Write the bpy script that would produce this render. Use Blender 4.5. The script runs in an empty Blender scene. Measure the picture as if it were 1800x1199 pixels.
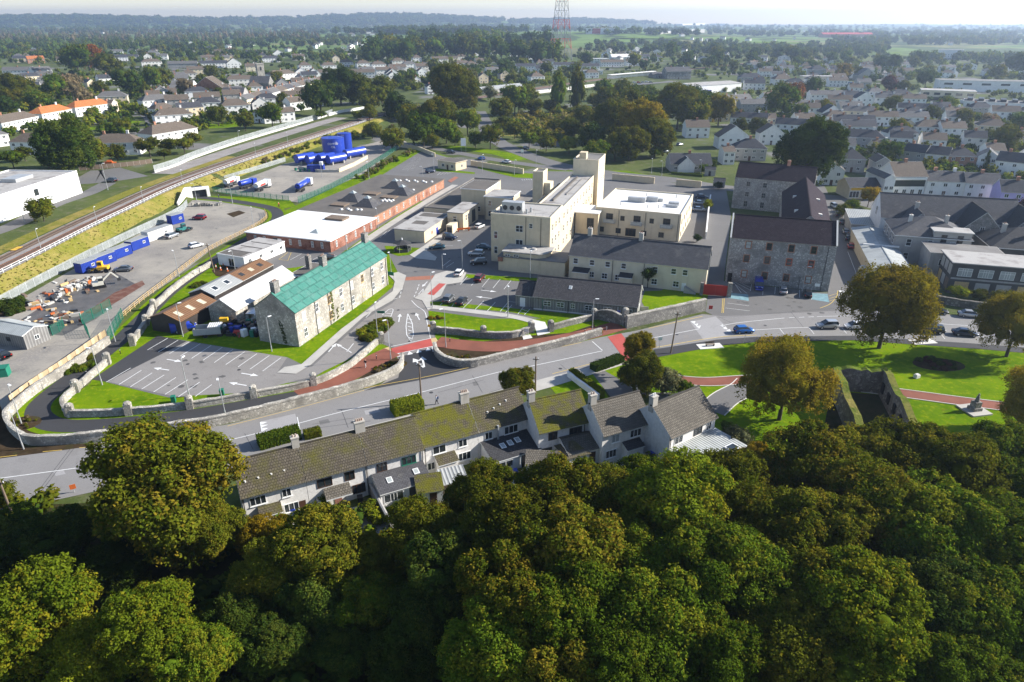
import bpy,bmesh,math,random
import numpy as np
from mathutils import Vector,Matrix
random.seed(7); RNG = np.random.default_rng(7)
S = bpy.context.scene
COL = bpy.context.scene.collection
R = math.radians
# ---------------------------------------------------------------- camera
CAM_H,PITCH,FPX = 57.0,R(25.2),1200.0
cam = bpy.data.cameras.new('camera'); cam.lens = 24.0; cam.sensor_width = 36.0
cam.clip_start = 0.5; cam.clip_end = 40000
camo = bpy.data.objects.new('camera',cam); COL.objects.link(camo)
camo.location = (0,0,CAM_H); camo.rotation_euler = (R(90) - PITCH,0,0)
S.camera = camo
# ---------------------------------------------------------------- sky and sun
SUN_AZ,SUN_EL = R(80),R(29)          # azimuth clockwise from the viewing direction (+Y)
W = bpy.data.worlds.new('World'); S.world = W; W.use_nodes = True
nt = W.node_tree; bg = nt.nodes['Background']
sk = nt.nodes.new('ShaderNodeTexSky'); sk.sky_type = 'NISHITA'; sk.sun_disc = False
sk.sun_elevation = SUN_EL; sk.sun_rotation = SUN_AZ; sk.air_density = 1.0; sk.dust_density = 0.15; sk.ozone_density = 2.5; sk.altitude = 100
tn_ = nt.nodes.new('ShaderNodeMix'); tn_.data_type = 'RGBA'; tn_.blend_type = 'MULTIPLY'; tn_.inputs[0].default_value = 1.0; tn_.inputs[7].default_value = (1.04,.97,.97,1); nt.links.new(sk.outputs[0],tn_.inputs[6]); nt.links.new(tn_.outputs[2],bg.inputs[0]); bg.inputs[1].default_value = 0.095
sl = bpy.data.lights.new('sun','SUN'); sl.energy = 5.0; sl.angle = R(0.53); sl.color = (1.0,0.95,0.875)
so = bpy.data.objects.new('sun',sl); COL.objects.link(so)
sd = Vector((math.sin(SUN_AZ) * math.cos(SUN_EL),math.cos(SUN_AZ) * math.cos(SUN_EL),math.sin(SUN_EL)))
so.rotation_euler = sd.to_track_quat('Z','Y').to_euler(); so.location = (200,0,300)
S.view_settings.view_transform = 'Standard'; S.view_settings.look = 'None'
HAZE = .00016
S.view_settings.exposure = 1.15; S.view_settings.gamma = 1.0
S.render.engine = 'CYCLES'
S.cycles.use_denoising = True
S.cycles.max_bounces = 6; S.cycles.diffuse_bounces = 3; S.cycles.glossy_bounces = 2
S.cycles.transmission_bounces = 3; S.cycles.transparent_max_bounces = 6; S.cycles.volume_bounces = 0
S.cycles.caustics_reflective = False; S.cycles.caustics_refractive = False
# ---------------------------------------------------------------- pixel -> place
def G(x,y,z=0.0):
 u = x - 900.0; v = y - 599.5
 d = v * math.cos(PITCH) + FPX * math.sin(PITCH); w = FPX * math.cos(PITCH) - v * math.sin(PITCH)
 s = (CAM_H - z) / d
 return Vector((u * s,w * s,z))
def PX(p):
 dep = p[1] * math.cos(PITCH) + (CAM_H - p[2]) * math.sin(PITCH)
 return 900 + FPX * p[0] / dep,599.5 + FPX * ((CAM_H - p[2]) * math.cos(PITCH) - p[1] * math.sin(PITCH)) / dep
RAILZ = 3.2
RAIL = [(-124,60),(-124.5,155),(-125,205),(-121,268),(-95,392),(-74,465),(14,615),(126,775),(420,1120),(1500,2300)]
RA = np.array(RAIL,float)
def rail_sd(P):
 """signed distance to the railway centre line, positive on the side of the camera (right)"""
 P = np.atleast_2d(np.asarray(P,float)); best = np.full(len(P),1e9); sg = np.ones(len(P))
 for i in range(len(RA) - 1):
  a,b = RA[i],RA[i + 1]; ab = b - a; t = np.clip(((P - a) @ ab) / (ab @ ab),0,1)
  q = a + t[:,None] * ab; d = np.hypot(*(P - q).T)
  cr = ab[0] * (P[:,1] - a[1]) - ab[1] * (P[:,0] - a[0])
  m = d < best; best[m] = d[m]; sg[m] = np.where(cr[m] > 0,-1,1)
 return best * sg
def hills(P):
 P = np.atleast_2d(P); x,y = P[:,0],P[:,1]
 def bump(cx,cy,rx,ry,h): return h * np.exp(-((x - cx) / rx) ** 2 - ((y - cy) / ry) ** 2)
 h = bump(-3300,5400,1700,700,70) + bump(-1500,6200,1000,600,62) + bump(-600,5800,900,500,50) + bump(500,6600,900,600,48)
 h += bump(-250,2600,420,300,22) + bump(330,2300,380,300,18)
 h += np.where(y > 2500,8 * np.sin(x / 420.0) * np.sin(y / 510.0) * np.clip((y - 2500) / 1500,0,1),0)
 return h
def TZ(P):
 d = rail_sd(P); P = np.atleast_2d(P)
 t = np.clip((10.5 - d) / 6.0,0,1)
 far = np.clip((P[:,1] - 430) / 300,0,1)
 t2 = np.clip((40 - d) / 36.0,0,1)
 return RAILZ * ((1 - far) * t + far * t2) + hills(P)
def tz(x,y): return float(TZ([(x,y)])[0])
_LD = np.geomspace(40,8800,260)
def GT(px,py):
 """a pixel's ray meets the ground with its embankment and hills"""
 u = px - 900.0; v = py - 599.5; d = v * math.cos(PITCH) + FPX * math.sin(PITCH); w = FPX * math.cos(PITCH) - v * math.sin(PITCH)
 D = _LD
 for _ in range(2):
  P = np.column_stack([D * (u / w),D]); rz_ = CAM_H - D * (d / w); below = np.nonzero(rz_ < TZ(P))[0]
  i = int(below[0]) if len(below) else len(D) - 1
  D = np.linspace(D[max(i - 1,0)],D[i],14)
 y = float(D[-1] if not len(below) else D[0]); y = float(P[i,1]); x = y * u / w
 return Vector((x,y,tz(x,y)))
# ---------------------------------------------------------------- objects
def setp(o,label=None,cat=None,group=None,kind=None):
 if label: o['label'] = label
 if cat: o['category'] = cat
 if group: o['group'] = group
 if kind: o['kind'] = kind
 return o
def obj(name,data,parent=None,loc=None,rz=None,mat=None,**k):
 o = bpy.data.objects.new(name,data); COL.objects.link(o)
 if parent is not None: o.parent = parent
 if loc is not None: o.location = loc
 if rz is not None: o.rotation_euler = (0,0,rz)
 if mat is not None and data is not None:
  if not data.materials: data.materials.append(mat)
  else: o.material_slots[0].link = 'OBJECT'; o.material_slots[0].material = mat
 return setp(o,**k) if k else o
def thing(name,label,cat,loc=(0,0,0),rz=0.0,group=None):
 o = bpy.data.objects.new(name,None); COL.objects.link(o); o.empty_display_size = .3
 o.location = loc; o.rotation_euler = (0,0,rz)
 return setp(o,label,cat,group)
def copy_tree(o,parent=None):
 c = o.copy(); COL.objects.link(c); c.parent = parent
 for ch in o.children: copy_tree(ch,c)
 return c
class MB:
 def __init__(s): s.v = []; s.f = []; s.m = []; s.uv = []
 def face(s,pts,m=0,uv=None):
  b = len(s.v); s.v += [tuple(p) for p in pts]; s.f.append(tuple(range(b,b + len(pts)))); s.m.append(m)
  s.uv.append(uv if uv else [(0,0)] * len(pts)); return s
 def box(s,x0,y0,z0,x1,y1,z1,m=0,bottom=False):
  a = (x0,y0,z0); P = lambda i,j,k: ((x0,x1)[i],(y0,y1)[j],(z0,z1)[k])
  q = [(P(0,0,0),P(1,0,0),P(1,0,1),P(0,0,1)),(P(1,0,0),P(1,1,0),P(1,1,1),P(1,0,1)),
             (P(1,1,0),P(0,1,0),P(0,1,1),P(1,1,1)),(P(0,1,0),P(0,0,0),P(0,0,1),P(0,1,1)),
             (P(0,0,1),P(1,0,1),P(1,1,1),P(0,1,1))]
  if bottom: q.append((P(0,1,0),P(1,1,0),P(1,0,0),P(0,0,0)))
  for f in q:
   w = math.dist(f[0],f[1]); h = math.dist(f[1],f[2]); s.face(f,m,[(0,0),(w,0),(w,h),(0,h)])
  return s
 def cbox(s,c,sx,sy,sz,rz=0,m=0):
  """box centred in x,y, standing on c.z, turned by rz"""
  ca,sa = math.cos(rz),math.sin(rz); t = MB().box(-sx / 2,-sy / 2,0,sx / 2,sy / 2,sz,m,True)
  for f,mm,uv in zip(t.f,t.m,t.uv):
   s.face([(c[0] + t.v[i][0] * ca - t.v[i][1] * sa,c[1] + t.v[i][0] * sa + t.v[i][1] * ca,c[2] + t.v[i][2]) for i in f],mm,uv)
  return s
 def tube(s,p,q,r,n=6,m=0,r2=None,cap=True):
  p,q = Vector(p),Vector(q); r2 = r if r2 is None else r2
  d = (q - p).normalized(); a = d.orthogonal().normalized(); b = d.cross(a)
  A = [p + (a * math.cos(t) + b * math.sin(t)) * r for t in [2 * math.pi * i / n for i in range(n)]]
  B = [q + (a * math.cos(t) + b * math.sin(t)) * r2 for t in [2 * math.pi * i / n for i in range(n)]]
  for i in range(n): s.face([A[i],A[(i + 1) % n],B[(i + 1) % n],B[i]],m)
  if cap: s.face(B,m); s.face(A[::-1],m)
  return s
 def bar(s,p,q,w,h,m=0):
  """rectangular bar from p to q, w wide across, h tall"""
  p,q = Vector(p),Vector(q); d = (q - p).normalized()
  a = d.cross(Vector((0,0,1)));
  if a.length < 1e-4: a = Vector((1,0,0))
  a = a.normalized() * w / 2; u = a.cross(d).normalized() * h / 2
  A = [p - a - u,p + a - u,p + a + u,p - a + u]; B = [x + (q - p) for x in A]
  for i in range(4): s.face([A[i],A[(i + 1) % 4],B[(i + 1) % 4],B[i]],m)
  s.face(A[::-1],m); s.face(B,m); return s
 def prism(s,poly,z0,z1,m=0,top=None):
  n = len(poly)
  for i in range(n):
   a,b = poly[i],poly[(i + 1) % n]; w = math.dist(a[:2],b[:2])
   s.face([(a[0],a[1],z0),(b[0],b[1],z0),(b[0],b[1],z1),(a[0],a[1],z1)],m,[(0,0),(w,0),(w,z1 - z0),(0,z1 - z0)])
  s.face([(a[0],a[1],z1) for a in poly],m if top is None else top,[(a[0],a[1]) for a in poly]); return s
 def mesh(s,name,mats,smooth=False):
  me = bpy.data.meshes.new(name); me.from_pydata(s.v,[],s.f)
  for m in (mats if isinstance(mats,(list,tuple)) else [mats]): me.materials.append(m)
  me.polygons.foreach_set('material_index',s.m)
  uvl = me.uv_layers.new(name='UVMap'); uvl.data.foreach_set('uv',[c for u in s.uv for q in u for c in q])
  if smooth:
   bm = bmesh.new(); bm.from_mesh(me); bmesh.ops.remove_doubles(bm,verts=bm.verts,dist=1e-4)
   for f in bm.faces: f.smooth = True
   bm.to_mesh(me); bm.free()
  me.update(); return me
 def build(s,name,mats,parent=None,loc=None,rz=None,smooth=False,**k):
  return obj(name,s.mesh(name,mats,smooth),parent,loc,rz,None,**k)
ORD = ['first','second','third','fourth','fifth','sixth','seventh','eighth','ninth','tenth','eleventh','twelfth','thirteenth','fourteenth','fifteenth','sixteenth','seventeenth','eighteenth','nineteenth','twentieth']
TENS = {2: 'twenty',3: 'thirty',4: 'forty',5: 'fifty',6: 'sixty',7: 'seventy',8: 'eighty',9: 'ninety'}
def ordw(i):
 n = i + 1
 if n <= 20: return ORD[n - 1]
 t,u = divmod(n,10)
 return TENS[t] + '-' + ORD[u - 1] if u else TENS[t][:-1] + 'ieth'
# ---------------------------------------------------------------- materials
MATS = {}
def nodes(name,rough=.8,spec=.25):
 m = bpy.data.materials.new(name); m.use_nodes = True; t = m.node_tree; b = t.nodes['Principled BSDF']
 b.inputs['Roughness'].default_value = rough; b.inputs['Specular IOR Level'].default_value = spec
 return m,t,b
def N(t,kind,**k):
 n = t.nodes.new(kind)
 for a,v in k.items():
  if a in n.inputs.keys(): n.inputs[a].default_value = v
  else: setattr(n,a,v)
 return n
def mixc(t,fac,a,b):
 n = t.nodes.new('ShaderNodeMix'); n.data_type = 'RGBA'
 for i,x in ((0,fac),(6,a),(7,b)):
  if hasattr(x,'links') or hasattr(x,'is_linked'): t.links.new(x,n.inputs[i])
  elif i == 0: n.inputs[0].default_value = x
  else: n.inputs[i].default_value = (*x[:3],1)
 return n.outputs[2]
def ramp(t,sock,lo,hi,c0=(0,0,0),c1=(1,1,1)):
 n = t.nodes.new('ShaderNodeValToRGB'); n.color_ramp.elements[0].position = lo; n.color_ramp.elements[1].position = hi
 n.color_ramp.elements[0].color = (*c0,1); n.color_ramp.elements[1].color = (*c1,1)
 t.links.new(sock,n.inputs[0]); return n.outputs[0]
def noise(t,co,scale,detail=4,rough=.6,dist=0):
 n = N(t,'ShaderNodeTexNoise'); n.inputs['Scale'].default_value = scale; n.inputs['Detail'].default_value = detail
 n.inputs['Roughness'].default_value = rough; n.inputs['Distortion'].default_value = dist
 if co is not None: t.links.new(co,n.inputs['Vector'])
 return n.outputs['Fac']
def bump(t,b,h,strength=.3,dist=.05):
 n = N(t,'ShaderNodeBump'); n.inputs['Strength'].default_value = strength; n.inputs['Distance'].default_value = dist
 t.links.new(h,n.inputs['Height']); t.links.new(n.outputs[0],b.inputs['Normal'])
def geo(t): return N(t,'ShaderNodeNewGeometry').outputs['Position']
def mat(name,c,rough=.8,var=.25,scale=1.5,c2=None,fine=None,spec=.25,bmp=0.0,metal=0.0,lo=.35,hi=.65):
 """plain surface: colour c with large soft variation (world position) and fine grain"""
 if name in MATS: return MATS[name]
 m,t,b = nodes(name,rough,spec); b.inputs['Metallic'].default_value = metal
 p = geo(t); c2 = c2 if c2 else tuple(x * (1 - var) for x in c)
 col = mixc(t,ramp(t,noise(t,p,scale),lo,hi),c2,c)
 f = noise(t,p,fine if fine else scale * 12,2)
 col = mixc(t,ramp(t,f,.3,.8),tuple(x * (1 - var * .6) for x in c),col) if False else mixc(t,f,col,mixc(t,.5,col,c2))
 t.links.new(col,b.inputs['Base Color'])
 if bmp: bump(t,b,f,bmp,.03)
 MATS[name] = m; return m
def tint_noise_mat(name,cols,scales,rough=.95,bmp=.3,bscale=8,bdist=.08,spec=.0):
 """cols[0] overlaid by cols[i] through noise thresholds (scale, lo, hi)"""
 if name in MATS: return MATS[name]
 m,t,b = nodes(name,rough,spec); p = geo(t); col = None
 for c,sc in zip(cols,[None] + scales):
  if sc is None: col = c
  else:
   col = mixc(t,ramp(t,noise(t,p,sc[0],5,.65),sc[1],sc[2]),col,c)
 t.links.new(col,b.inputs['Base Color'])
 if bmp: bump(t,b,noise(t,p,bscale,5,.7),bmp,bdist)
 MATS[name] = m; return m
M = {}
M['lawn'] = tint_noise_mat('lawn',[(.125,.20,.005),(.075,.145,.004),(.20,.235,.010),(.10,.12,.012)],[(.10,.42,.6),(.9,.5,.72),(.35,.62,.75)],bmp=.5,bscale=6)
M['rough_grass'] = tint_noise_mat('rough_grass',[(.10,.135,.022),(.19,.165,.05),(.07,.10,.018),(.24,.20,.08)],[(.09,.42,.6),(.5,.5,.68),(1.6,.55,.75)],bmp=.9,bscale=2.2,bdist=.25)
M['bank_grass'] = tint_noise_mat('bank_grass',[(.17,.165,.028),(.25,.20,.06),(.115,.13,.02),(.31,.25,.10)],[(.07,.42,.6),(.4,.5,.68),(1.3,.55,.75)],bmp=.6,bscale=2.6,bdist=.2)
M['soil'] = tint_noise_mat('soil',[(.06,.042,.025),(.035,.025,.015),(.055,.065,.02)],[(.5,.4,.65),(.3,.55,.75)],bmp=.6,bscale=7)
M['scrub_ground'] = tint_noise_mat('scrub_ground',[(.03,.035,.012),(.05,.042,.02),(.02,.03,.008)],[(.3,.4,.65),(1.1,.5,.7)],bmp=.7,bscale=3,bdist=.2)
def asphalt(name,c,c2,crack=.5,stain=.25):
 m,t,b = nodes(name,.86,.3); p = geo(t)
 col = mixc(t,ramp(t,noise(t,p,.06,4),.35,.65),c,c2)
 col = mixc(t,ramp(t,noise(t,p,.55,5,.7),.56,.74),col,tuple(x * (1 - stain) for x in c))
 col = mixc(t,ramp(t,noise(t,p,.23,3,.5,1.2),.60,.66),col,tuple(x * .80 for x in c2)); col = mixc(t,ramp(t,noise(t,p,1.3,6,.7),.62,.7),col,tuple(x * .7 for x in c))
 g = noise(t,p,9,3,.8); col = mixc(t,ramp(t,g,.3,.75),tuple(x * .82 for x in c),col)
 t.links.new(col,b.inputs['Base Color']); bump(t,b,noise(t,p,28,2),.25,.01); return m
M['road'] = asphalt('road_asphalt',(.212,.203,.195),(.262,.252,.242))
M['carpark'] = asphalt('carpark_asphalt',(.218,.203,.188),(.275,.258,.24),stain=.35)
M['asphalt'] = asphalt('site_asphalt',(.138,.133,.128),(.185,.177,.169))
M['new_asphalt'] = asphalt('fresh_asphalt',(.042,.042,.045),(.058,.057,.058))
M['patch_asphalt'] = asphalt('pale_asphalt',(.31,.30,.295),(.34,.33,.32),stain=.12)
M['red_asphalt'] = mat('red_asphalt',(.235,.085,.055),.9,.28,.25,fine=14)
M['red_paint'] = mat('red_paint',(.43,.085,.068),.8,.2,.4)
M['brick_paving'] = mat('brick_paving',(.33,.14,.09),.85,.2,.6,fine=9)
M['tan'] = mat('tan_paving',(.52,.38,.20),.85,.15,.8)
M['concrete'] = mat('concrete',(.43,.41,.37),.88,.18,.35,fine=6)
M['pale_concrete'] = mat('pale_concrete',(.62,.60,.55),.85,.12,.5)
M['tar'] = mat('tar',(.055,.054,.056),.7,.3,1.0); M['stain'] = mat('oil_stain',(.11,.105,.10),.7,.3,2.0)
M['white_line'] = mat('white_line',(.72,.72,.70),.7,.22,2.2,fine=18)
M['yellow_line'] = mat('yellow_line',(.62,.44,.10),.7,.2,1.5)
M['blue_bay'] = mat('blue_bay',(.20,.34,.38),.8,.35,1.2)
M['gravel'] = tint_noise_mat('gravel',[(.30,.275,.235),(.22,.205,.185),(.16,.15,.14),(.33,.30,.25)],[(.07,.42,.6),(.3,.55,.75),(2.2,.5,.75)],bmp=.5,bscale=14,bdist=.04)
M['mud'] = tint_noise_mat('mud',[(.075,.07,.065),(.13,.12,.11),(.05,.045,.04)],[(.35,.4,.65),(1.4,.5,.75)],rough=.55,bmp=.4,bscale=6,spec=.35)
M['red_soil'] = tint_noise_mat('red_soil',[(.13,.062,.048),(.19,.12,.095)],[(.6,.45,.68)],bmp=.4,bscale=8)
M['ballast'] = tint_noise_mat('ballast',[(.27,.25,.235),(.20,.18,.165),(.32,.30,.285)],[(.15,.4,.65),(2.5,.45,.7)],bmp=.8,bscale=12,bdist=.06)
M['rust_ballast'] = tint_noise_mat('rust_ballast',[(.19,.135,.10),(.14,.10,.08),(.235,.18,.145)],[(.4,.4,.65),(3,.45,.7)],bmp=.8,bscale=12,bdist=.06)
# big ground sheet: gardens and waste land nearby, a patchwork of fields far off
m,t,b = nodes('ground',.95,.08); p = geo(t)
near = mixc(t,ramp(t,noise(t,p,.05,5),.38,.62),(.05,.07,.018),(.085,.105,.028))
near = mixc(t,ramp(t,noise(t,p,.35,5,.7),.52,.74),near,(.14,.125,.08))
near = mixc(t,ramp(t,noise(t,p,.022,3),.58,.64),near,(.155,.15,.145))
vor = N(t,'ShaderNodeTexVoronoi'); vor.inputs['Scale'].default_value = .0042; t.links.new(p,vor.inputs['Vector'])
sepc = N(t,'ShaderNodeSeparateColor'); t.links.new(vor.outputs['Color'],sepc.inputs[0])
fld = mixc(t,ramp(t,sepc.outputs[0],.3,.35),(.055,.085,.022),(.13,.20,.04))
fld = mixc(t,ramp(t,sepc.outputs[1],.72,.75),fld,(.17,.17,.065))
fld = mixc(t,ramp(t,noise(t,p,.012,5),.5,.6),fld,(.035,.05,.018))
sx = N(t,'ShaderNodeSeparateXYZ'); t.links.new(p,sx.inputs[0])
mr = N(t,'ShaderNodeMapRange'); mr.inputs['From Min'].default_value = 900; mr.inputs['From Max'].default_value = 1700; t.links.new(sx.outputs[1],mr.inputs[0])
t.links.new(mixc(t,mr.outputs[0],near,fld),b.inputs['Base Color']); bump(t,b,noise(t,p,.9,5),.5,.25)
M['ground'] = m
# ================================================================= SETTING
def catmull(P,n=6,closed=False):
 P = [Vector(p) for p in P]; out = []
 L = len(P)
 for i in range(L if closed else L - 1):
  p0,p1,p2,p3 = (P[(i - 1) % L] if closed or i > 0 else P[0] * 2 - P[1]),P[i],P[(i + 1) % L],(P[(i + 2) % L] if closed or i + 2 < L else P[-1] * 2 - P[-2])
  for k in range(n):
   u = k / n
   out.append(.5 * ((2 * p1) + (p2 - p0) * u + (2 * p0 - 5 * p1 + 4 * p2 - p3) * u * u + (3 * p1 - p0 - 3 * p2 + p3) * u ** 3))
 if not closed: out.append(P[-1])
 return out
def offset(P,d):
 out = []
 for i,p in enumerate(P):
  a = P[max(i - 1,0)]; c = P[min(i + 1,len(P) - 1)]; t = Vector((c.x - a.x,c.y - a.y,0))
  t = t.normalized() if t.length > 1e-6 else Vector((1,0,0))
  out.append(Vector((p.x - t.y * d,p.y + t.x * d,p.z)))
 return out
# ground sheet
def ax(*segs):
 o = []
 for a,b,st in segs: o += list(np.arange(a,b,st))
 return np.array(o + [segs[-1][1]])
xs = ax((-9000,-1500,500),(-1500,-400,100),(-400,-160,20),(-160,-60,1.6),(-60,160,10),(160,500,20),(500,1500,100),(1500,9000,500))
ys = ax((-400,60,30),(60,480,6),(480,900,15),(900,2600,80),(2600,8000,150),(8000,9500,500))
XX,YY = np.meshgrid(xs,ys); pts = np.stack([XX.ravel(),YY.ravel()],1); zz = TZ(pts)
nx,ny = len(xs),len(ys); idx = np.arange(nx * ny).reshape(ny,nx)
F = np.stack([idx[:-1,:-1],idx[:-1,1:],idx[1:,1:],idx[1:,:-1]],-1).reshape(-1,4)
me = bpy.data.meshes.new('ground'); me.from_pydata(np.column_stack([pts,zz]).tolist(),[],F.tolist()); me.materials.append(M['ground'])
for pl in me.polygons: pl.use_smooth = True
ground = obj('ground',me,kind='structure')
def sheet(name,P,m,z,kind='structure',**k):
 """flat sheet from pixel outline P at height z"""
 Q = [G(x,y,z) for x,y in P]
 mb = MB().face(Q,0,[(q.x,q.y) for q in Q]); o = mb.build(name,M[m] if isinstance(m,str) else m,kind=kind,**k)
 if o.data.polygons[0].normal.z < 0: o.data.flip_normals()
 return o
def ribbon(name,P,w,m,z,parent=None,kind='structure',n=6,px=True,kerb=None):
 Q = catmull([G(x,y,z) if px else Vector((x,y,z)) for x,y in P],n); A,B = offset(Q,w / 2),offset(Q,-w / 2)
 mb = MB()
 for i in range(len(Q) - 1): mb.face([B[i],B[i + 1],A[i + 1],A[i]])
 o = mb.build(name,M[m],parent,kind=kind if parent is None else None)
 if kerb:
  for s,E in ((1,offset(Q,w / 2 + .07)),(-1,offset(Q,-w / 2 - .07))):
   kb = MB()
   for i in range(len(Q) - 1): kb.bar(E[i] + Vector((0,0,.02)),E[i + 1] + Vector((0,0,.02)),.14,.08)
   kb.build('kerb',M[kerb],o)
 return o
def line(parent,a,b,w=.12,m='white_line',name='line_marking',z=.05):
 a,b = G(*a,z),G(*b,z); d = (b - a).normalized(); nn = Vector((-d.y,d.x,0)) * w / 2
 return MB().face([a + nn,a - nn,b - nn,b + nn]).build(name,M[m],parent)
def polyline_mark(parent,P,w=.14,m='white_line',name='line_marking',z=.05,smooth=False):
 Q = [G(x,y,z) for x,y in P]; Q = catmull(Q,5) if smooth else Q
 A,B = offset(Q,w / 2),offset(Q,-w / 2); mb = MB()
 for i in range(len(Q) - 1): mb.face([B[i],B[i + 1],A[i + 1],A[i]])
 return mb.build(name,M[m],parent)
def poly_mark(parent,P,m='white_line',name='triangle_marking',z=.055):
 Q = [G(x,y,z) for x,y in P]; o = MB().face(Q).build(name,M[m],parent)
 if o.data.polygons[0].normal.z < 0: o.data.flip_normals()
 return o
def arrow(parent,a,b,w=.16,z=.05,m='white_line'):
 a,b = G(*a,z),G(*b,z); d = (b - a); L = d.length; d = d / L; nn = Vector((-d.y,d.x,0))
 hl = min(1.5,L * .4); c = b - d * hl; hw = max(.32,w * 2.2)
 mb = MB().face([a - nn * w / 2,c - nn * w / 2,c + nn * w / 2,a + nn * w / 2]); mb.face([c - nn * hw,b,c + nn * hw])
 return mb.build('arrow_marking',M[m],parent)
def L3(P,ox,oy,k): return [(ox + x / k,oy + y / k) for x,y in P]
# ---- surfaces (each a sheet a little above the one below)
sheet('gravel_yard',[(-160,700),(-120,560),(0,545),(60,512),(120,478),(310,376),(338,352),(380,350),(458,360),(470,378),(440,404),(370,440),(300,494),(218,548),(205,572),(192,598),(140,632),(66,680),(12,722),(-60,790)],'gravel',.012)
sheet('muddy_ground',[(40,560),(120,510),(200,478),(240,500),(170,560),(110,590),(60,585)],'mud',.022)
sheet('red_soil',[(150,550),(200,515),(250,493),(255,500),(215,525),(168,552)],'red_soil',.032)
sheet('dark_soil_heap',[(398,376),(420,370),(432,374),(410,382)],'soil',.022)
sheet('site_lawn',[(150,690),(205,585),(262,545),(300,505),(380,455),(470,395),(480,380),(640,305),(735,258),(860,300),(1100,300),(1262,330),(1262,470),(1240,545),(1100,575),(1060,598),(840,645),(700,655),(560,705),(330,755),(200,775),(60,780),(14,745),(60,695)],'lawn',.01)
hosp_ground = sheet('hospital_ground',[(300,700),(188,672),(278,591),(505,628),(530,640),(690,505),(700,480),(680,440),(520,470),(405,482),(392,470),(450,408),(640,318),(735,262),(800,280),(870,300),(1080,302),(1258,335),(1258,480),(1170,505),(1120,548),(1000,560),(765,560),(765,612),(700,632),(690,612),(655,598),(545,668)],'asphalt',.022)
car_park = sheet('car_park',[(305,697),(190,671),(300,613),(328,600),(505,628),(487,655),(545,645),(548,662),(440,690)],'carpark',.034)
sheet('fresh_asphalt',[(161,667),(277,590),(328,600),(301,614),(187,671)],'new_asphalt',.04)
side_road = sheet('side_road',[(487,655),(548,645),(640,562),(690,533),(708,512),(712,490),(770,485),(742,530),(755,545),(765,600),(775,640),(650,690),(690,660),(700,632),(690,605),(660,596),(620,628),(545,664)],'carpark',.03)
main_road = sheet('main_road',[(-260,842),(-100,812),(0,800),(120,783),(200,775),(330,757),(400,746),(500,721),(640,684),(700,668),(760,650),(835,645),(900,630),(1000,606),(1055,593),(1120,581),(1235,552),(1270,556),(1480,546),(1620,548),(1700,556),(1840,566),(2100,590),(2100,640),(1840,614),(1730,605),(1500,590),(1330,592),(1260,597),(1150,614),(1090,632),(960,664),(870,688),(700,735),(560,770),(400,812),(130,872),(0,900),(-260,950)],'road',.034)
junction = sheet('junction',[(640,687),(700,664),(706,640),(700,628),(758,612),(768,628),(790,641),(840,645),(760,664)],'new_asphalt',.044)
sheet('forecourt',[(1248,497),(1272,494),(1455,516),(1470,400),(1440,350),(1500,352),(1535,480),(1560,546),(1480,552),(1270,562),(1240,548)],'asphalt',.03)
sheet('back_lane',[(1225,330),(1275,325),(1285,380),(1272,496),(1240,500),(1245,400)],'asphalt',.028)
sheet('garden_drive',[(1040,655),(1082,640),(1180,690),(1165,705),(1120,690),(1075,700)],'asphalt',.03)
sheet('footpath',[(400,812),(560,770),(700,735),(760,718),(870,688),(960,664),(1090,632),(1100,640),(970,680),(880,705),(770,736),(710,752),(570,785),(400,828)],'concrete',.06)
sheet('footpath',[(1150,614),(1260,597),(1330,592),(1500,590),(1730,605),(1840,614),(1840,624),(1730,614),(1500,598),(1330,601),(1262,608),(1155,628)],'new_asphalt',.06)
sheet('park_lawn',[(1155,628),(1262,608),(1330,601),(1500,598),(1730,614),(1840,624),(2000,700),(1900,880),(1500,900),(1330,820),(1262,770),(1240,715),(1190,690),(1140,665)],'lawn',.02)
sheet('front_garden',[(960,672),(1000,660),(1045,655),(1070,700),(985,702)],'lawn',.024)
sheet('garden_lawn',[(1060,650),(1095,640),(1165,650),(1190,690),(1130,690)],'lawn',.034)
# pavements
ped = sheet('pavement',[(487,655),(500,645),(530,640),(600,578),(690,512),(694,494),(682,482),(700,478),(714,484),(708,506),(690,528),(640,556),(600,592),(548,640),(520,657)],'concrete',.10)
sheet('pavement',[(765,482),(785,476),(820,479),(812,496),(785,500),(775,520),(756,530),(757,543),(752,545),(742,528),(728,524),(745,512)],'concrete',.10)
ribbon('footpath',[(757,539),(820,546),(900,556),(945,567)],2.0,'concrete',.06)
sheet('footpath_ramp',[(936,562),(958,566),(967,585),(945,590)],'pale_concrete',.08)
ribbon('pavement',[(590,462),(640,425),(700,385),(760,348),(800,325)],2.6,'concrete',.09)
sheet('pavement',[(720,448),(745,432),(790,400),(800,404),(750,440),(768,452),(765,458),(730,454)],'concrete',.09)
sheet('brick_crossing',[(714,487),(768,484),(766,491),(712,493)],'brick_paving',.05)
sheet('red_crossing',L3([(790,108),(862,112),(735,235),(668,222)],640,480,6),'red_paint',.115)
sheet('brick_crossing',[(787,318),(800,310),(806,312),(793,321)],'brick_paving',.1)
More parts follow.
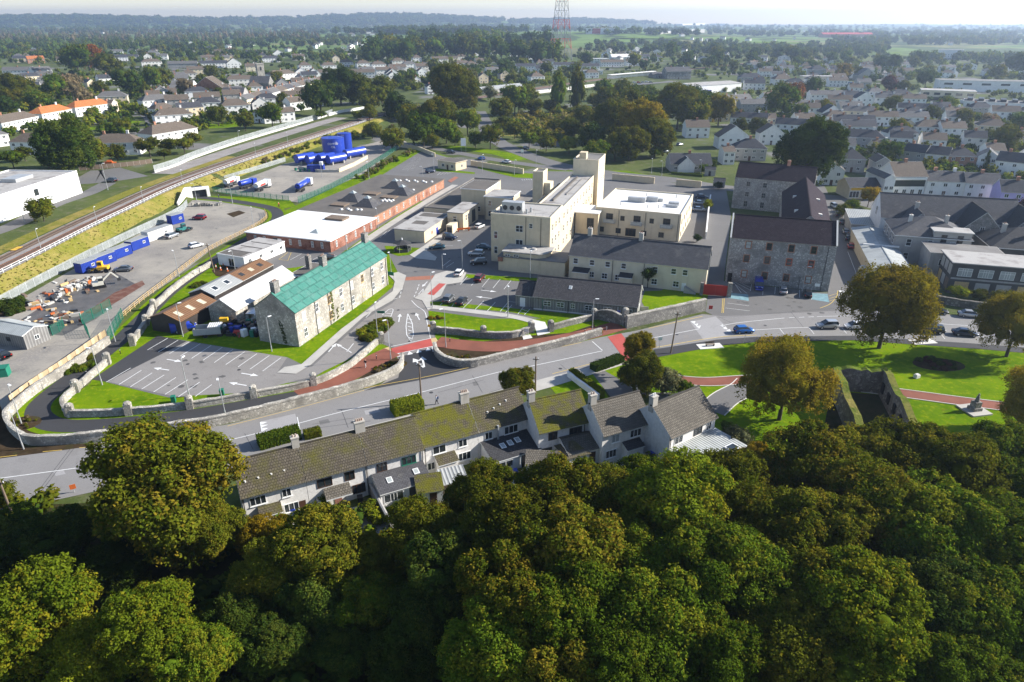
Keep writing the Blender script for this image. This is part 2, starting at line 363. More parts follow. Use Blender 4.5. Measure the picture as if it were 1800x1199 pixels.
# grass islands
for P in ([(127,697),(165,669),(187,673),(306,701),(300,714),(228,720),(135,724),(118,716)],
          [(753,546),(935,570),(928,584),(850,584),(766,578),(754,562)],
          [(756,531),(772,530),(1000,551),(1110,562),(1105,574),(1040,562),(975,576),(962,562),(900,549),(758,536)],
          [(1133,512),(1180,510),(1230,520),(1238,530),(1142,556),(1128,530)],
          [(820,482),(952,489),(952,497),(818,488)],
          [(676,432),(741,436),(722,448),(700,450),(680,443)],
          [(736,324),(780,325),(738,352),(732,350),(748,340),(736,338)],
          [(766,296),(835,303),(834,306),(800,303),(765,301)],
          [(840,290),(900,303),(950,306),(950,314),(905,312),(840,296)]):
 sheet('grass_verge',P,'lawn',.05)
ribbon('grass_verge',[(606,446),(650,415),(700,382),(745,354)],2.2,'lawn',.05)
ribbon('grass_verge',[(645,317),(690,290),(738,262)],5.0,'lawn',.05)
sheet('grass_verge',[(374,345),(440,346),(510,352),(520,362),(495,368),(450,356),(380,352)],'lawn',.05)
sheet('bare_soil',[(764,600),(800,596),(850,600),(930,590),(1000,585),(1045,570),(1050,585),(900,628),(830,640),(790,634),(770,622)],'soil',.036)
sheet('bare_soil',[(560,700),(620,672),(690,626),(703,632),(705,648),(690,660),(640,680)],'soil',.036)
sheet('bare_soil',[(22,735),(52,712),(70,700),(58,725),(66,742),(100,752),(60,770),(30,758)],'soil',.036)
sheet('roadside_dirt',[(-160,800),(0,712),(12,745),(45,784),(200,778),(120,790),(0,806),(-160,830)],'soil',.046)
sheet('yard_soil',[(372,475),(420,455),(450,462),(420,490),(380,485)],'soil',.05)
# greenway
gw_grass = ribbon('greenway_verge',[(345,347),(400,352),(470,364),(488,376),(478,394),(430,424),(370,462),(300,512),(245,565),(205,603),(150,645),(92,690),(68,715),(72,735),(110,748),(200,745),(330,730),(450,709),(530,695)],5.6,'lawn',.055)
greenway = ribbon('greenway',[(340,346),(400,352),(470,364),(488,376),(478,394),(430,424),(370,462),(300,512),(245,565),(205,603),(150,645),(92,690),(68,715),(72,735),(110,748),(200,745),(330,730),(450,709),(530,695)],3.6,'new_asphalt',.07)
ribbon('red_path',[(527,696),(570,680),(620,655),(660,632),(690,618)],4.6,'red_asphalt',.08)
ribbon('red_path',[(768,600),(810,606),(870,609),(950,603),(1030,588),(1075,576),(1090,572)],4.4,'red_asphalt',.08)
sheet('red_crossing',[(1068,592),(1092,586),(1108,606),(1118,630),(1100,634)],'red_paint',.05)
ribbon('park_path',[(1118,622),(1140,645),(1180,664),(1240,671),(1320,667),(1400,668),(1500,680),(1600,693),(1720,709),(1900,730)],2.9,'red_asphalt',.07,kerb='pale_concrete')
ribbon('park_drive',[(1250,722),(1275,700),(1305,684),(1318,672)],4.4,'asphalt',.06,kerb='pale_concrete')
# raised crossing of the entrance
tbl = sheet('red_crossing',L3([(285,795),(703,690),(727,770),(300,860)],640,480,6),'red_paint',.06)
poly_mark(tbl,L3([(205,795),(270,775),(300,862),(245,870)],640,480,6),'tan','tactile_paving',.064)
poly_mark(tbl,L3([(703,690),(755,680),(803,752),(727,772)],640,480,6),'tan','tactile_paving',.064)
line(tbl,*L3([(283,775),(703,688)],640,480,6),w=.15,z=.07); line(tbl,*L3([(290,862),(725,771)],640,480,6),w=.15,z=.07)
# roads behind the hospital and through the town
def far_ribbon(name,P,w,m,dz=.05):
 Q = [GT(x,y) for x,y in P]; Q = catmull(Q,6)
 for q in Q: q.z = tz(q.x,q.y) + dz
 A,B = offset(Q,w / 2),offset(Q,-w / 2); mb = MB()
 for i in range(len(Q) - 1): mb.face([B[i],B[i + 1],A[i + 1],A[i]])
 return mb.build(name,M[m],kind='structure')
far_ribbon('back_road',[(690,250),(735,256),(800,268),(860,279),(930,290),(1000,298)],6,'asphalt',.04)
far_ribbon('back_road',[(842,196),(850,212),(858,232),(880,252),(925,272),(985,291),(1080,306),(1180,316),(1270,330),(1420,345),(1500,352),(1580,372),(1700,385)],9,'asphalt',.05)
far_ribbon('island_lawn',[(782,258),(820,262),(880,270),(915,282)],9,'lawn',.03)
far_ribbon('suburb_road',[(140,222),(215,207),(255,203),(268,215),(280,240)],7,'asphalt',.05)
far_ribbon('suburb_lawn',[(150,228),(200,220),(240,213)],10,'lawn',.03)
far_ribbon('suburb_lawn',[(345,222),(390,222),(425,215)],16,'lawn',.03)
far_ribbon('suburb_lawn',[(60,192),(110,186),(200,180)],9,'lawn',.03)
far_ribbon('suburb_lawn',[(262,128),(300,128),(340,126)],22,'lawn',.03)
far_ribbon('meadow',[(900,240),(960,215),(1040,200),(1080,190)],46,'rough_grass',.03)
far_ribbon('warehouse_yard',[(138,312),(180,310),(235,302)],26,'asphalt',.03)
far_ribbon('warehouse_lane',[(-60,425),(20,398),(90,362),(155,340),(190,322)],6,'asphalt',.035)
far_ribbon('trackside_gravel',[(285,306),(345,286),(430,258),(560,218),(600,207)],9,'ballast',.06)
far_ribbon('bright_field',[(1328,74),(1370,75),(1415,76)],130,'lawn',.3)
far_ribbon('bright_field',[(1570,93),(1640,95),(1780,94)],70,'lawn',.3)
far_ribbon('sports_pitch',[(1092,66),(1140,67),(1200,67)],110,'lawn',.3)
far_ribbon('station_yard',[(1075,152),(1120,147),(1180,142)],24,'asphalt',.05)
far_ribbon('bus_yard',[(1165,163),(1190,162),(1220,160)],26,'asphalt',.05)
far_ribbon('town_road',[(1400,154),(1440,150),(1500,146),(1570,148)],8,'asphalt',.05)
far_ribbon('town_road',[(1545,142),(1556,125),(1560,108)],9,'asphalt',.05)
# ---- markings
B3 = lambda P: L3(P,0,400,3)
for a,b in (((885,583),(778,645)),((940,593),(835,657)),((998,603),(893,665)),((1057,612),(950,678)),((1113,622),(1010,690)),((1172,632),(1070,700)),((1228,643),(1130,712)),((1290,655),(1190,723)),((1355,665),(1255,735)),((1420,675),(1318,747)),((1482,686),(1385,757)),
             ((690,740),(560,815)),((745,753),(627,828)),((803,766),(687,840)),((866,777),(747,852)),((928,790),(810,867)),((990,803),(870,880)),((1053,815),(940,893)),((1117,828),(1030,890))):
 line(car_park,*B3([a,b]),w=.13,name='bay_line')
for a,b in (((880,695),(958,707)),((892,752),(810,740)),((1273,768),(1362,782)),((1300,833),(1207,817))): arrow(car_park,*B3([a,b]),w=.24)
H6 = lambda P: L3(P,640,480,6)
for a,b in (((1090,35),(1015,120)),((1205,45),(1130,132)),((1320,55),(1245,145)),((1435,65),(1360,158)),((1550,78),(1475,170)),((1730,95),(1660,185)),((1665,90),(1760,110)),((1137,278),(1045,372)),((1262,293),(1170,385)),((1385,307),(1300,400)),((830,312),(800,340)),((945,322),(925,355)),
             ((1525,300),(1435,405)),((1560,335),(1490,420)),((1690,345),(1620,435)),((1750,380),(1690,440)),((1525,300),(1790,330)),((1480,350),(1560,362)),((1455,380),(1520,392)),((1660,380),(1720,400)),((1640,405),(1700,425)),((1600,190),(1790,215))):
 line(hosp_ground,*H6([a,b]),w=.11,name='bay_line',z=.052)
for a,b in (((1235,180),(1400,198)),((1345,268),(1175,247)),((365,515),(380,430)),((585,495),(545,420))): arrow(hosp_ground,*H6([a,b]),w=.22,z=.052)
arrow(junction,*H6([(628,995),(515,900)]),w=.34,z=.06); arrow(junction,*H6([(634,990),(612,880)]),w=.34,z=.064)
for x,y in ((370,868),(485,846),(578,826),(677,806)): poly_mark(junction,H6([(x - 28,y + 18),(x + 32,y + 6),(x - 10,y - 22)]),z=.06)
polyline_mark(side_road,H6([(460,425),(508,530),(520,650),(497,725),(450,652),(442,560),(460,425)]),.16)
for y in (480,520,560,600,640,680): line(side_road,*H6([(450 + (y - 480) * .12,y),(505 - (y - 480) * .02,y + 12)]),w=.2,z=.056)
polyline_mark(side_road,H6([(18,470),(120,370),(230,300),(350,265)]),.12,smooth=True)
polyline_mark(side_road,H6([(190,445),(260,385),(305,385),(285,450),(250,530),(262,700),(280,900)]),.14,smooth=True)
for y in (400,425,450): line(side_road,*H6([(205 + (450 - y) * 1.3,y),(290,y + 4)]),w=.14)
for a,b in (((375,260),(380,236)),((385,218),(390,195)),((396,180),(404,158)),((527,252),(535,232)),((543,214),(552,195)),((560,180),(570,150)),((575,140),(580,118))): line(side_road,*H6([a,b]),w=.14)
arrow(side_road,*H6([(668,90),(612,145)]),w=.2); polyline_mark(side_road,H6([(625,165),(572,225),(615,230),(625,165)]),.14); polyline_mark(side_road,H6([(155,295),(285,235),(315,240),(200,290)]),.14)
polyline_mark(side_road,H6([(500,290),(560,350),(640,410),(665,520),(690,640),(728,830)]),.16,smooth=True)
arrow(side_road,(638 - 20,620),(591,604),w=.2); arrow(side_road,*L3([(640,1190),(715,1108)],460,400,5.45),w=.2); line(side_road,*L3([(815,1190),(880,1110)],460,400,5.45),w=.14)
# main road
polyline_mark(main_road,[(-100,854),(5,840),(159,819),(300,795),(400,774),(459,760)],.14,smooth=True)
polyline_mark(main_road,[(525,744),(600,724),(738,690),(873,655),(913,648),(1058,617)],.14,smooth=True); line(main_road,(1041,600),(1059,616),.16)
polyline_mark(main_road,[(1148,594),(1229,578)],.14); polyline_mark(main_road,[(1266,573),(1300,567),(1379,559)],.14,smooth=True)
for x in (1387,1404,1421,1436): line(main_road,(x,558.5 - (x - 1387) * .035),(x + 10,558 - (x - 1387) * .035),.13)
polyline_mark(main_road,[(1447,556),(1520,556),(1627,567),(1733,575),(1840,586)],.13,smooth=True)
polyline_mark(main_road,[(1327,580),(1400,576),(1475,575),(1560,577),(1650,585),(1840,602)],.13,smooth=True)
for x,y in ((1372,577),(1425,577),(1482,576),(1545,578),(1600,580),(1655,586),(1730,593)): line(main_road,(x - 2,y),(x + 6,y + 10),.12,name='bay_line')
polyline_mark(main_road,[(640,682),(760,660),(850,640),(940,619),(1022,602)],.12,'yellow_line',smooth=True)
polyline_mark(main_road,[(400,749),(520,718),(640,686)],.10,'yellow_line',smooth=True)
for a,b in (((75,794),(109,791)),((139,787),(168,785)),((-20,806),(30,800))): line(main_road,a,b,.12,'yellow_line')
polyline_mark(main_road,[(971,657),(1040,639)],.12,'yellow_line'); polyline_mark(main_road,[(1150,611),(1260,593),(1330,589)],.16,'yellow_line',smooth=True); polyline_mark(main_road,[(1140,577),(1235,556)],.14,'yellow_line')
tb1 = sheet('speed_table',[(458,741),(519,727),(527,763),(463,780)],'patch_asphalt',.044); tb2 = sheet('speed_table',[(1213,566),(1258,556),(1290,588),(1237,598)],'patch_asphalt',.044)
T2 = lambda P: L3(P,400,690,5)
for tri in ([(290,258),(350,258),(300,280)],[(297,285),(357,283),(303,305)],[(303,312),(358,312),(310,338)],[(620,275),(570,300),(628,305)],[(630,310),(578,332),(640,345)]): poly_mark(tb1,T2(tri),z=.05)
line(tb1,*T2([(288,260),(303,345)]),w=.14,z=.052); line(tb1,*T2([(612,215),(640,345)]),w=.14,z=.052)
R6 = lambda P: L3(P,1200,400,3)
for tri in ([(40,495),(68,493),(62,508)],[(60,510),(82,506),(76,520)],[(70,522),(96,516),(90,532)],[(195,518),(212,510),(215,524)],[(210,530),(228,522),(236,538)],[(228,545),(248,535),(258,552)]): poly_mark(tb2,R6(tri),z=.05)
rng = random.Random(12)
for x,y in ((95,830),(250,800),(560,740),(700,712),(830,672),(1010,634),(1200,590),(1440,568),(1600,572),(640,722),(900,658)):
 w_,h_ = rng.uniform(8,26),rng.uniform(4,8); poly_mark(main_road,[(x,y),(x + w_,y - w_ * .22),(x + w_ + 4,y - w_ * .22 + h_),(x + 3,y + h_)],rng.choice(['carpark','asphalt','patch_asphalt']),'asphalt_patch',.0375)
for a,b_ in (((68,862),(130,780)),((74,862),(136,780)),((548,746),(620,735)),((560,752),(652,740)),((600,720),(612,752)),((700,700),(720,725)),((770,690),(850,668)),((830,660),(848,690)),((860,690),(930,668)),((985,640),(996,650)),((1262,556),(1300,575)),((1245,560),(1490,540)),((1390,548),(1412,575)),((330,770),(345,800)),((430,762),(445,790))): line(main_road,a,b_,.07,'tar','tar_seam',.0405)
for x,y in ((505,748),(690,704),(758,690),(985,648),(1190,588),(1345,572),(620,742)): Q_ = G(x,y,.041); MB().face([(Q_.x + .34 * math.cos(k * .524),Q_.y + .34 * math.sin(k * .524),.041) for k in range(12)]).build('manhole_cover',M['tar'],main_road)
for x,y in ((700,545),(660,540),(850,508),(800,500),(735,470),(790,455),(720,600),(330,640),(420,650),(640,585)): Q_ = G(x,y,.048); MB().face([(Q_.x + .32 * math.cos(k * .524),Q_.y + .32 * math.sin(k * .524),.048) for k in range(12)]).build('manhole_cover',M['tar'],hosp_ground)
for i in range(40):
 x,y = rng.choice([(rng.uniform(700,860),rng.uniform(440,560)),(rng.uniform(240,470),rng.uniform(610,680)),(rng.uniform(1290,1460),rng.uniform(520,552))]); Q_ = G(x,y,.049); r_ = rng.uniform(.2,.7); MB().face([(Q_.x + r_ * rng.uniform(.6,1.2) * math.cos(k * .63),Q_.y + r_ * rng.uniform(.5,1.1) * math.sin(k * .63),.0465 + i * .00004) for k in range(10)]).build('oil_stain',M['stain'],hosp_ground)
# mill forecourt
fc = bpy.data.objects['forecourt']; F5 = lambda P: L3(P,1240,480,5.71)
poly_mark(fc,F5([(205,195),(430,215),(435,280),(200,245)]),'blue_bay','blue_bay_marking',.04); poly_mark(fc,F5([(1065,200),(1225,210),(1243,293),(1065,265)]),'blue_bay','blue_bay_marking',.04)
for a,b in (((230,80),(270,195)),((280,90),(360,200)),((240,70),(420,205)),((260,72),(455,175)),((300,75),(460,150)),((465,100),(450,180)),((580,150),(575,220)),((702,140),(696,210)),((945,170),(945,245)),((1065,180),(1065,265)),((220,300),(440,330)),((200,350),(445,380))): line(fc,*F5([a,b]),w=.1,name='bay_line',z=.046)
for a,b in (((175,255),(165,400)),((190,255),(180,400))): line(fc,*F5([a,b]),w=.12,m='yellow_line',z=.046)
polyline_mark(fc,F5([(1330,175),(1315,240),(1250,310),(1150,352)]),.14,'yellow_line',z=.046,smooth=True)
for a,b in (((1240,230),(1320,205)),((1243,255),(1318,235)),((1243,280),(1300,265))): line(fc,*F5([a,b]),w=.1,m='yellow_line',z=.046)
line(fc,*L3([(985,780),(1075,1010)],1260,260,4.28),w=.1,z=.046); poly_mark(fc,F5([(1340,175),(1510,185),(1515,200),(1345,188)]),z=.048)
for x in (1370,1470): poly_mark(fc,F5([(x - 22,210),(x + 20,214),(x,192)]),z=.05)
Y5 = lambda P: L3(P,340,230,5)
for a,b in (((750,1130),(830,1068)),((830,1140),(860,1068)),((750,1130),(830,1140))): line(hosp_ground,*Y5([a,b]),w=.1,m='yellow_line',name='bay_line',z=.05)
for a,b in (((850,1135),(950,1080)),((935,1125),(1040,1075)),((1030,1145),(1130,1090))): line(hosp_ground,*Y5([a,b]),w=.1,name='bay_line',z=.05)
X5 = lambda P: L3(P,640,260,5)
for a,b in (((700,860),(780,860)),((540,915),(640,915)),((560,880),(650,865)),((500,940),(620,940)),((690,1040),(760,985)),((720,1050),(790,1005)),((140,790),(200,730)),((180,770),(230,720))): line(hosp_ground,*X5([a,b]),w=.1,name='bay_line',z=.05)
for i in range(9): line(hosp_ground,*X5([(330 + i * 13,190 - i * 13),(430 + i * 10,196 - i * 13)]),w=.1,name='bay_line',z=.05)
for i in range(5): line(hosp_ground,*X5([(640 + i * 30,240 - i * 4),(675 + i * 32,215 - i * 2)]),w=.1,name='bay_line',z=.05)
for i in range(11): line(hosp_ground,*X5([(1395 + i * 20,285 - i * .8),(1385 + i * 20,276 - i * .8)]),w=.16,name='bay_line',z=.05)
# ================================================================= BUILDING KIT
def stone_mat(name,c,c2,scale=2.2,light=.25,bmp=.8):
 m,t,b = nodes(name,.92,.15); p = geo(t)
 v = N(t,'ShaderNodeTexVoronoi'); v.inputs['Scale'].default_value = scale; t.links.new(p,v.inputs['Vector'])
 sp = N(t,'ShaderNodeSeparateColor'); t.links.new(v.outputs['Color'],sp.inputs[0])
 col = mixc(t,sp.outputs[0],c,c2); col = mixc(t,ramp(t,sp.outputs[1],.75,.8),col,tuple(min(.8,x * (1 + light)) for x in c))
 col = mixc(t,ramp(t,noise(t,p,.3,5),.45,.7),col,tuple(x * .62 for x in c2))
 e = N(t,'ShaderNodeTexVoronoi'); e.feature = 'DISTANCE_TO_EDGE'; e.inputs['Scale'].default_value = scale; t.links.new(p,e.inputs['Vector'])
 col = mixc(t,ramp(t,e.outputs[0],.0,.07),tuple(x * .55 for x in c2),col)
 t.links.new(col,b.inputs['Base Color']); bump(t,b,ramp(t,e.outputs[0],.0,.12),bmp,.06); return m
def roof_mat(name,c,c2,tw=.3,th=.3,moss=None,mlo=.45,mhi=.65,bmp=.6,rough=.85,mscale=.35,dark=.55,spec=.2):
 """tile courses from the roof's own u (along) and v (down the slope)"""
 m,t,b = nodes(name,rough,spec); uv = N(t,'ShaderNodeUVMap').outputs[0]; p = geo(t)
 br = N(t,'ShaderNodeTexBrick'); t.links.new(uv,br.inputs['Vector']); br.offset = .5
 br.inputs['Scale'].default_value = 1; br.inputs['Brick Width'].default_value = tw; br.inputs['Row Height'].default_value = th
 br.inputs['Mortar Size'].default_value = min(tw,th) * .13; br.inputs['Mortar Smooth'].default_value = .5; br.inputs['Bias'].default_value = 0
 for i,k in ((1,c),(2,c2),(3,tuple(x * dark for x in c2))): br.inputs[i].default_value = (*k,1)
 col = mixc(t,ramp(t,noise(t,p,.5,5),.4,.7),br.outputs[0],mixc(t,.5,br.outputs[0],tuple(x * .7 for x in c2)))
 if moss:
  mm = noise(t,p,mscale,6,.7); mk = ramp(t,mm,mlo,mhi); mo = mixc(t,noise(t,p,5,3),moss,tuple(x * .55 for x in moss))
  col = mixc(t,mk,col,mo)
 t.links.new(col,b.inputs['Base Color'])
 mx = N(t,'ShaderNodeMath',operation='SUBTRACT'); t.links.new(noise(t,p,7,3),mx.inputs[0]); t.links.new(br.outputs['Fac'],mx.inputs[1])
 bump(t,b,mx.outputs[0],bmp,.05); return m
def ribbed_mat(name,c,period=.25,rough=.6,c2=None,spec=.3,metal=0.0,axis=0):
 m,t,b = nodes(name,rough,spec); b.inputs['Metallic'].default_value = metal; p = geo(t); uv = N(t,'ShaderNodeUVMap').outputs[0]
 s = N(t,'ShaderNodeSeparateXYZ'); t.links.new(uv,s.inputs[0])
 k = N(t,'ShaderNodeMath',operation='MULTIPLY'); k.inputs[1].default_value = 2 * math.pi / period; t.links.new(s.outputs[axis],k.inputs[0])
 sn = N(t,'ShaderNodeMath',operation='SINE'); t.links.new(k.outputs[0],sn.inputs[0])
 col = mixc(t,ramp(t,noise(t,p,.4,5),.4,.7),c,c2 if c2 else tuple(x * .72 for x in c))
 t.links.new(mixc(t,ramp(t,sn.outputs[0],.0,1.0),mixc(t,.35,col,(0,0,0)),col),b.inputs['Base Color']); bump(t,b,sn.outputs[0],.7,.04); return m
def brick_mat(name,c,c2,mortar):
 m,t,b = nodes(name,.88,.15); uv = N(t,'ShaderNodeUVMap').outputs[0]; p = geo(t)
 br = N(t,'ShaderNodeTexBrick'); t.links.new(uv,br.inputs['Vector']); br.inputs['Scale'].default_value = 1
 br.inputs['Brick Width'].default_value = .45; br.inputs['Row Height'].default_value = .15; br.inputs['Mortar Size'].default_value = .012
 for i,k in ((1,c),(2,c2),(3,mortar)): br.inputs[i].default_value = (*k,1)
 col = mixc(t,ramp(t,noise(t,p,.5,5),.45,.7),br.outputs[0],tuple(x * .7 for x in c2)); t.links.new(col,b.inputs['Base Color']); return m
def render_mat(name,c,dirt=.25,scale=.5,rough=.9,streak=True):
 m,t,b = nodes(name,rough,.15); p = geo(t)
 mp = N(t,'ShaderNodeMapping'); mp.inputs['Scale'].default_value = (1.6,1.6,.22); t.links.new(p,mp.inputs['Vector'])
 col = mixc(t,ramp(t,noise(t,p,scale,5,.6),.42,.7),c,tuple(x * (1 - dirt * .6) for x in c))
 col = mixc(t,ramp(t,noise(t,mp.outputs[0],1.0,4,.6),.55,.8),col,tuple(x * (1 - dirt) for x in (c[0],c[1] * .98,c[2] * .94)))
 t.links.new(col,b.inputs['Base Color']); bump(t,b,noise(t,p,14,2),.35,.015); return m
M['stone'] = stone_mat('grey_stone',(.29,.275,.25),(.21,.2,.185),3.2)
M['stone_pale'] = stone_mat('pale_stone',(.46,.43,.37),(.34,.315,.27),3.2)
M['stone_mill'] = stone_mat('mill_stone',(.37,.36,.34),(.28,.272,.26),3.4,.35)
M['stone_dark'] = stone_mat('ruin_stone',(.24,.222,.19),(.15,.138,.115),2.2)
M['green_wall'] = stone_mat('limewashed_stone',(.43,.395,.335),(.34,.315,.27),2.8,.3,.4)
M['cream'] = render_mat('cream_render',(.60,.50,.345),.22)
M['cream2'] = render_mat('pale_cream_render',(.64,.56,.41),.2)
M['white'] = render_mat('white_render',(.76,.75,.72),.2)
M['dash'] = render_mat('pebble_dash',(.74,.715,.675),.28,2.5)
M['chim'] = render_mat('chimney_render',(.42,.39,.34),.3)
M['grey_render'] = render_mat('grey_render',(.36,.345,.325),.3)
M['grey_clad'] = ribbed_mat('grey_cladding',(.27,.262,.25),.6)
M['dark_render'] = render_mat('dark_render',(.085,.082,.08),.3)
M['brick'] = brick_mat('red_brick',(.30,.115,.07),(.22,.08,.05),(.36,.30,.26))
M['orange_brick'] = brick_mat('orange_brick',(.42,.19,.11),(.33,.145,.085),(.4,.32,.26))
M['purple'] = render_mat('lilac_render',(.50,.42,.72),.15)
M['white_metal'] = mat('white_metal',(.78,.78,.77),.5,.1,.3,spec=.4)
M['grey_metal'] = mat('galvanised',(.45,.46,.46),.45,.2,.6,spec=.5,metal=.3)
M['dark_metal'] = mat('dark_metal',(.035,.036,.038),.5,.2,2,spec=.4)
M['rust'] = mat('rusty_steel',(.17,.075,.045),.8,.35,2)
M['frame'] = mat('window_frame',(.78,.78,.76),.45,.06,2,spec=.4)
M['frame_brown'] = mat('brown_frame',(.09,.045,.028),.5,.2,2)
M['timber'] = mat('pale_timber',(.60,.42,.20),.8,.25,1.5)
M['timber_dark'] = mat('weathered_timber',(.20,.15,.11),.9,.3,1.2)
M['blue'] = mat('blue_paint',(.012,.045,.36),.4,.12,.4,spec=.5)
M['red'] = mat('red_steel',(.45,.04,.03),.5,.15,.8)
M['orange'] = mat('orange_plastic',(.55,.13,.03),.5,.15,1)
M['yellow'] = mat('yellow_paint',(.72,.42,.03),.5,.15,1)
M['green_steel'] = mat('green_steel',(.015,.16,.10),.55,.15,.7)
M['green_mesh'] = mat('green_fence',(.02,.19,.12),.7,.2,.7)
M['black'] = mat('black_plastic',(.015,.015,.016),.5,.2,2)
m,t,b = nodes('window_glass',.06,.8); b.inputs['Base Color'].default_value = (.022,.028,.032,1); M['glass'] = m
m,t,b = nodes('blind_glass',.12,.7); b.inputs['Base Color'].default_value = (.34,.37,.36,1); M['blind'] = m
M['tile_brown'] = roof_mat('brown_tiles',(.125,.106,.078),(.085,.071,.052),.32,.36,(.115,.108,.016),.46,.72,1.0)
M['tile_grey'] = roof_mat('grey_brown_tiles',(.165,.147,.12),(.11,.098,.08),.32,.36,None,bmp=1.0)
M['tile_moss'] = roof_mat('mossy_tiles',(.11,.095,.062),(.08,.068,.045),.32,.36,(.135,.13,.010),.40,.56,1.0,mscale=.5)
M['slate'] = roof_mat('slate',(.095,.094,.10),(.066,.065,.07),.5,.26,(.20,.19,.17),.55,.8,.4,spec=.3)
M['slate_purple'] = roof_mat('purple_slate',(.05,.039,.046),(.032,.025,.031),.4,.3,(.13,.115,.105),.60,.82,.4,.9,mscale=.9,spec=.06)
M['slate_dark'] = roof_mat('dark_slate',(.062,.062,.066),(.04,.04,.043),.4,.28,None,bmp=.4)
M['tile_new'] = roof_mat('new_grey_tiles',(.095,.09,.093),(.062,.059,.062),.33,.38,None,bmp=1.0)
M['roof_brown'] = roof_mat('town_tiles',(.165,.132,.104),(.12,.096,.075),.4,.4,None,bmp=.5)
M['roof_grey'] = roof_mat('town_slates',(.165,.16,.155),(.12,.116,.113),.5,.4,None,bmp=.4)
M['roof_dark'] = roof_mat('town_dark_slates',(.07,.072,.082),(.048,.05,.058),.5,.4,None,bmp=.4)
M['roof_orange'] = roof_mat('terracotta',(.52,.19,.06),(.42,.145,.05),.4,.4,None,bmp=.5)
M['felt'] = mat('roof_felt',(.085,.078,.07),.9,.3,.25,(.13,.115,.10),fine=5)
M['felt_pale'] = mat('pale_roof_felt',(.40,.385,.36),.85,.25,.3,(.20,.18,.165),fine=3,lo=.3,hi=.5)
M['felt_mid'] = mat('mid_roof_felt',(.235,.225,.21),.9,.3,.2,(.14,.13,.12),fine=4)
M['white_roof'] = mat('white_membrane',(.72,.71,.68),.7,.15,.3,(.55,.54,.52),fine=2,lo=.2,hi=.45)
M['net_roof'] = roof_mat('green_netting',(.058,.20,.158),(.044,.16,.128),2.6,1.6,(.11,.245,.205),.46,.72,.5,mscale=.8,dark=.75)
M['rib_white'] = ribbed_mat('white_sheet',(.76,.75,.72),.4,c2=(.66,.64,.6)); M['rib_brown'] = ribbed_mat('brown_sheet',(.235,.125,.062),.55,c2=(.19,.10,.05))
M['rib_grey'] = ribbed_mat('grey_sheet',(.40,.41,.40),.5,c2=(.33,.34,.33)); M['rib_dark'] = ribbed_mat('dark_sheet',(.06,.05,.045),.3); M['rib_pale'] = ribbed_mat('pale_sheet',(.50,.52,.50),.45)
M['rib_blue'] = ribbed_mat('blue_sheet',(.012,.045,.34),.4); M['rib_rooflight'] = ribbed_mat('rooflight_sheet',(.70,.62,.46),.5)
M['board_buff'] = ribbed_mat('buff_boards',(.62,.46,.27),2.4,c2=(.54,.40,.24)); M['palisade'] = ribbed_mat('palisade_steel',(.52,.55,.54),.3,rough=.5)
M['cladding_white'] = ribbed_mat('white_cladding',(.80,.80,.79),.9,c2=(.76,.76,.75),axis=1)
WC = {}
def win_mesh(w,h,style,fm,gm,far):
 k = (round(w,2),round(h,2),style,fm,gm,far)
 if k in WC: return WC[k]
 fr = .07 if not far else .10; d = .06; f = MB()
 def bar(x0,z0,x1,z1,y=-d): f.box(x0,y,z0,x1,.02,z1,0,True)
 bar(-w / 2,0,w / 2,fr); bar(-w / 2,h - fr,w / 2,h); bar(-w / 2,fr,-w / 2 + fr,h - fr); bar(w / 2 - fr,fr,w / 2,h - fr)
 if 'm' in style: bar(-fr / 2,fr,fr / 2,h - fr,-d + .01)
 if 't' in style: bar(-w / 2 + fr,h * .5 - fr / 2,w / 2 - fr,h * .5 + fr / 2,-d + .014)
 if 'T' in style: bar(-w / 2 + fr,h * .7 - fr / 2,w / 2 - fr,h * .7 + fr / 2,-d + .014)
 if '3' in style:
  for x in (-w / 6,w / 6): bar(x - fr / 2,fr,x + fr / 2,h - fr,-d + .01)
 if 's' in style: f.box(-w / 2 - .08,-.13,-.1,w / 2 + .08,.02,-.004,0,True)
 g = MB().face([(-w / 2 + fr * .8,-.02,fr * .8),(w / 2 - fr * .8,-.02,fr * .8),(w / 2 - fr * .8,-.02,h - fr * .8),(-w / 2 + fr * .8,-.02,h - fr * .8)],1 if far else 0)
 if far:
  f.v += g.v; n0 = len(f.v) - 4; f.f.append((n0,n0 + 1,n0 + 2,n0 + 3)); f.m.append(1); f.uv.append([(0,0)] * 4)
  WC[k] = (f.mesh('window',[M[fm],M[gm]]),None)
 else: WC[k] = (f.mesh('window',[M[fm]]),g.mesh('pane',[M[gm]]))
 return WC[k]
FACE = {'f': 0,'r': R(90),'b': R(180),'l': R(-90)}
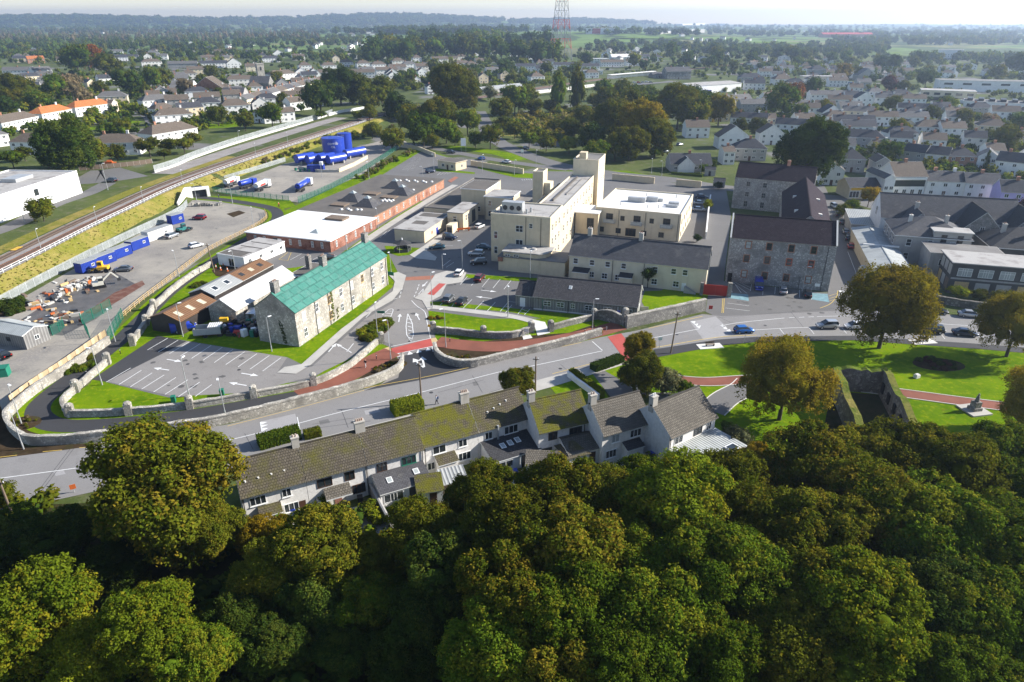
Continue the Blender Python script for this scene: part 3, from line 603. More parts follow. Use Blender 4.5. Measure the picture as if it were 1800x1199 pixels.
class Bd:
 """a building standing on A, its front running from A to B (local x), its depth behind (local y)"""
 def __init__(s,name,label,cat,A,B=None,D=8,h=5,roof='gable',rise=2.5,wm='white',rm='slate',over=.3,ang=None,L=None,z=0.0,group=None,far=False,fascia="frame",thick=.14,gover=None):
  A = G(*A,z) if not isinstance(A,Vector) else A
  if B is not None:
   B = G(*B,z) if not isinstance(B,Vector) else B
   d = B - A; L = math.hypot(d.x,d.y); ang = math.atan2(d.y,d.x)
  s.L,s.D,s.h,s.rise,s.roof,s.far = L,D,h,rise,roof,far
  s.root = thing(name,label,cat,(A.x,A.y,z if B is not None or True else 0),ang,group); s.root.location.z = A.z if not z else z
  w = MB(); w.box(0,0,0,L,D,h,0)
  if roof == 'gable':
   for x,fl in ((0,1),(L,0)):
    tri = [(x,0,h),(x,D,h),(x,D / 2,h + rise)]; w.face(tri[::-1] if fl else tri,0,[(0,h),(D,h),(D / 2,h + rise)] if not fl else [(D / 2,h + rise),(D,h),(0,h)])
  if roof == 'gabley':
   for y,fl in ((0,0),(D,1)):
    tri = [(0,y,h),(L,y,h),(L / 2,y,h + rise)]; w.face(tri[::-1] if fl else tri,0,[(0,h),(L,h),(L / 2,h + rise)] if not fl else [(L / 2,h + rise),(L,h),(0,h)])
  if roof == 'mono':
   for x,fl in ((0,1),(L,0)):
    tri = [(x,0,h),(x,D,h),(x,D,h + rise)]; w.face(tri[::-1] if fl else tri,0)
   w.face([(L,D,h),(0,D,h),(0,D,h + rise),(L,D,h + rise)],0)
  w.build('wall',M[wm],s.root)
  r = MB(); o = over; T = thick
  def slab(q,m=0):
   a,b_,c,d_ = [Vector(x) for x in q]; nn = (b_ - a).cross(c - a).normalized() * T; u = (b_ - a).length; v = (c - b_).length
   up = [x + nn for x in (a,b_,c,d_)]; r.face(up,m,[(0,0),(u,0),(u,v),(0,v)]); r.face([d_,c,b_,a],1)
   for i in range(4):
    x0,x1 = (a,b_,c,d_)[i],(a,b_,c,d_)[(i + 1) % 4]; r.face([x0,x1,x1 + nn,x0 + nn],1)
  e = .004
  if roof == 'gable':
   k = rise / (D / 2); zl = h - o * k + e; g = o * .6 if gover is None else gover
   slab([(-g,-o,zl),(L + g,-o,zl),(L + g,D / 2,h + rise + e),(-g,D / 2,h + rise + e)]); slab([(L + g,D + o,zl),(-g,D + o,zl),(-g,D / 2,h + rise + e),(L + g,D / 2,h + rise + e)])
  elif roof == 'gabley':
   k = rise / (L / 2); zl = h - o * k + e; g = o * .6 if gover is None else gover
   slab([(-o,D + g,zl),(-o,-g,zl),(L / 2,-g,h + rise + e),(L / 2,D + g,h + rise + e)]); slab([(L + o,-g,zl),(L + o,D + g,zl),(L / 2,D + g,h + rise + e),(L / 2,-g,h + rise + e)])
  elif roof == 'hip':
   k = rise / (min(L,D) / 2); zl = h - o * k + e; zr = h + rise + e
   if L >= D: a,b2 = (D / 2,D / 2,zr),(L - D / 2,D / 2,zr)
   else: a,b2 = (L / 2,L / 2,zr),(L / 2,D - L / 2,zr)
   c = [(-o,-o,zl),(L + o,-o,zl),(L + o,D + o,zl),(-o,D + o,zl)]
   def sf(q):
    q = [Vector(x) for x in q]; ux = (q[1] - q[0]).normalized(); nn = (q[1] - q[0]).cross(q[2] - q[0]).normalized(); vy = nn.cross(ux)
    r.face(q,0,[((x - q[0]).dot(ux),(x - q[0]).dot(vy)) for x in q])
   if L >= D: sf([c[0],c[1],b2,a]); sf([c[1],c[2],b2]); sf([c[2],c[3],a,b2]); sf([c[3],c[0],a])
   else: sf([c[0],c[1],a]); sf([c[1],c[2],b2,a]); sf([c[2],c[3],b2]); sf([c[3],c[0],a,b2])
   for i in range(4):
    x0,x1 = c[i],c[(i + 1) % 4]; r.face([(x0[0],x0[1],zl - .15),(x1[0],x1[1],zl - .15),x1,x0],1)
   r.face([(x,y,zl - .15) for x,y,_ in c[::-1]],1)
  elif roof == 'mono':
   k = rise / D; slab([(-o,-o,h - o * k + e),(L + o,-o,h - o * k + e),(L + o,D + o,h + rise + o * k + e),(-o,D + o,h + rise + o * k + e)])
  elif roof == 'flat':
   r.box(-o,-o,h + e,L + o,D + o,h + .22,1,True); r.face([(-o + .12,-o + .12,h + .235),(L + o - .12,-o + .12,h + .235),(L + o - .12,D + o - .12,h + .235),(-o + .12,D + o - .12,h + .235)],0,[(0,0),(L,0),(L,D),(0,D)])
  elif roof == 'parapet':
   r.face([(.25,.25,h + .03),(L - .25,.25,h + .03),(L - .25,D - .25,h + .03),(.25,D - .25,h + .03)],0,[(0,0),(L,0),(L,D),(0,D)])
   for q in ((0,0,L,.25),(0,D - .25,L,D),(0,.25,.25,D - .25),(L - .25,.25,L,D - .25)): r.box(q[0] - .03 if q[0] == 0 else q[0],q[1] - .03 if q[1] == 0 else q[1],h + e,q[2] + .03 if q[2] == L else q[2],q[3] + .03 if q[3] == D else q[3],h + .38,1)
  s.roofo = r.build('roof',[M[rm],M[fascia]],s.root)
  if roof in ('gable','gabley') and not far:
   q = MB(); zt = h + rise + T * 1.05
   if roof == 'gable': q.bar((-over * .6,D / 2,zt),(L + over * .6,D / 2,zt),.28,.14)
   else: q.bar((L / 2,-over * .6,zt),(L / 2,D + over * .6,zt),.28,.14)
   q.build('ridge',M[rm],s.roofo)
 def place(s,face,x,z,y=0.0):
  return {'f': (x,-y,z),'b': (s.L - x,s.D + y,z),'r': (s.L + y,x,z),'l': (-y,s.D - x,z)}[face],FACE[face]
 def win(s,face,x,z,w=1.2,h=1.3,style='mts',fm='frame',gm='glass'):
  fme,gme = win_mesh(w,h,style,fm,gm,s.far); loc,rz = s.place(face,x,z,.004)
  o = obj('window',fme,s.root,loc,rz)
  if gme: obj('pane',gme,o)
  return o
 def wins(s,face,xs,zs,w=1.2,h=1.3,style='mts',fm='frame',gm='glass'):
  for z in zs:
   for x in xs: s.win(face,x,z,w,h,style,fm,gm)
 def row(s,face,n,zs,w=1.2,h=1.3,style='mts',fm='frame',gm='glass'):
  T = s.L if face in 'fb' else s.D; s.wins(face,[T * (i + .5) / n for i in range(n)],zs,w,h,style,fm,gm)
 def door(s,face,x,w=.95,h=2.05,m='frame_brown',z=.02):
  loc,rz = s.place(face,x,z,.004)
  d = MB().box(-w / 2,-.05,0,w / 2,.02,h,0,True).build('door',M[m],s.root,loc,rz)
  MB().box(w / 2 - .14,-.09,h * .48,w / 2 - .08,-.05,h * .54,0,True).build('handle',M['grey_metal'],d); return d
 def panel(s,name,face,x,z,w,h,m,y=.03):
  loc,rz = s.place(face,x,z,.004); return MB().box(-w / 2,-y,0,w / 2,.02,h,0,True).build(name,M[m],s.root,loc,rz)
 def box(s,name,x0,y0,z0,x1,y1,z1,m,parent=None): return MB().box(x0,y0,z0,x1,y1,z1,0,True).build(name,M[m],parent or s.root)
 def rz(s,x,y):
  if s.roof == 'gable': return s.h + s.rise * (1 - abs(y - s.D / 2) / (s.D / 2))
  if s.roof == 'gabley': return s.h + s.rise * (1 - abs(x - s.L / 2) / (s.L / 2))
  if s.roof == 'mono': return s.h + s.rise * y / s.D
  if s.roof == 'hip': return s.h + s.rise * min(1,min(x,s.L - x,y,s.D - y) / (min(s.L,s.D) / 2))
  return s.h + .2
 def chimney(s,x,y,w=.9,d=.6,up=1.3,m='chim',pots=2,pm='orange_brick'):
  z0 = s.rz(x,y) - .9; z1 = s.rz(x,y) + up; c = MB().box(x - w / 2,y - d / 2,z0,x + w / 2,y + d / 2,z1)
  c.box(x - w / 2 - .07,y - d / 2 - .07,z1,x + w / 2 + .07,y + d / 2 + .07,z1 + .14,0,True)
  o = c.build('chimney',M[m],s.root)
  for i in range(pots):
   px_ = x + (i - (pots - 1) / 2) * w / max(pots,1) * .8
   MB().tube((px_,y,z1 + .14),(px_,y,z1 + .5),.13,6,0,.10).build('chimney_pot',M[pm],o)
  return o
 def skylight(s,x,y,w=.8,l=1.1,face=-1):
  k = s.rise / (s.D / 2) if s.roof == 'gable' else s.rise / s.D; sl = math.sqrt(1 + k * k); z = s.rz(x,y) + .17
  if s.roof == 'gabley': k = 0
  mb = MB(); mb.box(-w / 2,-l / 2,0,w / 2,l / 2,.07); o = mb.build('skylight',M['frame'],s.roofo,(x,y,z)); o.rotation_euler = (math.atan(k) * (1 if y < s.D / 2 or s.roof == 'mono' else -1),0,0)
  g = MB().box(-w / 2 + .1,-l / 2 + .1,.07,w / 2 - .1,l / 2 - .1,.085).build('pane',M['blind'],o)
  return o
 def downpipe(s,face,x,h=None,m='dark_metal'):
  loc,rz = s.place(face,x,.05,.09); return MB().tube((0,0,0),(0,0,(h or s.h) - .1),.06,6).build('downpipe',M[m],s.root,loc,rz)
 def gutter(s,face='f',m='dark_metal'):
  o = .38; z = s.h - .08 - (.3 * s.rise / (s.D / 2) if s.roof == 'gable' else 0); mb = MB()
  if face == 'f': mb.bar((0,-o,z),(s.L,-o,z),.13,.1)
  else: mb.bar((0,s.D + o,z),(s.L,s.D + o,z),.13,.1)
  return mb.build('gutter',M[m],s.root)
V = lambda x,y,z=0.0: Vector((x,y,z))
SITE = R(-17.2); FX = Vector((math.cos(SITE),math.sin(SITE),0)); FY = Vector((-math.sin(SITE),math.cos(SITE),0))
# ================================================================= NEAR AND MIDDLE BUILDINGS
def lean_to(b,x0,x1,proj,zh,zl,rm='tile_brown',wm='dash',walls=True,face='f'):
 """single pitch extension out from the front wall"""
 if walls:
  w = MB(); P = [(x0,-proj),(x1,-proj),(x1,-.01),(x0,-.01)]
  w.face([(x0,-proj,0),(x1,-proj,0),(x1,-proj,zl),(x0,-proj,zl)])
  w.face([(x1,-proj,0),(x1,-.01,0),(x1,-.01,zh),(x1,-proj,zl)]); w.face([(x0,-.01,0),(x0,-proj,0),(x0,-proj,zl),(x0,-.01,zh)])
  w.build('extension_wall',M[wm],b.root)
 r = MB(); e = .2; k = (zh - zl) / proj; sl = math.hypot(proj + e,zh - zl)
 q = [Vector(x) for x in ((x0 - .12,-proj - e,zl - e * k),(x1 + .12,-proj - e,zl - e * k),(x1 + .12,-.012,zh),(x0 - .12,-.012,zh))]
 up = [x + Vector((0,0,.13)) for x in q]; r.face(up,0,[(0,0),(x1 - x0,0),(x1 - x0,sl),(0,sl)]); r.face(q[::-1],1)
 for i in range(4): r.face([q[i],q[(i + 1) % 4],up[(i + 1) % 4],up[i]],1)
 return r.build('extension_roof',[M[rm],M['frame']],b.root)
def ext_win(b,x,z,w,h,y,style='3',fm='frame',gm='glass'):
 f,g = win_mesh(w,h,style,fm,gm,False); o = obj('window',f,b.root,(x,-y - .004,z),0); obj('pane',g,o); return o
def roof_window(b,x,y,z,k,w=.75,l=1.0):
 o = MB().box(-w / 2,-l / 2,0,w / 2,l / 2,.09).build('skylight',M['frame'],b.root,(x,y,z)); o.rotation_euler = (math.atan(k),0,0)
 MB().box(-w / 2 + .1,-l / 2 + .1,.09,w / 2 - .1,l / 2 - .1,.1).build('pane',M['blind'],o); return o
# ---- the terrace along the main road (rear walls face the camera)
tA,tB = G(422,875,5.2),G(746,788,5.2); tA.z = tB.z = 0; d1 = (tB - tA) / 3
TG = 'terraced houses along the main road'
tn = Vector((-d1.y,d1.x,0)).normalized()
def terrace(A,B,label,rm,D=7.0,gover=.0,h=5.2,rise=2.75): return Bd('terraced_house',label,'house',A + tn * .35,B + tn * .35,D,h,'gable',rise,'dash',rm,.42,gover=gover,group=TG)
h1 = terrace(tA,tA + d1 * .997,'end terrace house nearest the big roadside tree, tiled roof with a row of vents','tile_brown')
h1.win('f',1.9,3.25,1.9,1.25,'3s'); h1.win('f',5.3,3.3,1.1,1.2,'ms'); h1.win('f',5.6,.9,1.8,1.3,'3s'); lean_to(h1,1.8,4.3,1.3,2.85,2.3,'tile_brown'); h1.door('f',6.9)
h1.downpipe('f',.25); h1.chimney(7.6,3.5,.9,.7,1.3)
for i in range(4):
 x = .9 + i * 1.55; y = 1.1; MB().tube((0,0,0),(0,0,.35),.13,6).build('roof_vent',M['pale_concrete'],h1.roofo,(x,y + i * .05,h1.rz(x,y)))
h2 = terrace(tA + d1 * 1.003,tA + d1 * 1.997,'middle terrace house with brown framed windows and corrugated porch canopy','tile_brown')
h2.win('f',2.2,3.2,1.9,1.3,'m','frame_brown'); h2.win('f',5.4,3.2,1.3,1.3,'m','frame_brown'); h2.win('f',6.4,.8,1.7,1.4,'3','frame_brown'); h2.door('f',3.6,m='brick')
lean_to(h2,2.0,5.1,1.5,2.8,2.2,'rib_dark',walls=False); lean_to(h2,2.0,5.1,1.5,2.86,2.26,'tile_grey',walls=False); h2.downpipe('f',7.6)
h3 = terrace(tA + d1 * 2.003,tB,'terrace house with slate rear extension holding two skylights and moss','tile_brown')
h3.chimney(.3,3.5,1.3,.8,1.35,pots=4); h3.win('f',1.9,3.15,1.4,1.3,'m','frame_brown'); h3.win('f',5.6,3.15,2.0,1.2,'3s','green_steel'); h3.downpipe('f',7.5)
lean_to(h3,.5,7.4,3.6,3.0,2.3,'slate','white'); roof_window(h3,2.3,-1.8,2.78,.19); roof_window(h3,6.0,-1.6,2.84,.19)
ext_win(h3,2.2,.75,2.6,1.3,3.6,'3m'); ext_win(h3,5.6,.1,2.6,2.05,3.6,'3','dark_metal')
uA,uB = G(745,785,5.2),G(932,733,5.2); uA.z = uB.z = 0; d2 = (uB - uA) / 2; tn = Vector((-d2.y,d2.x,0)).normalized()
h4 = terrace(uA,uA + d2 * .997,'terrace house under the most mossy long roof, with tiled porch','tile_moss',rise=2.9)
h4.win('f',2.3,3.2,1.9,1.25,'ms'); h4.win('f',5.8,3.2,1.3,1.2,'ms'); h4.win('f',1.0,.9,1.1,1.2,'m'); h4.win('f',6.0,.9,1.9,1.3,'3s'); lean_to(h4,1.6,4.4,1.5,2.9,2.3,'tile_brown'); h4.chimney(7.7,3.5,1.3,.8,1.4,pots=4); h4.downpipe('f',.2)
h5 = terrace(uA + d2 * 1.003,uB,'terrace house with dark slate rear extension and three skylights','tile_brown',rise=2.9)
h5.win('f',1.6,3.2,1.2,1.2,'ms'); h5.win('f',5.2,3.15,2.2,1.3,'3s'); lean_to(h5,.4,7.7,4.2,3.0,2.2,'slate_dark','white')
for i in range(3): roof_window(h5,2.9 + i * 1.25,-1.9 + i * .15,2.77 + i * .03,.19)
ext_win(h5,2.2,.8,2.2,1.1,4.2,'m','frame','glass'); MB().box(-.5,-.05,0,.5,.02,2.1,0,True).build('door',M['black'],h5.root,(5.2,-4.21,.02)); MB().tube((0,0,0),(0,0,2.4),.16,8).build('flue',M['grey_metal'],h5.root,(2.9,-.4,2.9))
for i in range(4): x = 2.2 + i * 1.1; MB().tube((0,0,0),(0,0,.35),.13,6).build('roof_vent',M['pale_concrete'],h5.roofo,(x,1.5 + i * .25,h5.rz(x,1.5 + i * .25)))
xA,xB = G(949,760,5.2),G(1040,739,5.2); xA.z = xB.z = 0; tn = Vector((-(xB - xA).y,(xB - xA).x,0)).normalized()
h6 = terrace(xA,xB,'single mossy roofed house with hipped conservatory behind, stepped forward from terrace','tile_moss',gover=.12,rise=2.9)
h6.win('f',2.2,3.2,1.4,1.3,'m','frame_brown'); h6.win('f',5.8,3.2,2.0,1.25,'3','dark_metal'); h6.win('f',1.2,.8,1.8,1.3,'3','dark_metal'); h6.chimney(.35,3.6,.95,.8,1.45,pots=2); h6.downpipe('f',7.2)
cw = MB(); cw.prism([(2.6,-3.6),(6.2,-3.6),(6.2,-.02),(2.6,-.02)],0,2.3); cw.build('conservatory',M['dash'],h6.root)
cr = MB(); a = [(2.4,-3.85,2.2),(6.4,-3.85,2.2),(6.4,-.02,2.2),(2.4,-.02,2.2)]; ap = (4.4,-1.8,3.7)
for i in range(4): cr.face([a[i],a[(i + 1) % 4],ap],0,[(0,0),(4,0),(2,2)])
cr.build('conservatory_roof',M['tile_brown'],h6.root)
yA,yB = G(1062,765,5.2),G(1147,741,5.2); yA.z = yB.z = 0; tn = Vector((-(yB - yA).y,(yB - yA).x,0)).normalized()
h7 = terrace(yA,yB,'white house with clean grey tiles and small dark porch, second from the park','tile_grey',gover=.12,rise=2.9)
h7.win('f',2.2,3.2,1.3,1.3,'ms','frame','blind'); h7.win('f',5.6,3.2,1.9,1.25,'3s'); h7.win('f',1.6,.8,1.8,1.3,'3s'); h7.chimney(.35,3.6,.95,.8,1.45,pots=2); lean_to(h7,3.4,6.2,1.4,2.8,2.3,'slate_dark'); h7.win('f',6.8,.8,.9,1.2,'m')
zA,zB = G(1181,769,5.2),G(1262,732,5.2); zA.z = zB.z = 0; tn = Vector((-(zB - zA).y,(zB - zA).x,0)).normalized()
h8 = terrace(zA,zB,'end house beside the park with wide grey flat roofed extension','tile_grey',gover=.12,D=7.6,rise=3.0)
h8.win('f',1.9,3.3,1.7,1.2,'m'); h8.win('f',5.9,3.3,1.7,1.2,'m','dark_metal'); h8.win('f',8.2,3.3,1.0,1.2,'m'); h8.chimney(.35,3.9,.95,.8,1.45,pots=2,pm='white'); h8.downpipe('f',.2)
h8.box('extension_wall',.2,-6.2,0,9.6,-.01,2.85,'grey_render'); h8.box('extension_roof',-.05,-6.45,2.86,9.8,-.012,3.05,'rib_pale')
o = h8.box('roof_light',6.6,-5.6,3.055,8.4,-4.2,3.25,'frame'); h8.box('pane',6.75,-5.45,3.252,8.25,-4.35,3.27,'glass',o)
sheet('patio',[(588,900),(690,874),(712,930),(610,955)],'concrete',.04); sheet('patio',[(440,935),(570,905),(585,940),(450,975)],'concrete',.04); sheet('patio',[(860,838),(925,824),(935,850),(870,862)],'concrete',.04); sheet('patio',[(1075,800),(1165,785),(1165,825),(1080,830)],'concrete',.04)
# small sheds behind the terrace
def shed(px,z,L,D,h,rise,ang,label,wm='white',rm='tile_grey',roof='gable'):
 A = G(*px,z); A.z = 0; b = Bd('garden_shed',label,'shed',A,None,D,h,roof,rise,wm,rm,.2,ang=R(ang),L=L); b.door('f',L * .6); return b
shed((1000,800),2.5,6.2,5.4,2.5,1.0,22,'tiled garage with long grey roof behind the mossy roofed house')
shed((925,818),2.3,4.4,2.8,2.2,.5,-4,'low tiled outhouse beside the blue bins','white','tile_grey','mono')
shed((735,868),2.2,3.2,2.8,2.2,.6,14,'small white shed with bright moss on its roof','white','tile_moss','mono')
shed((779,852),2.1,3.2,2.4,2.1,.5,20,'low corrugated lean-to behind the mossy terrace','timber_dark','rib_grey','mono')
# ---- green roofed stone house
b = Bd('stone_house','long derelict stone house with turquoise green netted roof','house',V(-40.9,118.4),V(-29.4,152.8),9.0,7.2,'gable',3.3,'green_wall','net_roof',.25,thick=.10,fascia='net_roof')
for i in range(8):
 x = 2.6 + i * 4.45
 for z in (1.2,4.6):
  q = b.win('f',x,z,1.05,1.75,'mts','timber' if (i + int(z)) % 3 == 0 else 'frame','blind' if (i * 7 + int(z)) % 4 == 0 else 'glass')
for x in (6.4,11.2,19.6,28.6,35.6): b.downpipe('f',x)
for x in (1.2,17.5,35.0): b.chimney(x,4.5,1.6,1.0,1.9,'stone',3)
iv = MB()
for i in range(70):
 a = random.uniform(0,6.28); zz_ = random.uniform(.2,5.0); yy = 3.2 + (zz_ - 2) * .12 + random.uniform(-.35,.35); s_ = random.uniform(.12,.26)
 iv.cbox((-.06,yy,zz_),.1,s_,s_,a)
b_ivy = iv.build('ivy',mat('ivy_leaf',(.06,.075,.02),.8,.4,2),b.root)
iv = MB()
for i in range(90):
 zz_ = random.uniform(.3,7.0); x = 12.4 + random.uniform(-.3,.3) + (1.6 if zz_ < 2.5 and random.random() < .5 else 0); s_ = random.uniform(.12,.28); iv.cbox((x,-.08,zz_),s_,.12,s_,random.uniform(-.4,.4))
iv.build('ivy',mat('ivy_leaf2',(.11,.12,.025),.8,.4,2),b.root)
c = Bd('outbuilding','low grey flat roofed outbuilding with tall chimney behind the green roofed house','building',V(-49.5,148.5),None,12,3.0,'flat',0,'grey_render','felt',.2,ang=R(71.5),L=9)
c.root.location = (-40.5,147,0); c.chimney(5,10,1.1,1.0,3.2,'stone',2)
# ---- sheds west of it
b = Bd('white_roofed_shed','long stone shed with bright white sheet roof','shed',V(-56.6,129.0),V(-50.3,149.8),6.6,3.2,'gable',2.0,'stone_pale','rib_white',.3)
for x in (3,8,13,18): b.win('f',x,1.0,1.0,1.2,'m','timber_dark')
b.door('f',15.5,1.4,2.3,'timber_dark'); b.door('f',10.5,1.2,2.2,'black')
b = Bd('brown_barn','low brown corrugated barn with three pale roof panels','shed',V(-65.8,124.0),V(-62.6,134.6),7.2,2.9,'gable',1.3,'rib_dark','rib_brown',.25,fascia='rib_brown')
for x in (1.8,5.2,8.6):
 o = MB().box(-.55,-.9,0,.55,.9,.04).build('roof_panel',M['rib_rooflight'],b.roofo,(x,1.7,b.rz(x,1.7) + .15)); o.rotation_euler = (math.atan(1.3 / 3.6),0,0)
b = Bd('grey_barn','corrugated barn half grey and half brown behind the white roof','shed',V(-63.6,136.0),V(-60.9,145.2),6.4,3.6,'gable',1.2,'rib_dark','rib_grey',.2,gover=0)
b2 = Bd('grey_barn','brown sheeted rear half of the corrugated barn','shed',V(-60.88,145.3),V(-57.6,156.6),6.4,3.6,'gable',1.2,'rib_dark','rib_brown',.2,gover=0)
for q,x,m_ in ((b,2.5,'glass'),(b,6.5,'glass'),(b2,2,'dark_metal'),(b2,5.5,'rib_rooflight'),(b2,9,'dark_metal')):
 o = MB().box(-.6,-.6,0,.6,.6,.05).build('roof_panel',M[m_],q.roofo,(x,1.6,q.rz(x,1.6) + .15)); o.rotation_euler = (math.atan(1.2 / 3.2),0,0)
 if m_ == 'glass': MB().box(-.75,-.75,-.02,.75,.75,.02).build('panel_frame',M['white_metal'],o)
b = Bd('prefab_office','white prefabricated cabin of four units with flat grey roof','cabin',V(-75.4,167.4),V(-67.4,164.0),15.2,2.8,'flat',0,'white','felt_pale',.12)
b.win('f',4.4,.1,1.8,2.1,'m'); b.wins('r',[2,6,10,13.6],[1.2],1.1,.9,'m'); b.box('roof_panel',.3,.3,3.04,7.6,3.4,3.06,'felt')
for y in (3.8,7.6,11.4): b.box('joint',8.69,y - .05,0,8.74,y + .05,2.8,'grey_metal'); b.box('roof_seam',1,y - .25,3.04,8,y + .1,3.1,'felt')
# ---- brick clinic
b = Bd('brick_clinic','single storey red brick clinic with white flat roof','building',V(-74.6,186.0),V(-48.9,177.3),25,3.1,'flat',0,'brick','white_roof',.35)
b.wins('f',[3,6,14.5,17.5,21.5,24.5],[.9],.75,1.7,'t3'); b.door('f',11,1.2,2.3,'frame'); b.panel('porch_recess','f',9.6,.02,1.6,2.5,'dark_metal'); b.wins('r',[3,8,13,18,22],[.8],.8,1.7,'t3')
b.box('roof_well',14,18,3.35,20,22,3.9,'timber_dark'); o = MB(); ap = (19,6,4.3)
Q = [(17.6,4.6,3.36),(20.4,4.6,3.36),(20.4,7.4,3.36),(17.6,7.4,3.36)]
for i in range(4): o.face([Q[i],Q[(i + 1) % 4],ap])
o.build('roof_lantern',M['blind'],b.roofo)
b2 = Bd('brick_clinic','long dark roofed rear wing of the brick clinic with grey pyramid rooflights','building',V(-74.6,186.0) + FY * 25.6 + FX * .2,None,56,3.1,'flat',0,'orange_brick','felt',.35,ang=SITE,L=26.0,fascia='timber_dark')
b2.wins('r',[3,7,11,16,21,26,31,37,43,48],[.8],.8,1.7,'t3')
for y in (13.5,33,40): b2.panel('porch_recess','r',y,.02,2.2,2.7,'brick')
for x,y in ((18,12),(10,17),(15,38),(21.5,30)):
 o = MB(); ap = (x,y,6.3); Q = [(x - 3.6,y - 3.6,3.36),(x + 3.6,y - 3.6,3.36),(x + 3.6,y + 3.6,3.36),(x - 3.6,y + 3.6,3.36)]
 for i in range(4): o.face([Q[i],Q[(i + 1) % 4],ap],0,[(0,0),(7,0),(3.5,4)])
 p = o.build('pyramid_roof',M['slate'],b2.roofo); o = MB(); k = .27
 Q = [(x + (q[0] - x) * k,y + (q[1] - y) * k,6.3 + .06 - (6.3 - 3.36) * k) for q in Q]; ap = (x,y,6.42)
 for i in range(4): o.face([Q[i],Q[(i + 1) % 4],ap])
 o.build('roof_lantern',M['blind'],p)
for x,y in ((9.5,9),(20,23),(12,26)): b2.box('roof_well',x - 2.5,y - 1.8,3.35,x + 2.5,y + 1.8,3.75,'timber_dark')
dm = MB()
for i in range(6):
 a = i * math.pi / 3
 dm.face([(0,0,.45),(.45 * math.cos(a),.45 * math.sin(a),.3),(.45 * math.cos(a + math.pi / 3),.45 * math.sin(a + math.pi / 3),.3)]); dm.face([(.45 * math.cos(a),.45 * math.sin(a),.3),(.6 * math.cos(a),.6 * math.sin(a),0),(.6 * math.cos(a + math.pi / 3),.6 * math.sin(a + math.pi / 3),0),(.45 * math.cos(a + math.pi / 3),.45 * math.sin(a + math.pi / 3),.3)])
dme = dm.mesh('roof_dome',[M['white_roof']])
for x,y in [(13 + i * 1.6,4 + (i % 2) * 1.2) for i in range(4)] + [(19,5.5)] + [(20 + (i % 3) * 1.5,18 + (i // 3) * 1.6) for i in range(6)] + [(12 + i * 1.7,48 + (i % 2) * 1.6) for i in range(8)] + [(20 + i * 1.5,35.5) for i in range(3)]: obj('roof_dome',dme,b2.roofo,(x,y,3.34))
# ---- hospital
def hb(px,py,L,D,h,label,roof='parapet',wm='cream',rm='felt_mid',name='hospital_wing',fascia='cream2',**k): return Bd(name,label,'building',V(px,py),None,D,h,roof,0,wm,rm,.25,ang=SITE,L=L,fascia=fascia,**k)
b = hb(-5.4,170.3,15.6,13.2,12.4,'tall cream three storey front wing of the hospital',rm='felt_pale')
b.wins('f',[1.3],[2.2,6.2],.95,1.9,'t'); b.win('f',7.6,3.2,1.9,3.2,'mt'); b.win('f',7.6,8.4,1.9,1.7,'mt'); b.win('f',10.6,9.6,.95,1.2,'t'); b.wins('r',[2.5,6,9.5],[1.5,5.2,8.8],1.0,1.7,'t'); b.downpipe('f',13.2); b.downpipe('f',9.3)
o = b.box('rooftop_plant',2.2,2.4,12.4,7.6,4.8,15.2,'grey_metal')
for i in range(3): MB().tube((3.1 + i * 1.8,2.36,13.8),(3.1 + i * 1.8,2.30,13.8),.62,12).build('fan',M['dark_metal'],o)
for q in ((1.4,4),(8.6,3.2),(9.2,5)): MB().tube((q[0],q[1],12.4),(q[0],q[1],13.6),.3,8).build('duct',M['grey_metal'],b.root)
rl = MB()
for i in range(9): rl.tube((.3 + i * 1.9,.2,12.7),(.3 + i * 1.9,.2,13.5),.03,4)
rl.bar((.3,.2,13.5),(15.4,.2,13.5),.04,.04); rl.build('railing',M['grey_metal'],b.root)
a0 = V(-5.4,170.3) + FY * 13.25 + FX * 8.2
b = hb(a0.x,a0.y,7.3,56,11.6,'long narrow cream hospital spine with pale streaked roof',rm='felt_pale')
b.row('r',13,[1.5,5.2,8.6],1.0,1.7,'t'); b.box('roof_duct',2.4,8,11.65,2.9,40,12.1,'felt'); b.box('roof_kerb',4.4,16,11.65,4.7,38,11.9,'felt_mid')
a1 = a0 + FY * 44
b = hb(a1.x + .3,a1.y - .1,8.2,12,16.4,'square cream lift tower at the far end of the spine',wm='cream2',rm='felt_mid',name='hospital_tower'); b.row('r',3,[9,12.8],.8,1.4,'t'); b.box('plant_room',1.6,1.5,16.45,3.8,4.2,18.6,'cream')
a2 = a0 - FX * 4.3 + FY * 2
b = hb(a2.x,a2.y,4.2,42,8.4,'dark roofed strip of hospital running beside the spine',rm='felt'); b.row('f',1,[1.4,4.8],1,1.6,'t')
a3 = a2 + FY * 24 - FX * 3.8
b = hb(a3.x,a3.y,3.2,5.2,15.4,'slim square cream ventilation tower rising from the hospital roofs',name='hospital_tower',rm='felt_mid',wm='cream'); b.box('annexe',3.25,1.2,0,5.2,5,12.2,'cream2')
b = hb(-16.4,218.6,8.4,12.5,8.0,'cream two storey block with pale edged flat roof','flat',rm='felt',fascia='frame'); b.wins('f',[2.5,6],[1.2],1.1,1.6,'t')
b = hb(-8.6,211.2,8.6,10,7.2,'cream block with mottled roof between tower and two storey block','flat',rm='felt_pale',fascia='frame'); b.wins('f',[1.8,6.6],[1.2,4.4],1.1,1.7,'t'); b.downpipe('f',.2)
b = hb(0.2,212.5,11.5,9,5.4,'low cream link with grey roof in front of the road','flat',rm='felt_mid',fascia='cream2'); b.row('f',3,[3.2],1,1.3,'t')
b = hb(4.5,224,18,16,4.6,'broad low roof of the hospital beside the back road','flat',rm='felt_mid',fascia='cream2')
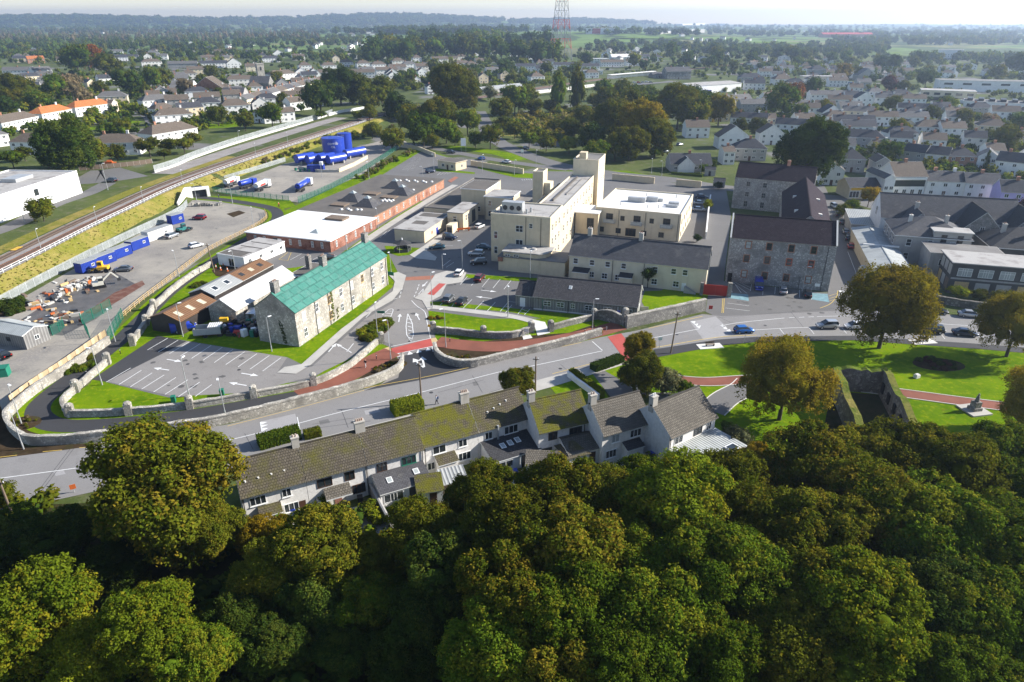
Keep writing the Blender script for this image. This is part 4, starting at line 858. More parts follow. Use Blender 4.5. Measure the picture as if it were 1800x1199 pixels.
A = G(745,364,3.6); b = hb(A.x,A.y,10.5,46,3.4,'long low hospital wing with black felt roof beside the service road','parapet',rm='felt',fascia='felt_mid'); b.row('f',2,[1],1.2,1.2,'m'); b.row('l',8,[1],1.2,1.2,'m')
b = hb(-19.3,200.4,5.0,13,5.0,'small two storey cream annexe with grey flat roof','flat',rm='felt_pale',fascia='felt_mid'); b.wins('f',[2.4],[2.6],1.1,1.5,'t'); b.wins('r',[2.5,4.2],[2.4],.9,1.8,'t'); b.panel('dark_panel','r',9,.4,3,3.8,'dark_metal')
b = hb(-33.4,188.7,9.2,19,3.3,'cream boiler house with pale flat roof behind the gazebo','flat',rm='felt_pale',fascia='felt_pale'); b.panel('sign','r',5.4,1.2,.9,.9,'brick'); b.door('r',9,1.2,2.1,'blue'); b.box('roof_patch',2.5,6,3.54,6.6,9.5,3.56,'felt'); b.box('roof_patch',1,14.5,3.54,8.6,18.5,3.56,'felt')
g = thing('generator','cream generator container beside the boiler house','container',G(795,408),SITE); MB().cbox((0,0,.15),2.0,4.4,2.5).build('casing',M['cream2'],g); MB().cbox((0,-2.2,.5),1.5,.1,1.6).build('grille',M['dark_metal'],g)
# low rounded day room in front of the tall wing
b = Bd('day_room','low cream day room with curved flat roof and two domes','building',V(-3.4,162.9),None,7.5,3.6,'flat',0,'cream','felt_mid',.2,ang=SITE,L=17.0,fascia='felt_mid')
P = [(1.2,.4),(10,.4),(11.6,1.6),(12.4,3.4),(12.2,6.9),(1.0,6.9)]; MB().prism(P,3.85,4.9).build('upper_wall',M['cream'],b.root); MB().prism([((x - 6) * 1.07 + 6,(y - 4) * 1.1 + 4) for x,y in P],4.904,5.15).build('upper_roof',M['felt_pale'],b.root)
b.wins('f',[2.4,4.6],[3.9],1.3,.6,'m'); b.box('brick_corner',.0,-.6,2.6,1.2,-.01,3.6,'brick')
for x in (5.5,8.2): MB().tube((x,3.6,5.15),(x,3.6,5.5),.8,10,0,.55).build('roof_dome',M['felt_pale'],b.root)
# white block
b = Bd('balcony_block','cream two storey block with white roof, balconies and rooftop ducts','building',V(24.3,195.6),V(47.2,187.0),26,7.6,'parapet',0,'cream2','white_roof',.2,fascia='cream2')
for x in (4.2,12.2,20.6):
 b.win('f',x,4.0,2.0,2.4,'3T','dark_metal'); bl = b.box('balcony',x - 1.6,-1.2,3.75,x + 1.6,-.01,3.9,'concrete')
 q = MB()
 for i in range(9): q.tube((x - 1.55 + i * .39,-1.15,3.9),(x - 1.55 + i * .39,-1.15,4.95),.02,4)
 q.bar((x - 1.6,-1.15,4.95),(x + 1.6,-1.15,4.95),.05,.05); q.build('balcony_rail',M['white_metal'],bl)
 MB().box(x - 1.55,-1.14,4.0,x + 1.55,-1.13,4.8).build('balcony_glass',M['blind'],bl)
b.wins('f',[8.0,16.4],[4.6],1.2,1.4,'m','dark_metal'); b.wins('f',[2,7.0,14.4,19.4],[.8],1.5,1.5,'m','dark_metal'); b.win('f',10.6,.3,3.0,2.3,'3','frame_brown'); b.row('r',5,[1,4.6],1.1,1.4,'m','dark_metal')
for x in (8.9 - 2.0,14.6,23.8): b.downpipe('f',x)
for q in ((7,11,5.2,1.5,1.3),(12.2,13,3.4,1.6,1.3),(19.2,10.5,3,1.8,.9),(18.8,8.2,3.4,.8,.7),(15.6,14,1.4,1,.8)): b.box('roof_duct',q[0],q[1],7.64,q[0] + q[2],q[1] + q[3],7.66 + q[4],'grey_metal')
for x,y in ((6,6),(14,5.5),(17,6.5),(11,20),(20,21)): MB().tube((x,y,7.6),(x,y,8.5),.14,6).build('roof_vent',M['grey_metal'],b.root)
bL = hb(18.3,193.2,6.6,9,6.9,'glazed stair link between the spine and the balcony block','flat',rm='white_roof',fascia='frame'); bL.win('f',4.4,2.4,2.0,3.2,'mt','dark_metal')
# long slate roofed ward
b = Bd('slate_ward','long cream two storey ward under a grey slate roof with chimneys','building',V(13.8,157.2),V(44.2,146.6),10.6,6.0,'gable',3.6,'cream2','slate',.3,fascia='frame')
b.wins('f',[1.6,5.6,9.4,13.2,20.6,24.8,27.4],[3.9],1.15,1.35,'ts'); b.wins('f',[5.6,8.8,12.0,20.6,25.6],[.9],1.35,1.4,'mts'); b.chimney(3.6,5.3,1.0,.8,1.7,'concrete',2); b.chimney(16,5.3,1.0,.8,1.7,'concrete',2)
b.door('f',27.4,1.0,2.0,'frame'); b.downpipe('f',10.6); b.downpipe('f',18); lean_to(b,1.4,5.2,2.2,3.0,2.5,'slate_dark','cream2'); lean_to(b,12.6,15.6,2.0,2.9,2.4,'slate_dark','cream2')
st = MB()
for i in range(8): st.box(27.6 + i * .34,-1.2,0,27.94 + i * .34,-.02,1.5 - i * .19)
st.build('steps',M['concrete'],b.root)
# grey clad nursery building
b = Bd('clinic_bungalow','grey clad bungalow with new dark tiled roof and white windows','building',V(4.7,137.4),None,9.6,3.1,'gable',2.9,'grey_clad','tile_new',.35,ang=R(-15.5),L=22.2,fascia='frame')
b.wins('f',[3.0,5.9,12.0,16.0,20.4],[1.1],1.6,1.1,'mt'); b.win('f',8.6,1.1,.9,1.1,'mt'); b.downpipe('f',2.0,m='green_steel'); b.downpipe('f',7.6); b.downpipe('f',18.2,m='frame'); b.skylight(7.5,2.6,.7,.9); b.gutter(); b.door('r',4,1,2.05,'frame')
b.box('plinth',-.03,-.03,0,22.23,-.005,.3,'pale_concrete'); q = MB()
for y in (2.4,5.2): q.box(22.3,y,.0,24.2,y + .1,1.1)
q.build('ramp_wall',M['concrete'],b.root)
b2 = Bd('clinic_porch','lower tiled porch at the car park end of the grey bungalow','building',V(4.7,137.4) - Vector((math.cos(R(-15.5)),math.sin(R(-15.5)),0)) * 4.3 + Vector((math.sin(R(15.5)),math.cos(R(15.5)),0)) * .8,None,7.2,2.7,'gable',2.0,'grey_clad','tile_new',.3,ang=R(-15.5),L=4.25,gover=0,fascia='frame'); b2.door('f',1.6,1.2,2.05,'frame')
# ---- mills
b = Bd('stone_mill','three storey grey stone mill with purple slate roof facing the road','mill',V(51.3,154.7),V(73.2,148.0),12.0,10.9,'gable',4.0,'stone_mill','slate_purple',.15,fascia='grey_render',gover=-.25)
cols = {10.6 - 1.9: ['blind','glass','glass','glass'],5.4: ['glass'] * 4,1.6: ['blind','glass','glass','blind']}
for z,gs in cols.items():
 for x,gm in zip((4.0,8.6,13.4,18.2),gs):
  b.panel('window_surround','f',x,z - .15,1.5,1.95,'orange_brick',.012); b.win('f',x,z,1.15,1.65,'t','frame_brown' if not (z == 5.4 and x > 12) else 'red',gm)
b.panel('sign','f',20.4,1.0,1.1,.7,'frame'); b.downpipe('f',21.2); b.downpipe('f',16.4,3); b.door('f',.9,1.0,2.3,'black')
for x in (-.13,21.9 + 1.0 - .12): MB().bar((x if x < 0 else b.L - .12,-.3,b.h + .1),(x if x < 0 else b.L - .12,6,b.h + 4.3),.35,.25).build('gable_coping',M['pale_concrete'],b.root); MB().bar((x if x < 0 else b.L - .12,12.3,b.h + .1),(x if x < 0 else b.L - .12,6,b.h + 4.3),.35,.25).build('gable_coping',M['pale_concrete'],b.root)
b = Bd('stone_mill','rear stone mill block with slate roof beside the big dark tree','mill',V(73.4,226.0),V(95.6,216.0),11.5,10.2,'gable',4.0,'stone_mill','slate_purple',.15,fascia='grey_render',gover=-.2)
for x in (4.4,9.6):
 for z,hh in ((7.6,1.5),(4.2,1.6),(.9,1.9)): b.win('f',x,z,1.2,hh,'mt','grey_render','glass')
b.chimney(15.5,5.7,1.0,.8,1.4,'orange_brick',2)
b = Bd('mill_link','lower mill range with steep purple roof joining the two stone mills','mill',V(69.0,169.5),None,50,7.6,'gabley',5.0,'stone_mill','slate_purple',.2,ang=R(-20),L=12.0,fascia='grey_render',gover=-.1)
for y in (8,26,36): b.win('l',50 - y,3.5,1.2,1.6,'t','grey_render')
for x,y in ((3.6,14),(3.4,32),(8.5,12),(8.6,30)):
 o = MB(); s_ = -1 if x < 6 else 1; z = b.rz(x,y) + .14; o.face([(x,y - .5,z),(x + s_ * 1.0,y - .5,z - .15),(x + s_ * 1.0,y + .5,z - .15),(x,y + .5,z)]); o.face([(x + s_ * 1.0,y - .5,z - .15),(x + s_ * 1.0,y + .5,z - .15),(x + s_ * 1.0,y + .5,z - .85),(x + s_ * 1.0,y - .5,z - .85)]); o.face([(x,y - .5,z),(x + s_,y - .5,z - .15),(x + s_,y - .5,z - .85)]); o.build('roof_vent',M['pale_concrete'],b.roofo)
# ---- right hand side sheds and old school
b = Bd('long_shed','long low shed with pale grey sheet roof beside the mill yard','shed',V(85.6,153.8),None,36.5,3.6,'gabley',.9,'cream','rib_pale',.2,ang=R(-17),L=8.6,fascia='white'); b.box('roof_step',.1,17,4.4,8.5,17.4,4.75,'white')
b = Bd('low_shed','shed with shiny grey sheet roof behind the yard trees','shed',V(98.5,193.5),None,15,3.4,'mono',.8,'grey_render','rib_grey',.2,ang=R(-17),L=11)
b = Bd('flat_school','derelict dark flat roofed two storey block with boarded panels','building',V(100.2,147.4),V(127.0,139.6),9.2,7.2,'flat',0,'dark_render','felt_pale',.5,fascia='grey_render')
for i in range(6):
 x = 2.6 + i * 4.2; b.win('f',x,4.2,2.9,1.9,'3mT','frame','blind'); b.panel('boarded_panel','f',x,.9,2.9,2.0,['timber','concrete','felt_pale'][i % 3])
b.panel('band','f',13.4,3.4,26.6,.4,'grey_render',.05)
for i in range(3): b.panel('boarded_panel','l',1.6 + i * 2.9,.8,2.2,2.4,['timber','concrete','timber_dark'][i]); b.panel('boarded_panel','l',1.6 + i * 2.9,4.2,2.2,2.3,['concrete','felt_pale','concrete'][i])
b = Bd('flat_school','pale concrete stair annexe stepping up behind the boarded block','building',V(100.6,157.2),None,9,6.4,'flat',0,'grey_render','felt_mid',.3,ang=R(-17),L=16,fascia='concrete'); b.row('f',3,[3.4],1.2,1.6,'m')
b = Bd('flat_school','small flat roofed concrete tower room with two tall windows','building',V(106,166.5),None,4.5,9.0,'flat',0,'concrete','felt_pale',.3,ang=R(-17),L=8.4,fascia='pale_concrete'); b.wins('f',[2.4,6],[6.2],1.3,2.1,'m','dark_metal')
b = Bd('old_school','grey school house with hipped slate roof and tall chimneys','building',V(98,169),None,15,7.6,'hip',3.4,'grey_render','slate',.4,ang=R(-17),L=17); b.wins('f',[3.2,8,13],[1.2,4.8],1.2,1.8,'ts','frame'); b.row('l',4,[1.2,4.8],1.3,1.9,'ts'); b.chimney(4,7,.8,.8,1.6,'pale_concrete',1); b.chimney(12,6,.8,.8,1.8,'concrete',1)
b = Bd('old_school','large gabled school hall with long grey slate roof','building',V(103,187),None,13,7.4,'gable',5.2,'white','slate',.35,ang=R(-15),L=34); b.row('f',8,[4.4],1.2,1.6,'m'); b.win('l',6.5,6.4,1.6,2.4,'mt')
q = Bd('old_school','short slate gabled wing at the left end of the school hall','building',V(105.5,179.5),None,9,6.6,'gabley',3.8,'grey_render','slate',.35,ang=R(-15),L=7.5,fascia='pale_concrete'); q.wins('f',[3.7],[4.2],1.4,1.8,'mt'); q.chimney(3.7,6,.9,.8,1.6,'concrete',2)
for x,y0,lb in ((119,176,'dark slate school wing with tall gable facing the boarded block'),(130,173.5,'second gabled school wing with stone gable')):
 q = Bd('old_school',lb,'building',V(x,y0),None,12,6.8,'gabley',4.8,'stone','slate_dark',.35,ang=R(-15),L=9.5,fascia='pale_concrete'); q.wins('f',[4.7],[6.6],1.0,1.2,'m')
b = Bd('old_school','low dark hipped wing behind the concrete stair room','building',V(119,163),None,14,6.2,'hip',3.6,'dark_render','slate_dark',.35,ang=R(-15),L=22); b.chimney(4,7,.9,.9,2.0,'concrete',2); b.chimney(10,4.5,.9,.9,1.8,'pale_concrete',1); b.chimney(16,6,.9,.9,1.8,'pale_concrete',1)
# gate lodge behind the hospital
b = Bd('gate_lodge','small cream flat roofed lodge at the hospital back gate','building',V(-31.4,293.2),V(-23.4,287.4),7,3.3,'flat',0,'cream','felt',.35,fascia='cream2'); b.wins('f',[3,8],[1.0],1.4,1.3,'m'); b.door('f',5.4); b.win('r',4,1,1,1.2,'m')
# white warehouse left of the railway
b = Bd('warehouse','long white clad warehouse beyond the railway','warehouse',V(-150.5,180,RAILZ),V(-147.6,234,RAILZ),24,7.2,'parapet',0,'cladding_white','felt_pale',.2,z=RAILZ,fascia='white')
b.win('f',33,4.0,1.9,2.0,'m','dark_metal'); b.door('f',42,1.0,2.1,'grey_metal'); b.door('f',39,1.8,2.4,'grey_metal'); b.door('f',10,1.0,2.1,'grey_metal'); b.box('roof_duct',36,8,7.25,44,13,8.3,'grey_metal'); b.box('roof_deck',2,12,7.26,22,23,7.5,'rust')
b.box('plinth',0,-.06,0,b.L,-.005,1.6,'white')
# low grey shed at the yard gate
b = Bd('yard_cabin','grey cabin with pale sheet roof at the yard gate','cabin',G(-20,602),G(48,615),5.0,2.9,'gable',.8,'grey_clad','rib_pale',.2,far=False); b.win('r',2.5,1.2,1.0,.9,'m'); b.win('f',6,1.2,1.0,.9,'m','dark_metal')
# ================================================================= VEGETATION
def leaf_mat(name,a,b2,c,trans=.28):
 """a, b2: the two main leaf tones, c: turned leaves"""
 m = bpy.data.materials.new(name); m.use_nodes = True; t = m.node_tree; t.nodes.remove(t.nodes['Principled BSDF']); out = t.nodes['Material Output']
 at = N(t,'ShaderNodeAttribute'); at.attribute_name = 'tint'; s = N(t,'ShaderNodeSeparateColor'); t.links.new(at.outputs['Color'],s.inputs[0])
 oi = N(t,'ShaderNodeObjectInfo')
 col = mixc(t,s.outputs[0],a,b2)
 add = N(t,'ShaderNodeMath',operation='ADD'); t.links.new(s.outputs[1],add.inputs[0]); mu = N(t,'ShaderNodeMath',operation='MULTIPLY'); mu.inputs[1].default_value = .22; t.links.new(oi.outputs['Random'],mu.inputs[0]); t.links.new(mu.outputs[0],add.inputs[1])
 col = mixc(t,ramp(t,add.outputs[0],.55,.95),col,c)
 hs = N(t,'ShaderNodeHueSaturation'); t.links.new(col,hs.inputs['Color'])
 v = N(t,'ShaderNodeMapRange'); v.inputs['To Min'].default_value = .72; v.inputs['To Max'].default_value = 1.22; t.links.new(oi.outputs['Random'],v.inputs[0]); t.links.new(v.outputs[0],hs.inputs['Value'])
 d = N(t,'ShaderNodeBsdfDiffuse'); tr = N(t,'ShaderNodeBsdfTranslucent')
 t.links.new(hs.outputs[0],d.inputs[0]); t.links.new(hs.outputs[0],tr.inputs[0])
 m1 = N(t,'ShaderNodeMixShader'); m1.inputs[0].default_value = trans; t.links.new(d.outputs[0],m1.inputs[1]); t.links.new(tr.outputs[0],m1.inputs[2])
 t.links.new(m1.outputs[0],out.inputs[0]); return m
LM = {'q': leaf_mat('leaf_straw',(.19,.17,.035),(.26,.21,.06),(.30,.24,.09)),
      'k': leaf_mat('leaf_birch',(.16,.145,.010),(.23,.185,.014),(.29,.20,.016),.4),
      'g': leaf_mat('leaf_green',(.05,.088,.006),(.092,.138,.010),(.15,.15,.011)),
      'G': leaf_mat('leaf_bright',(.085,.128,.008),(.135,.172,.011),(.20,.18,.011)),
      'd': leaf_mat('leaf_dark',(.028,.052,.008),(.05,.08,.011),(.075,.09,.012)),
      'o': leaf_mat('leaf_olive',(.066,.085,.007),(.115,.122,.010),(.17,.14,.012)),
      'b': leaf_mat('leaf_bronze',(.058,.08,.006),(.105,.114,.009),(.165,.125,.012)),
      'y': leaf_mat('leaf_gold',(.17,.14,.010),(.26,.18,.012),(.34,.21,.014)),
      'r': leaf_mat('leaf_rust',(.16,.06,.012),(.25,.085,.015),(.32,.12,.018)),
      'p': leaf_mat('leaf_purple',(.05,.02,.02),(.08,.03,.026),(.09,.05,.028)),
      'w': leaf_mat('leaf_pale',(.15,.12,.06),(.19,.15,.08),(.23,.165,.085)),
      's': leaf_mat('leaf_silver',(.11,.12,.055),(.16,.165,.075),(.17,.15,.06)),
      'h': leaf_mat('leaf_hedge',(.12,.155,.010),(.18,.205,.012),(.24,.22,.014))}
M['bark'] = mat('bark',(.085,.068,.05),.95,.4,2.5)
def sph(n,rng):
 v = rng.normal(size=(n,3)); return v / np.linalg.norm(v,axis=1)[:,None]
def ico(sub):
 bm = bmesh.new(); bmesh.ops.create_icosphere(bm,subdivisions=sub,radius=1.0); v = np.array([x.co[:] for x in bm.verts]); f = np.array([[q.index for q in x.verts] for x in bm.faces]); bm.free(); return v,f
ICO1 = ico(1); ICO2 = ico(2)
def crown_mesh(name,seed,nl,nsub,nleaf,leaf,shape='round',core=.80,lobe=.36,sub=.13,droop=0.0):
 rng = np.random.default_rng(seed); C = []; RL = []
 if shape in ('round','wide','bush'):
  k = 0
  while len(C) < nl and k < 4000:
   k += 1; d = sph(1,rng)[0]
   if d[2] < (-.75 if shape != 'bush' else -.2): continue
   rr = (1 - lobe * .8) * rng.uniform(.66,1.14); p = d * rr
   if d[2] < 0: p[:2] *= 1.0 + d[2] * .15
   if all(np.linalg.norm(p - q) > lobe * .62 for q in C): C.append(p); RL.append(lobe * rng.uniform(.6,1.28))
  C.append(np.zeros(3)); RL.append(.58)
 elif shape == 'cone':
  for i in range(nl):
   z = -1 + 2 * (i + .5) / nl; a = rng.uniform(0,6.28); w = (1 - z) / 2 * .8 + .05; C.append(np.array([math.cos(a) * w * .55,math.sin(a) * w * .55,z])); RL.append(max(.12,w * .6))
 elif shape == 'poplar':
  for i in range(nl):
   z = -1 + 2 * (i + .5) / nl; a = rng.uniform(0,6.28); w = math.sqrt(max(.03,1 - abs(z) ** 1.6)); C.append(np.array([math.cos(a) * w * .5,math.sin(a) * w * .5,z])); RL.append(max(.14,w * .5))
 C = np.array(C); RL = np.array(RL)
 V_,F_,T_ = [],[],[]; nv = 0
 def addcore(c,r,tint,icov):
  nonlocal nv
  v,f = icov; jit = 1 + rng.uniform(-.16,.16,len(v)); V_.append(v * (r * jit)[:,None] + c); F_.append(np.column_stack([f,f[:,0]]) + nv); T_.append(np.tile(tint,(len(f),1))); nv += len(v)
 LQ = []
 for i,(c,r) in enumerate(zip(C,RL)):
  lt = rng.uniform(0,1); lc = rng.uniform(0,.75)
  if core: addcore(c,r * core,(lt * .6,lc * .5,0),ICO1)
  if nsub:
   sd_ = sph(nsub,rng); sd_[:,2] = np.abs(sd_[:,2]) * np.where(rng.random(nsub) < .72,1,-1); SP = c + sd_ * r * rng.uniform(.78,1.02,nsub)[:,None]; SR = sub * rng.uniform(.5,1.5,nsub)
  else: sd_ = np.zeros((1,3)); SP = c[None]; SR = np.array([r])
  for sp,sr,sdir in zip(SP,SR,sd_):
   if nsub:
    dd = np.linalg.norm(C - sp,axis=1) - RL * .74
    dd[i] = 1
    if (dd < 0).any(): continue
   n = max(1,int(nleaf * rng.uniform(.7,1.2))); st = np.clip(lt + rng.normal(0,.25),0,1); sc = np.clip(lc + rng.normal(0,.25),0,1)
   dirs = sph(n,rng); dirs = dirs + sdir * .55; dirs /= np.linalg.norm(dirs,axis=1)[:,None]
   pos = sp + dirs * (sr * (rng.uniform(.3,1.22,n) if core < .7 else rng.uniform(.72,1.12,n)))[:,None]
   if droop: pos[:,2] -= droop * rng.random(n) ** 2 * .5
   nr = dirs + rng.normal(0,.55,(n,3)); nr[:,2] += .25; nr /= np.linalg.norm(nr,axis=1)[:,None]
   LQ.append((pos,nr,np.column_stack([np.clip(st + rng.normal(0,.22,n),0,1),np.clip(sc + rng.normal(0,.2,n),0,1),np.zeros(n)])))
 pos = np.concatenate([q[0] for q in LQ]); nr = np.concatenate([q[1] for q in LQ]); tn_ = np.concatenate([q[2] for q in LQ]); n = len(pos)
 up = rng.normal(size=(n,3)); a = np.cross(nr,up); a /= np.linalg.norm(a,axis=1)[:,None] + 1e-9; b_ = np.cross(nr,a); s = leaf * rng.uniform(.6,1.3,n)[:,None]
 q = np.stack([pos - a * s,pos - b_ * s * .62 + nr * s * .12,pos + a * s,pos + b_ * s * .62 + nr * s * .12],1).reshape(-1,3)
 V_.append(q); F_.append(np.arange(n * 4).reshape(n,4) + nv); T_.append(tn_); nv += n * 4
 Vv = np.concatenate(V_); Ff = np.concatenate(F_); Tt = np.concatenate(T_)
 tri = Ff[:,3] == Ff[:,0]; cnt = np.where(tri,3,4); loops = np.concatenate([f[:3] if x else f for f,x in zip(Ff,tri)]) if tri.any() and len(Ff) < 400 else Ff[np.column_stack([np.ones((len(Ff),3),bool),~tri])]
 me = bpy.data.meshes.new(name); me.vertices.add(len(Vv)); me.vertices.foreach_set('co',Vv.astype(np.float32).ravel()); me.loops.add(len(loops)); me.loops.foreach_set('vertex_index',loops.astype(np.int32))
 me.polygons.add(len(Ff)); st = np.concatenate([[0],np.cumsum(cnt)[:-1]]); me.polygons.foreach_set('loop_start',st.astype(np.int32)); me.update(calc_edges=True)
 at = me.attributes.new('tint','FLOAT_COLOR','FACE'); at.data.foreach_set('color',np.column_stack([Tt,np.ones(len(Tt))]).astype(np.float32).ravel())
 me.materials.append(LM['g']); return me
CR = {'hi': [crown_mesh('crown',11 + i,30,56,56,.029,lobe=.34,sub=.105,core=.60) for i in range(4)],
      'weep': [crown_mesh('crown',31 + i,26,56,48,.023,lobe=.36,sub=.12,droop=.16,core=.6) for i in range(2)],
      'mid': [crown_mesh('crown',51 + i,22,22,9,.062,lobe=.36,sub=.14) for i in range(5)],
      'lo': [crown_mesh('crown',71 + i,14,10,4,.13,lobe=.42,sub=.18) for i in range(5)],
      'cone': [crown_mesh('crown',91 + i,16,18,6,.07,'cone',sub=.12) for i in range(2)],
      'poplar': [crown_mesh('crown',95 + i,18,16,7,.07,'poplar',sub=.16) for i in range(2)],
      'bush': [crown_mesh('crown',101 + i,14,26,14,.07,'bush',lobe=.42,sub=.16) for i in range(3)]}
def trunk_mesh(seed):
 rng = random.Random(seed); mb = MB(); p = Vector((0,0,-.3)); r = .5; H = [0,.25,.5,.75,1.0]
 for i in range(4):
  q = Vector((rng.uniform(-.06,.06),rng.uniform(-.06,.06),H[i + 1])); mb.tube(p,q,r,7,0,r * .75,cap=False); r *= .75
  if i >= 1:
   for k in range(3):
    a = rng.uniform(0,6.28); mb.tube(q,q + Vector((math.cos(a) * 1.6,math.sin(a) * 1.6,rng.uniform(.12,.25))),r * .55,5,0,r * .2,cap=False)
  p = q
 me = mb.mesh('trunk',[M['bark']],True); return me
TRK = [trunk_mesh(i) for i in range(3)]
TREES = []
def tree_at(x,y,r,h,kind,lod,zone,name='tree',rzv=None,vert=None,z=None):
 """root at the foot, crown and trunk as children; r crown radius, h full height"""
 i = len(TREES); rng = random.Random(i * 17 + 3); z0 = tz(x,y) if z is None else z
 hz = vert if vert else min(r * rng.uniform(.9,1.12),h * .47)
 if lod in ('cone','poplar'): hz = h * .46
 root = thing(name,'','tree' if name != 'bush' else 'bush',(x,y,z0),rng.uniform(0,6.28))
 c = obj('crown',CR[lod][rng.randrange(len(CR[lod]))],root); c.location = (0,0,h - hz); c.scale = (r * rng.uniform(.94,1.06),r,hz)
 c.material_slots[0].link = 'OBJECT'; c.material_slots[0].material = LM[kind]
 tk = obj('trunk',TRK[i % 3],root); tk.scale = (max(.25,r * .12),max(.25,r * .12),max(.8,h - hz * .9))
 TREES.append((root,kind,r,h,zone,PX((x,y,z0 + h - hz)),lod)); return root
def tree(cx,cy,rp,kind,zone,lod='mid',k=1.15,zc=None,z0=None,name='tree'):
 """crown centre pixel and crown radius in pixels; distance follows from the height of the crown's centre over the ground"""
 if kind == 'd' and ('back road' in zone or 'copse' in zone): kind = 'dgogoo'[len(TREES) % 6]
 if zc is None:
  g = 0.0
  for _ in range(3):
   P = GT(cx,cy + rp * k * .93); g = P.z; dep = P.y * math.cos(PITCH) + (CAM_H - g) * math.sin(PITCH); r = rp * dep / FPX; z = max(1.2,r * k)
 else:
  z = zc; g = 0.0 if z0 is None else z0
  P = G(cx,cy,z + g); dep = P.y * math.cos(PITCH) + (CAM_H - z - g) * math.sin(PITCH); r = rp * dep / FPX
 if lod == 'mid' and rp >= 32: lod = 'hi'
 hz = r * (.95 if lod not in ('cone','poplar') else 1.9)
 return tree_at(P.x,P.y,r,z + hz if lod not in ('cone','poplar') else z + hz,kind,lod,zone,name,vert=None if lod in ('cone','poplar') else min(hz,z * .98),z=g)
Z = 'in the foreground wood'
for a in ((296,864,122,'b',9),(235,910,62,'g',6),(360,925,58,'o',6),
          (55,1105,105,'G',6),(165,1150,75,'h',5),(270,1110,82,'G',6.5),(345,1165,60,'g',5),(20,960,60,'d',3.5),(110,960,62,'d',3.0),(200,1010,55,'d',2.5),
          (468,948,42,'y',3.6),(562,975,80,'o',6),(648,985,46,'o',4.6),(470,1020,62,'o',4.5),(420,1090,58,'d',3.5),(560,1050,72,'d',4),(650,1060,66,'g',4.2),(480,1150,60,'d',2.4),(700,1160,70,'d',3.2),(600,1160,52,'d',2.0),
          (745,945,66,'o',7),(790,1010,80,'d',7),(760,1090,80,'d',6),(850,885,66,'b',8),(905,945,88,'o',9.5),(990,880,86,'b',10),(1075,880,62,'b',9),(1020,975,104,'b',11),(900,1050,96,'b',9.5),(1010,1085,98,'g',10),(870,1150,88,'g',8),(980,1180,90,'b',8.5),
          (1130,865,60,'g',8.5),(1190,905,98,'G',11),(1270,860,72,'o',9),(1235,985,100,'g',11),(1130,1000,82,'g',10),(1160,1090,104,'g',10),(1100,1180,90,'g',8.5),(1240,1160,92,'g',8.5),
          (1345,850,62,'y',8),(1330,930,76,'b',9.5),(1325,1030,80,'g',9),(1430,835,82,'b',9.5),(1510,810,78,'o',9),(1430,935,90,'o',10),(1530,900,92,'b',10),(1600,830,82,'o',9),(1690,850,86,'o',9.5),(1775,800,66,'g',8.5),(1620,940,96,'g',10),(1720,960,96,'g',10),(1800,890,82,'g',9),(1420,1040,84,'o',9),(1510,1085,106,'G',10),(1625,1060,86,'d',9),(1720,1080,92,'g',9),(1800,1040,86,'g',9),(1390,1150,92,'o',8),(1500,1190,80,'G',7),(1610,1165,82,'g',7.5),(1710,1180,76,'g',6.5),(1840,970,90,'g',9),(1850,1130,90,'o',7)):
 tree(a[0],a[1],a[2],a[3],Z,'hi',zc=a[4],z0=0.0)
Z = 'in the park'
for bx,by,cx,cy,rp,kd in ((1540,612,1557,548,74,'k'),(1364,738,1390,660,76,'k'),(1764,627,1785,562,58,'k'),(1800,770,1795,695,66,'k')):
 P = G(bx,by); dep = P.y * math.cos(PITCH) + (CAM_H - 6) * math.sin(PITCH); r = rp * dep / FPX
 tree_at(P.x + .5,P.y,r,r * 2.15,kd,'weep',Z,vert=r * .98)
Z = 'beside the main road'
tree(908,672,32,'o',Z,'mid',k=1.3); tree(1118,610,27,'k',Z,'hi',k=2.0); tree(1125,655,38,'o',Z,'mid',k=1.1); tree(1165,670,28,'s',Z,'mid',k=.9); tree(1200,685,18,'g',Z,'mid',k=.8)
tree(1138,482,13,'d','beside the slate ward','mid',k=2.0); tree(1290,770,26,'s','beside the end house','mid',k=.9); tree(1325,800,30,'y','beside the end house','hi',k=1.4); tree(1278,755,14,'g','beside the end house','mid',k=.8)
tree(8,868,26,'o','at the lower left road edge','mid',k=1.2)
Z = 'along the back road'
for a in ((800,165,42,'o','mid',1.1),(822,215,22,'G','mid',1.1),(770,205,34,'d','mid',1.0),(745,230,30,'d','mid',1.0),(785,232,22,'g','mid',1.0),(725,212,26,'d','mid',1.0),(700,190,26,'d','mid',1.0),(690,248,22,'o','mid',.95),(862,240,20,'b','mid',1.2),(836,246,14,'d','mid',1.1),(880,195,22,'d','mid',1.0),(905,178,26,'g','mid',1.0),(930,168,18,'o','mid',1.0),(885,222,16,'o','mid',.8),(940,192,16,'o','mid',.8),(965,190,14,'o','mid',.8),(980,170,17,'g','poplar',1.9),(1013,165,18,'d','poplar',1.9),(1045,180,14,'o','mid',.8),(830,160,15,'s','poplar',1.9),(862,165,13,'s','mid',1.2),(655,232,16,'o','mid',.8),(760,250,14,'d','mid',.9),(800,246,14,'g','mid',.9),(905,232,17,'o','mid',.8),(930,248,16,'d','mid',.8),(960,255,16,'d','mid',.8),(1000,258,17,'G','mid',.8),(1005,232,22,'o','mid',.8),(975,225,14,'o','mid',.7),(945,240,14,'o','mid',.7)): tree(a[0],a[1],a[2],a[3],Z,a[4],k=a[5])
Z = 'in the copse behind the hospital'
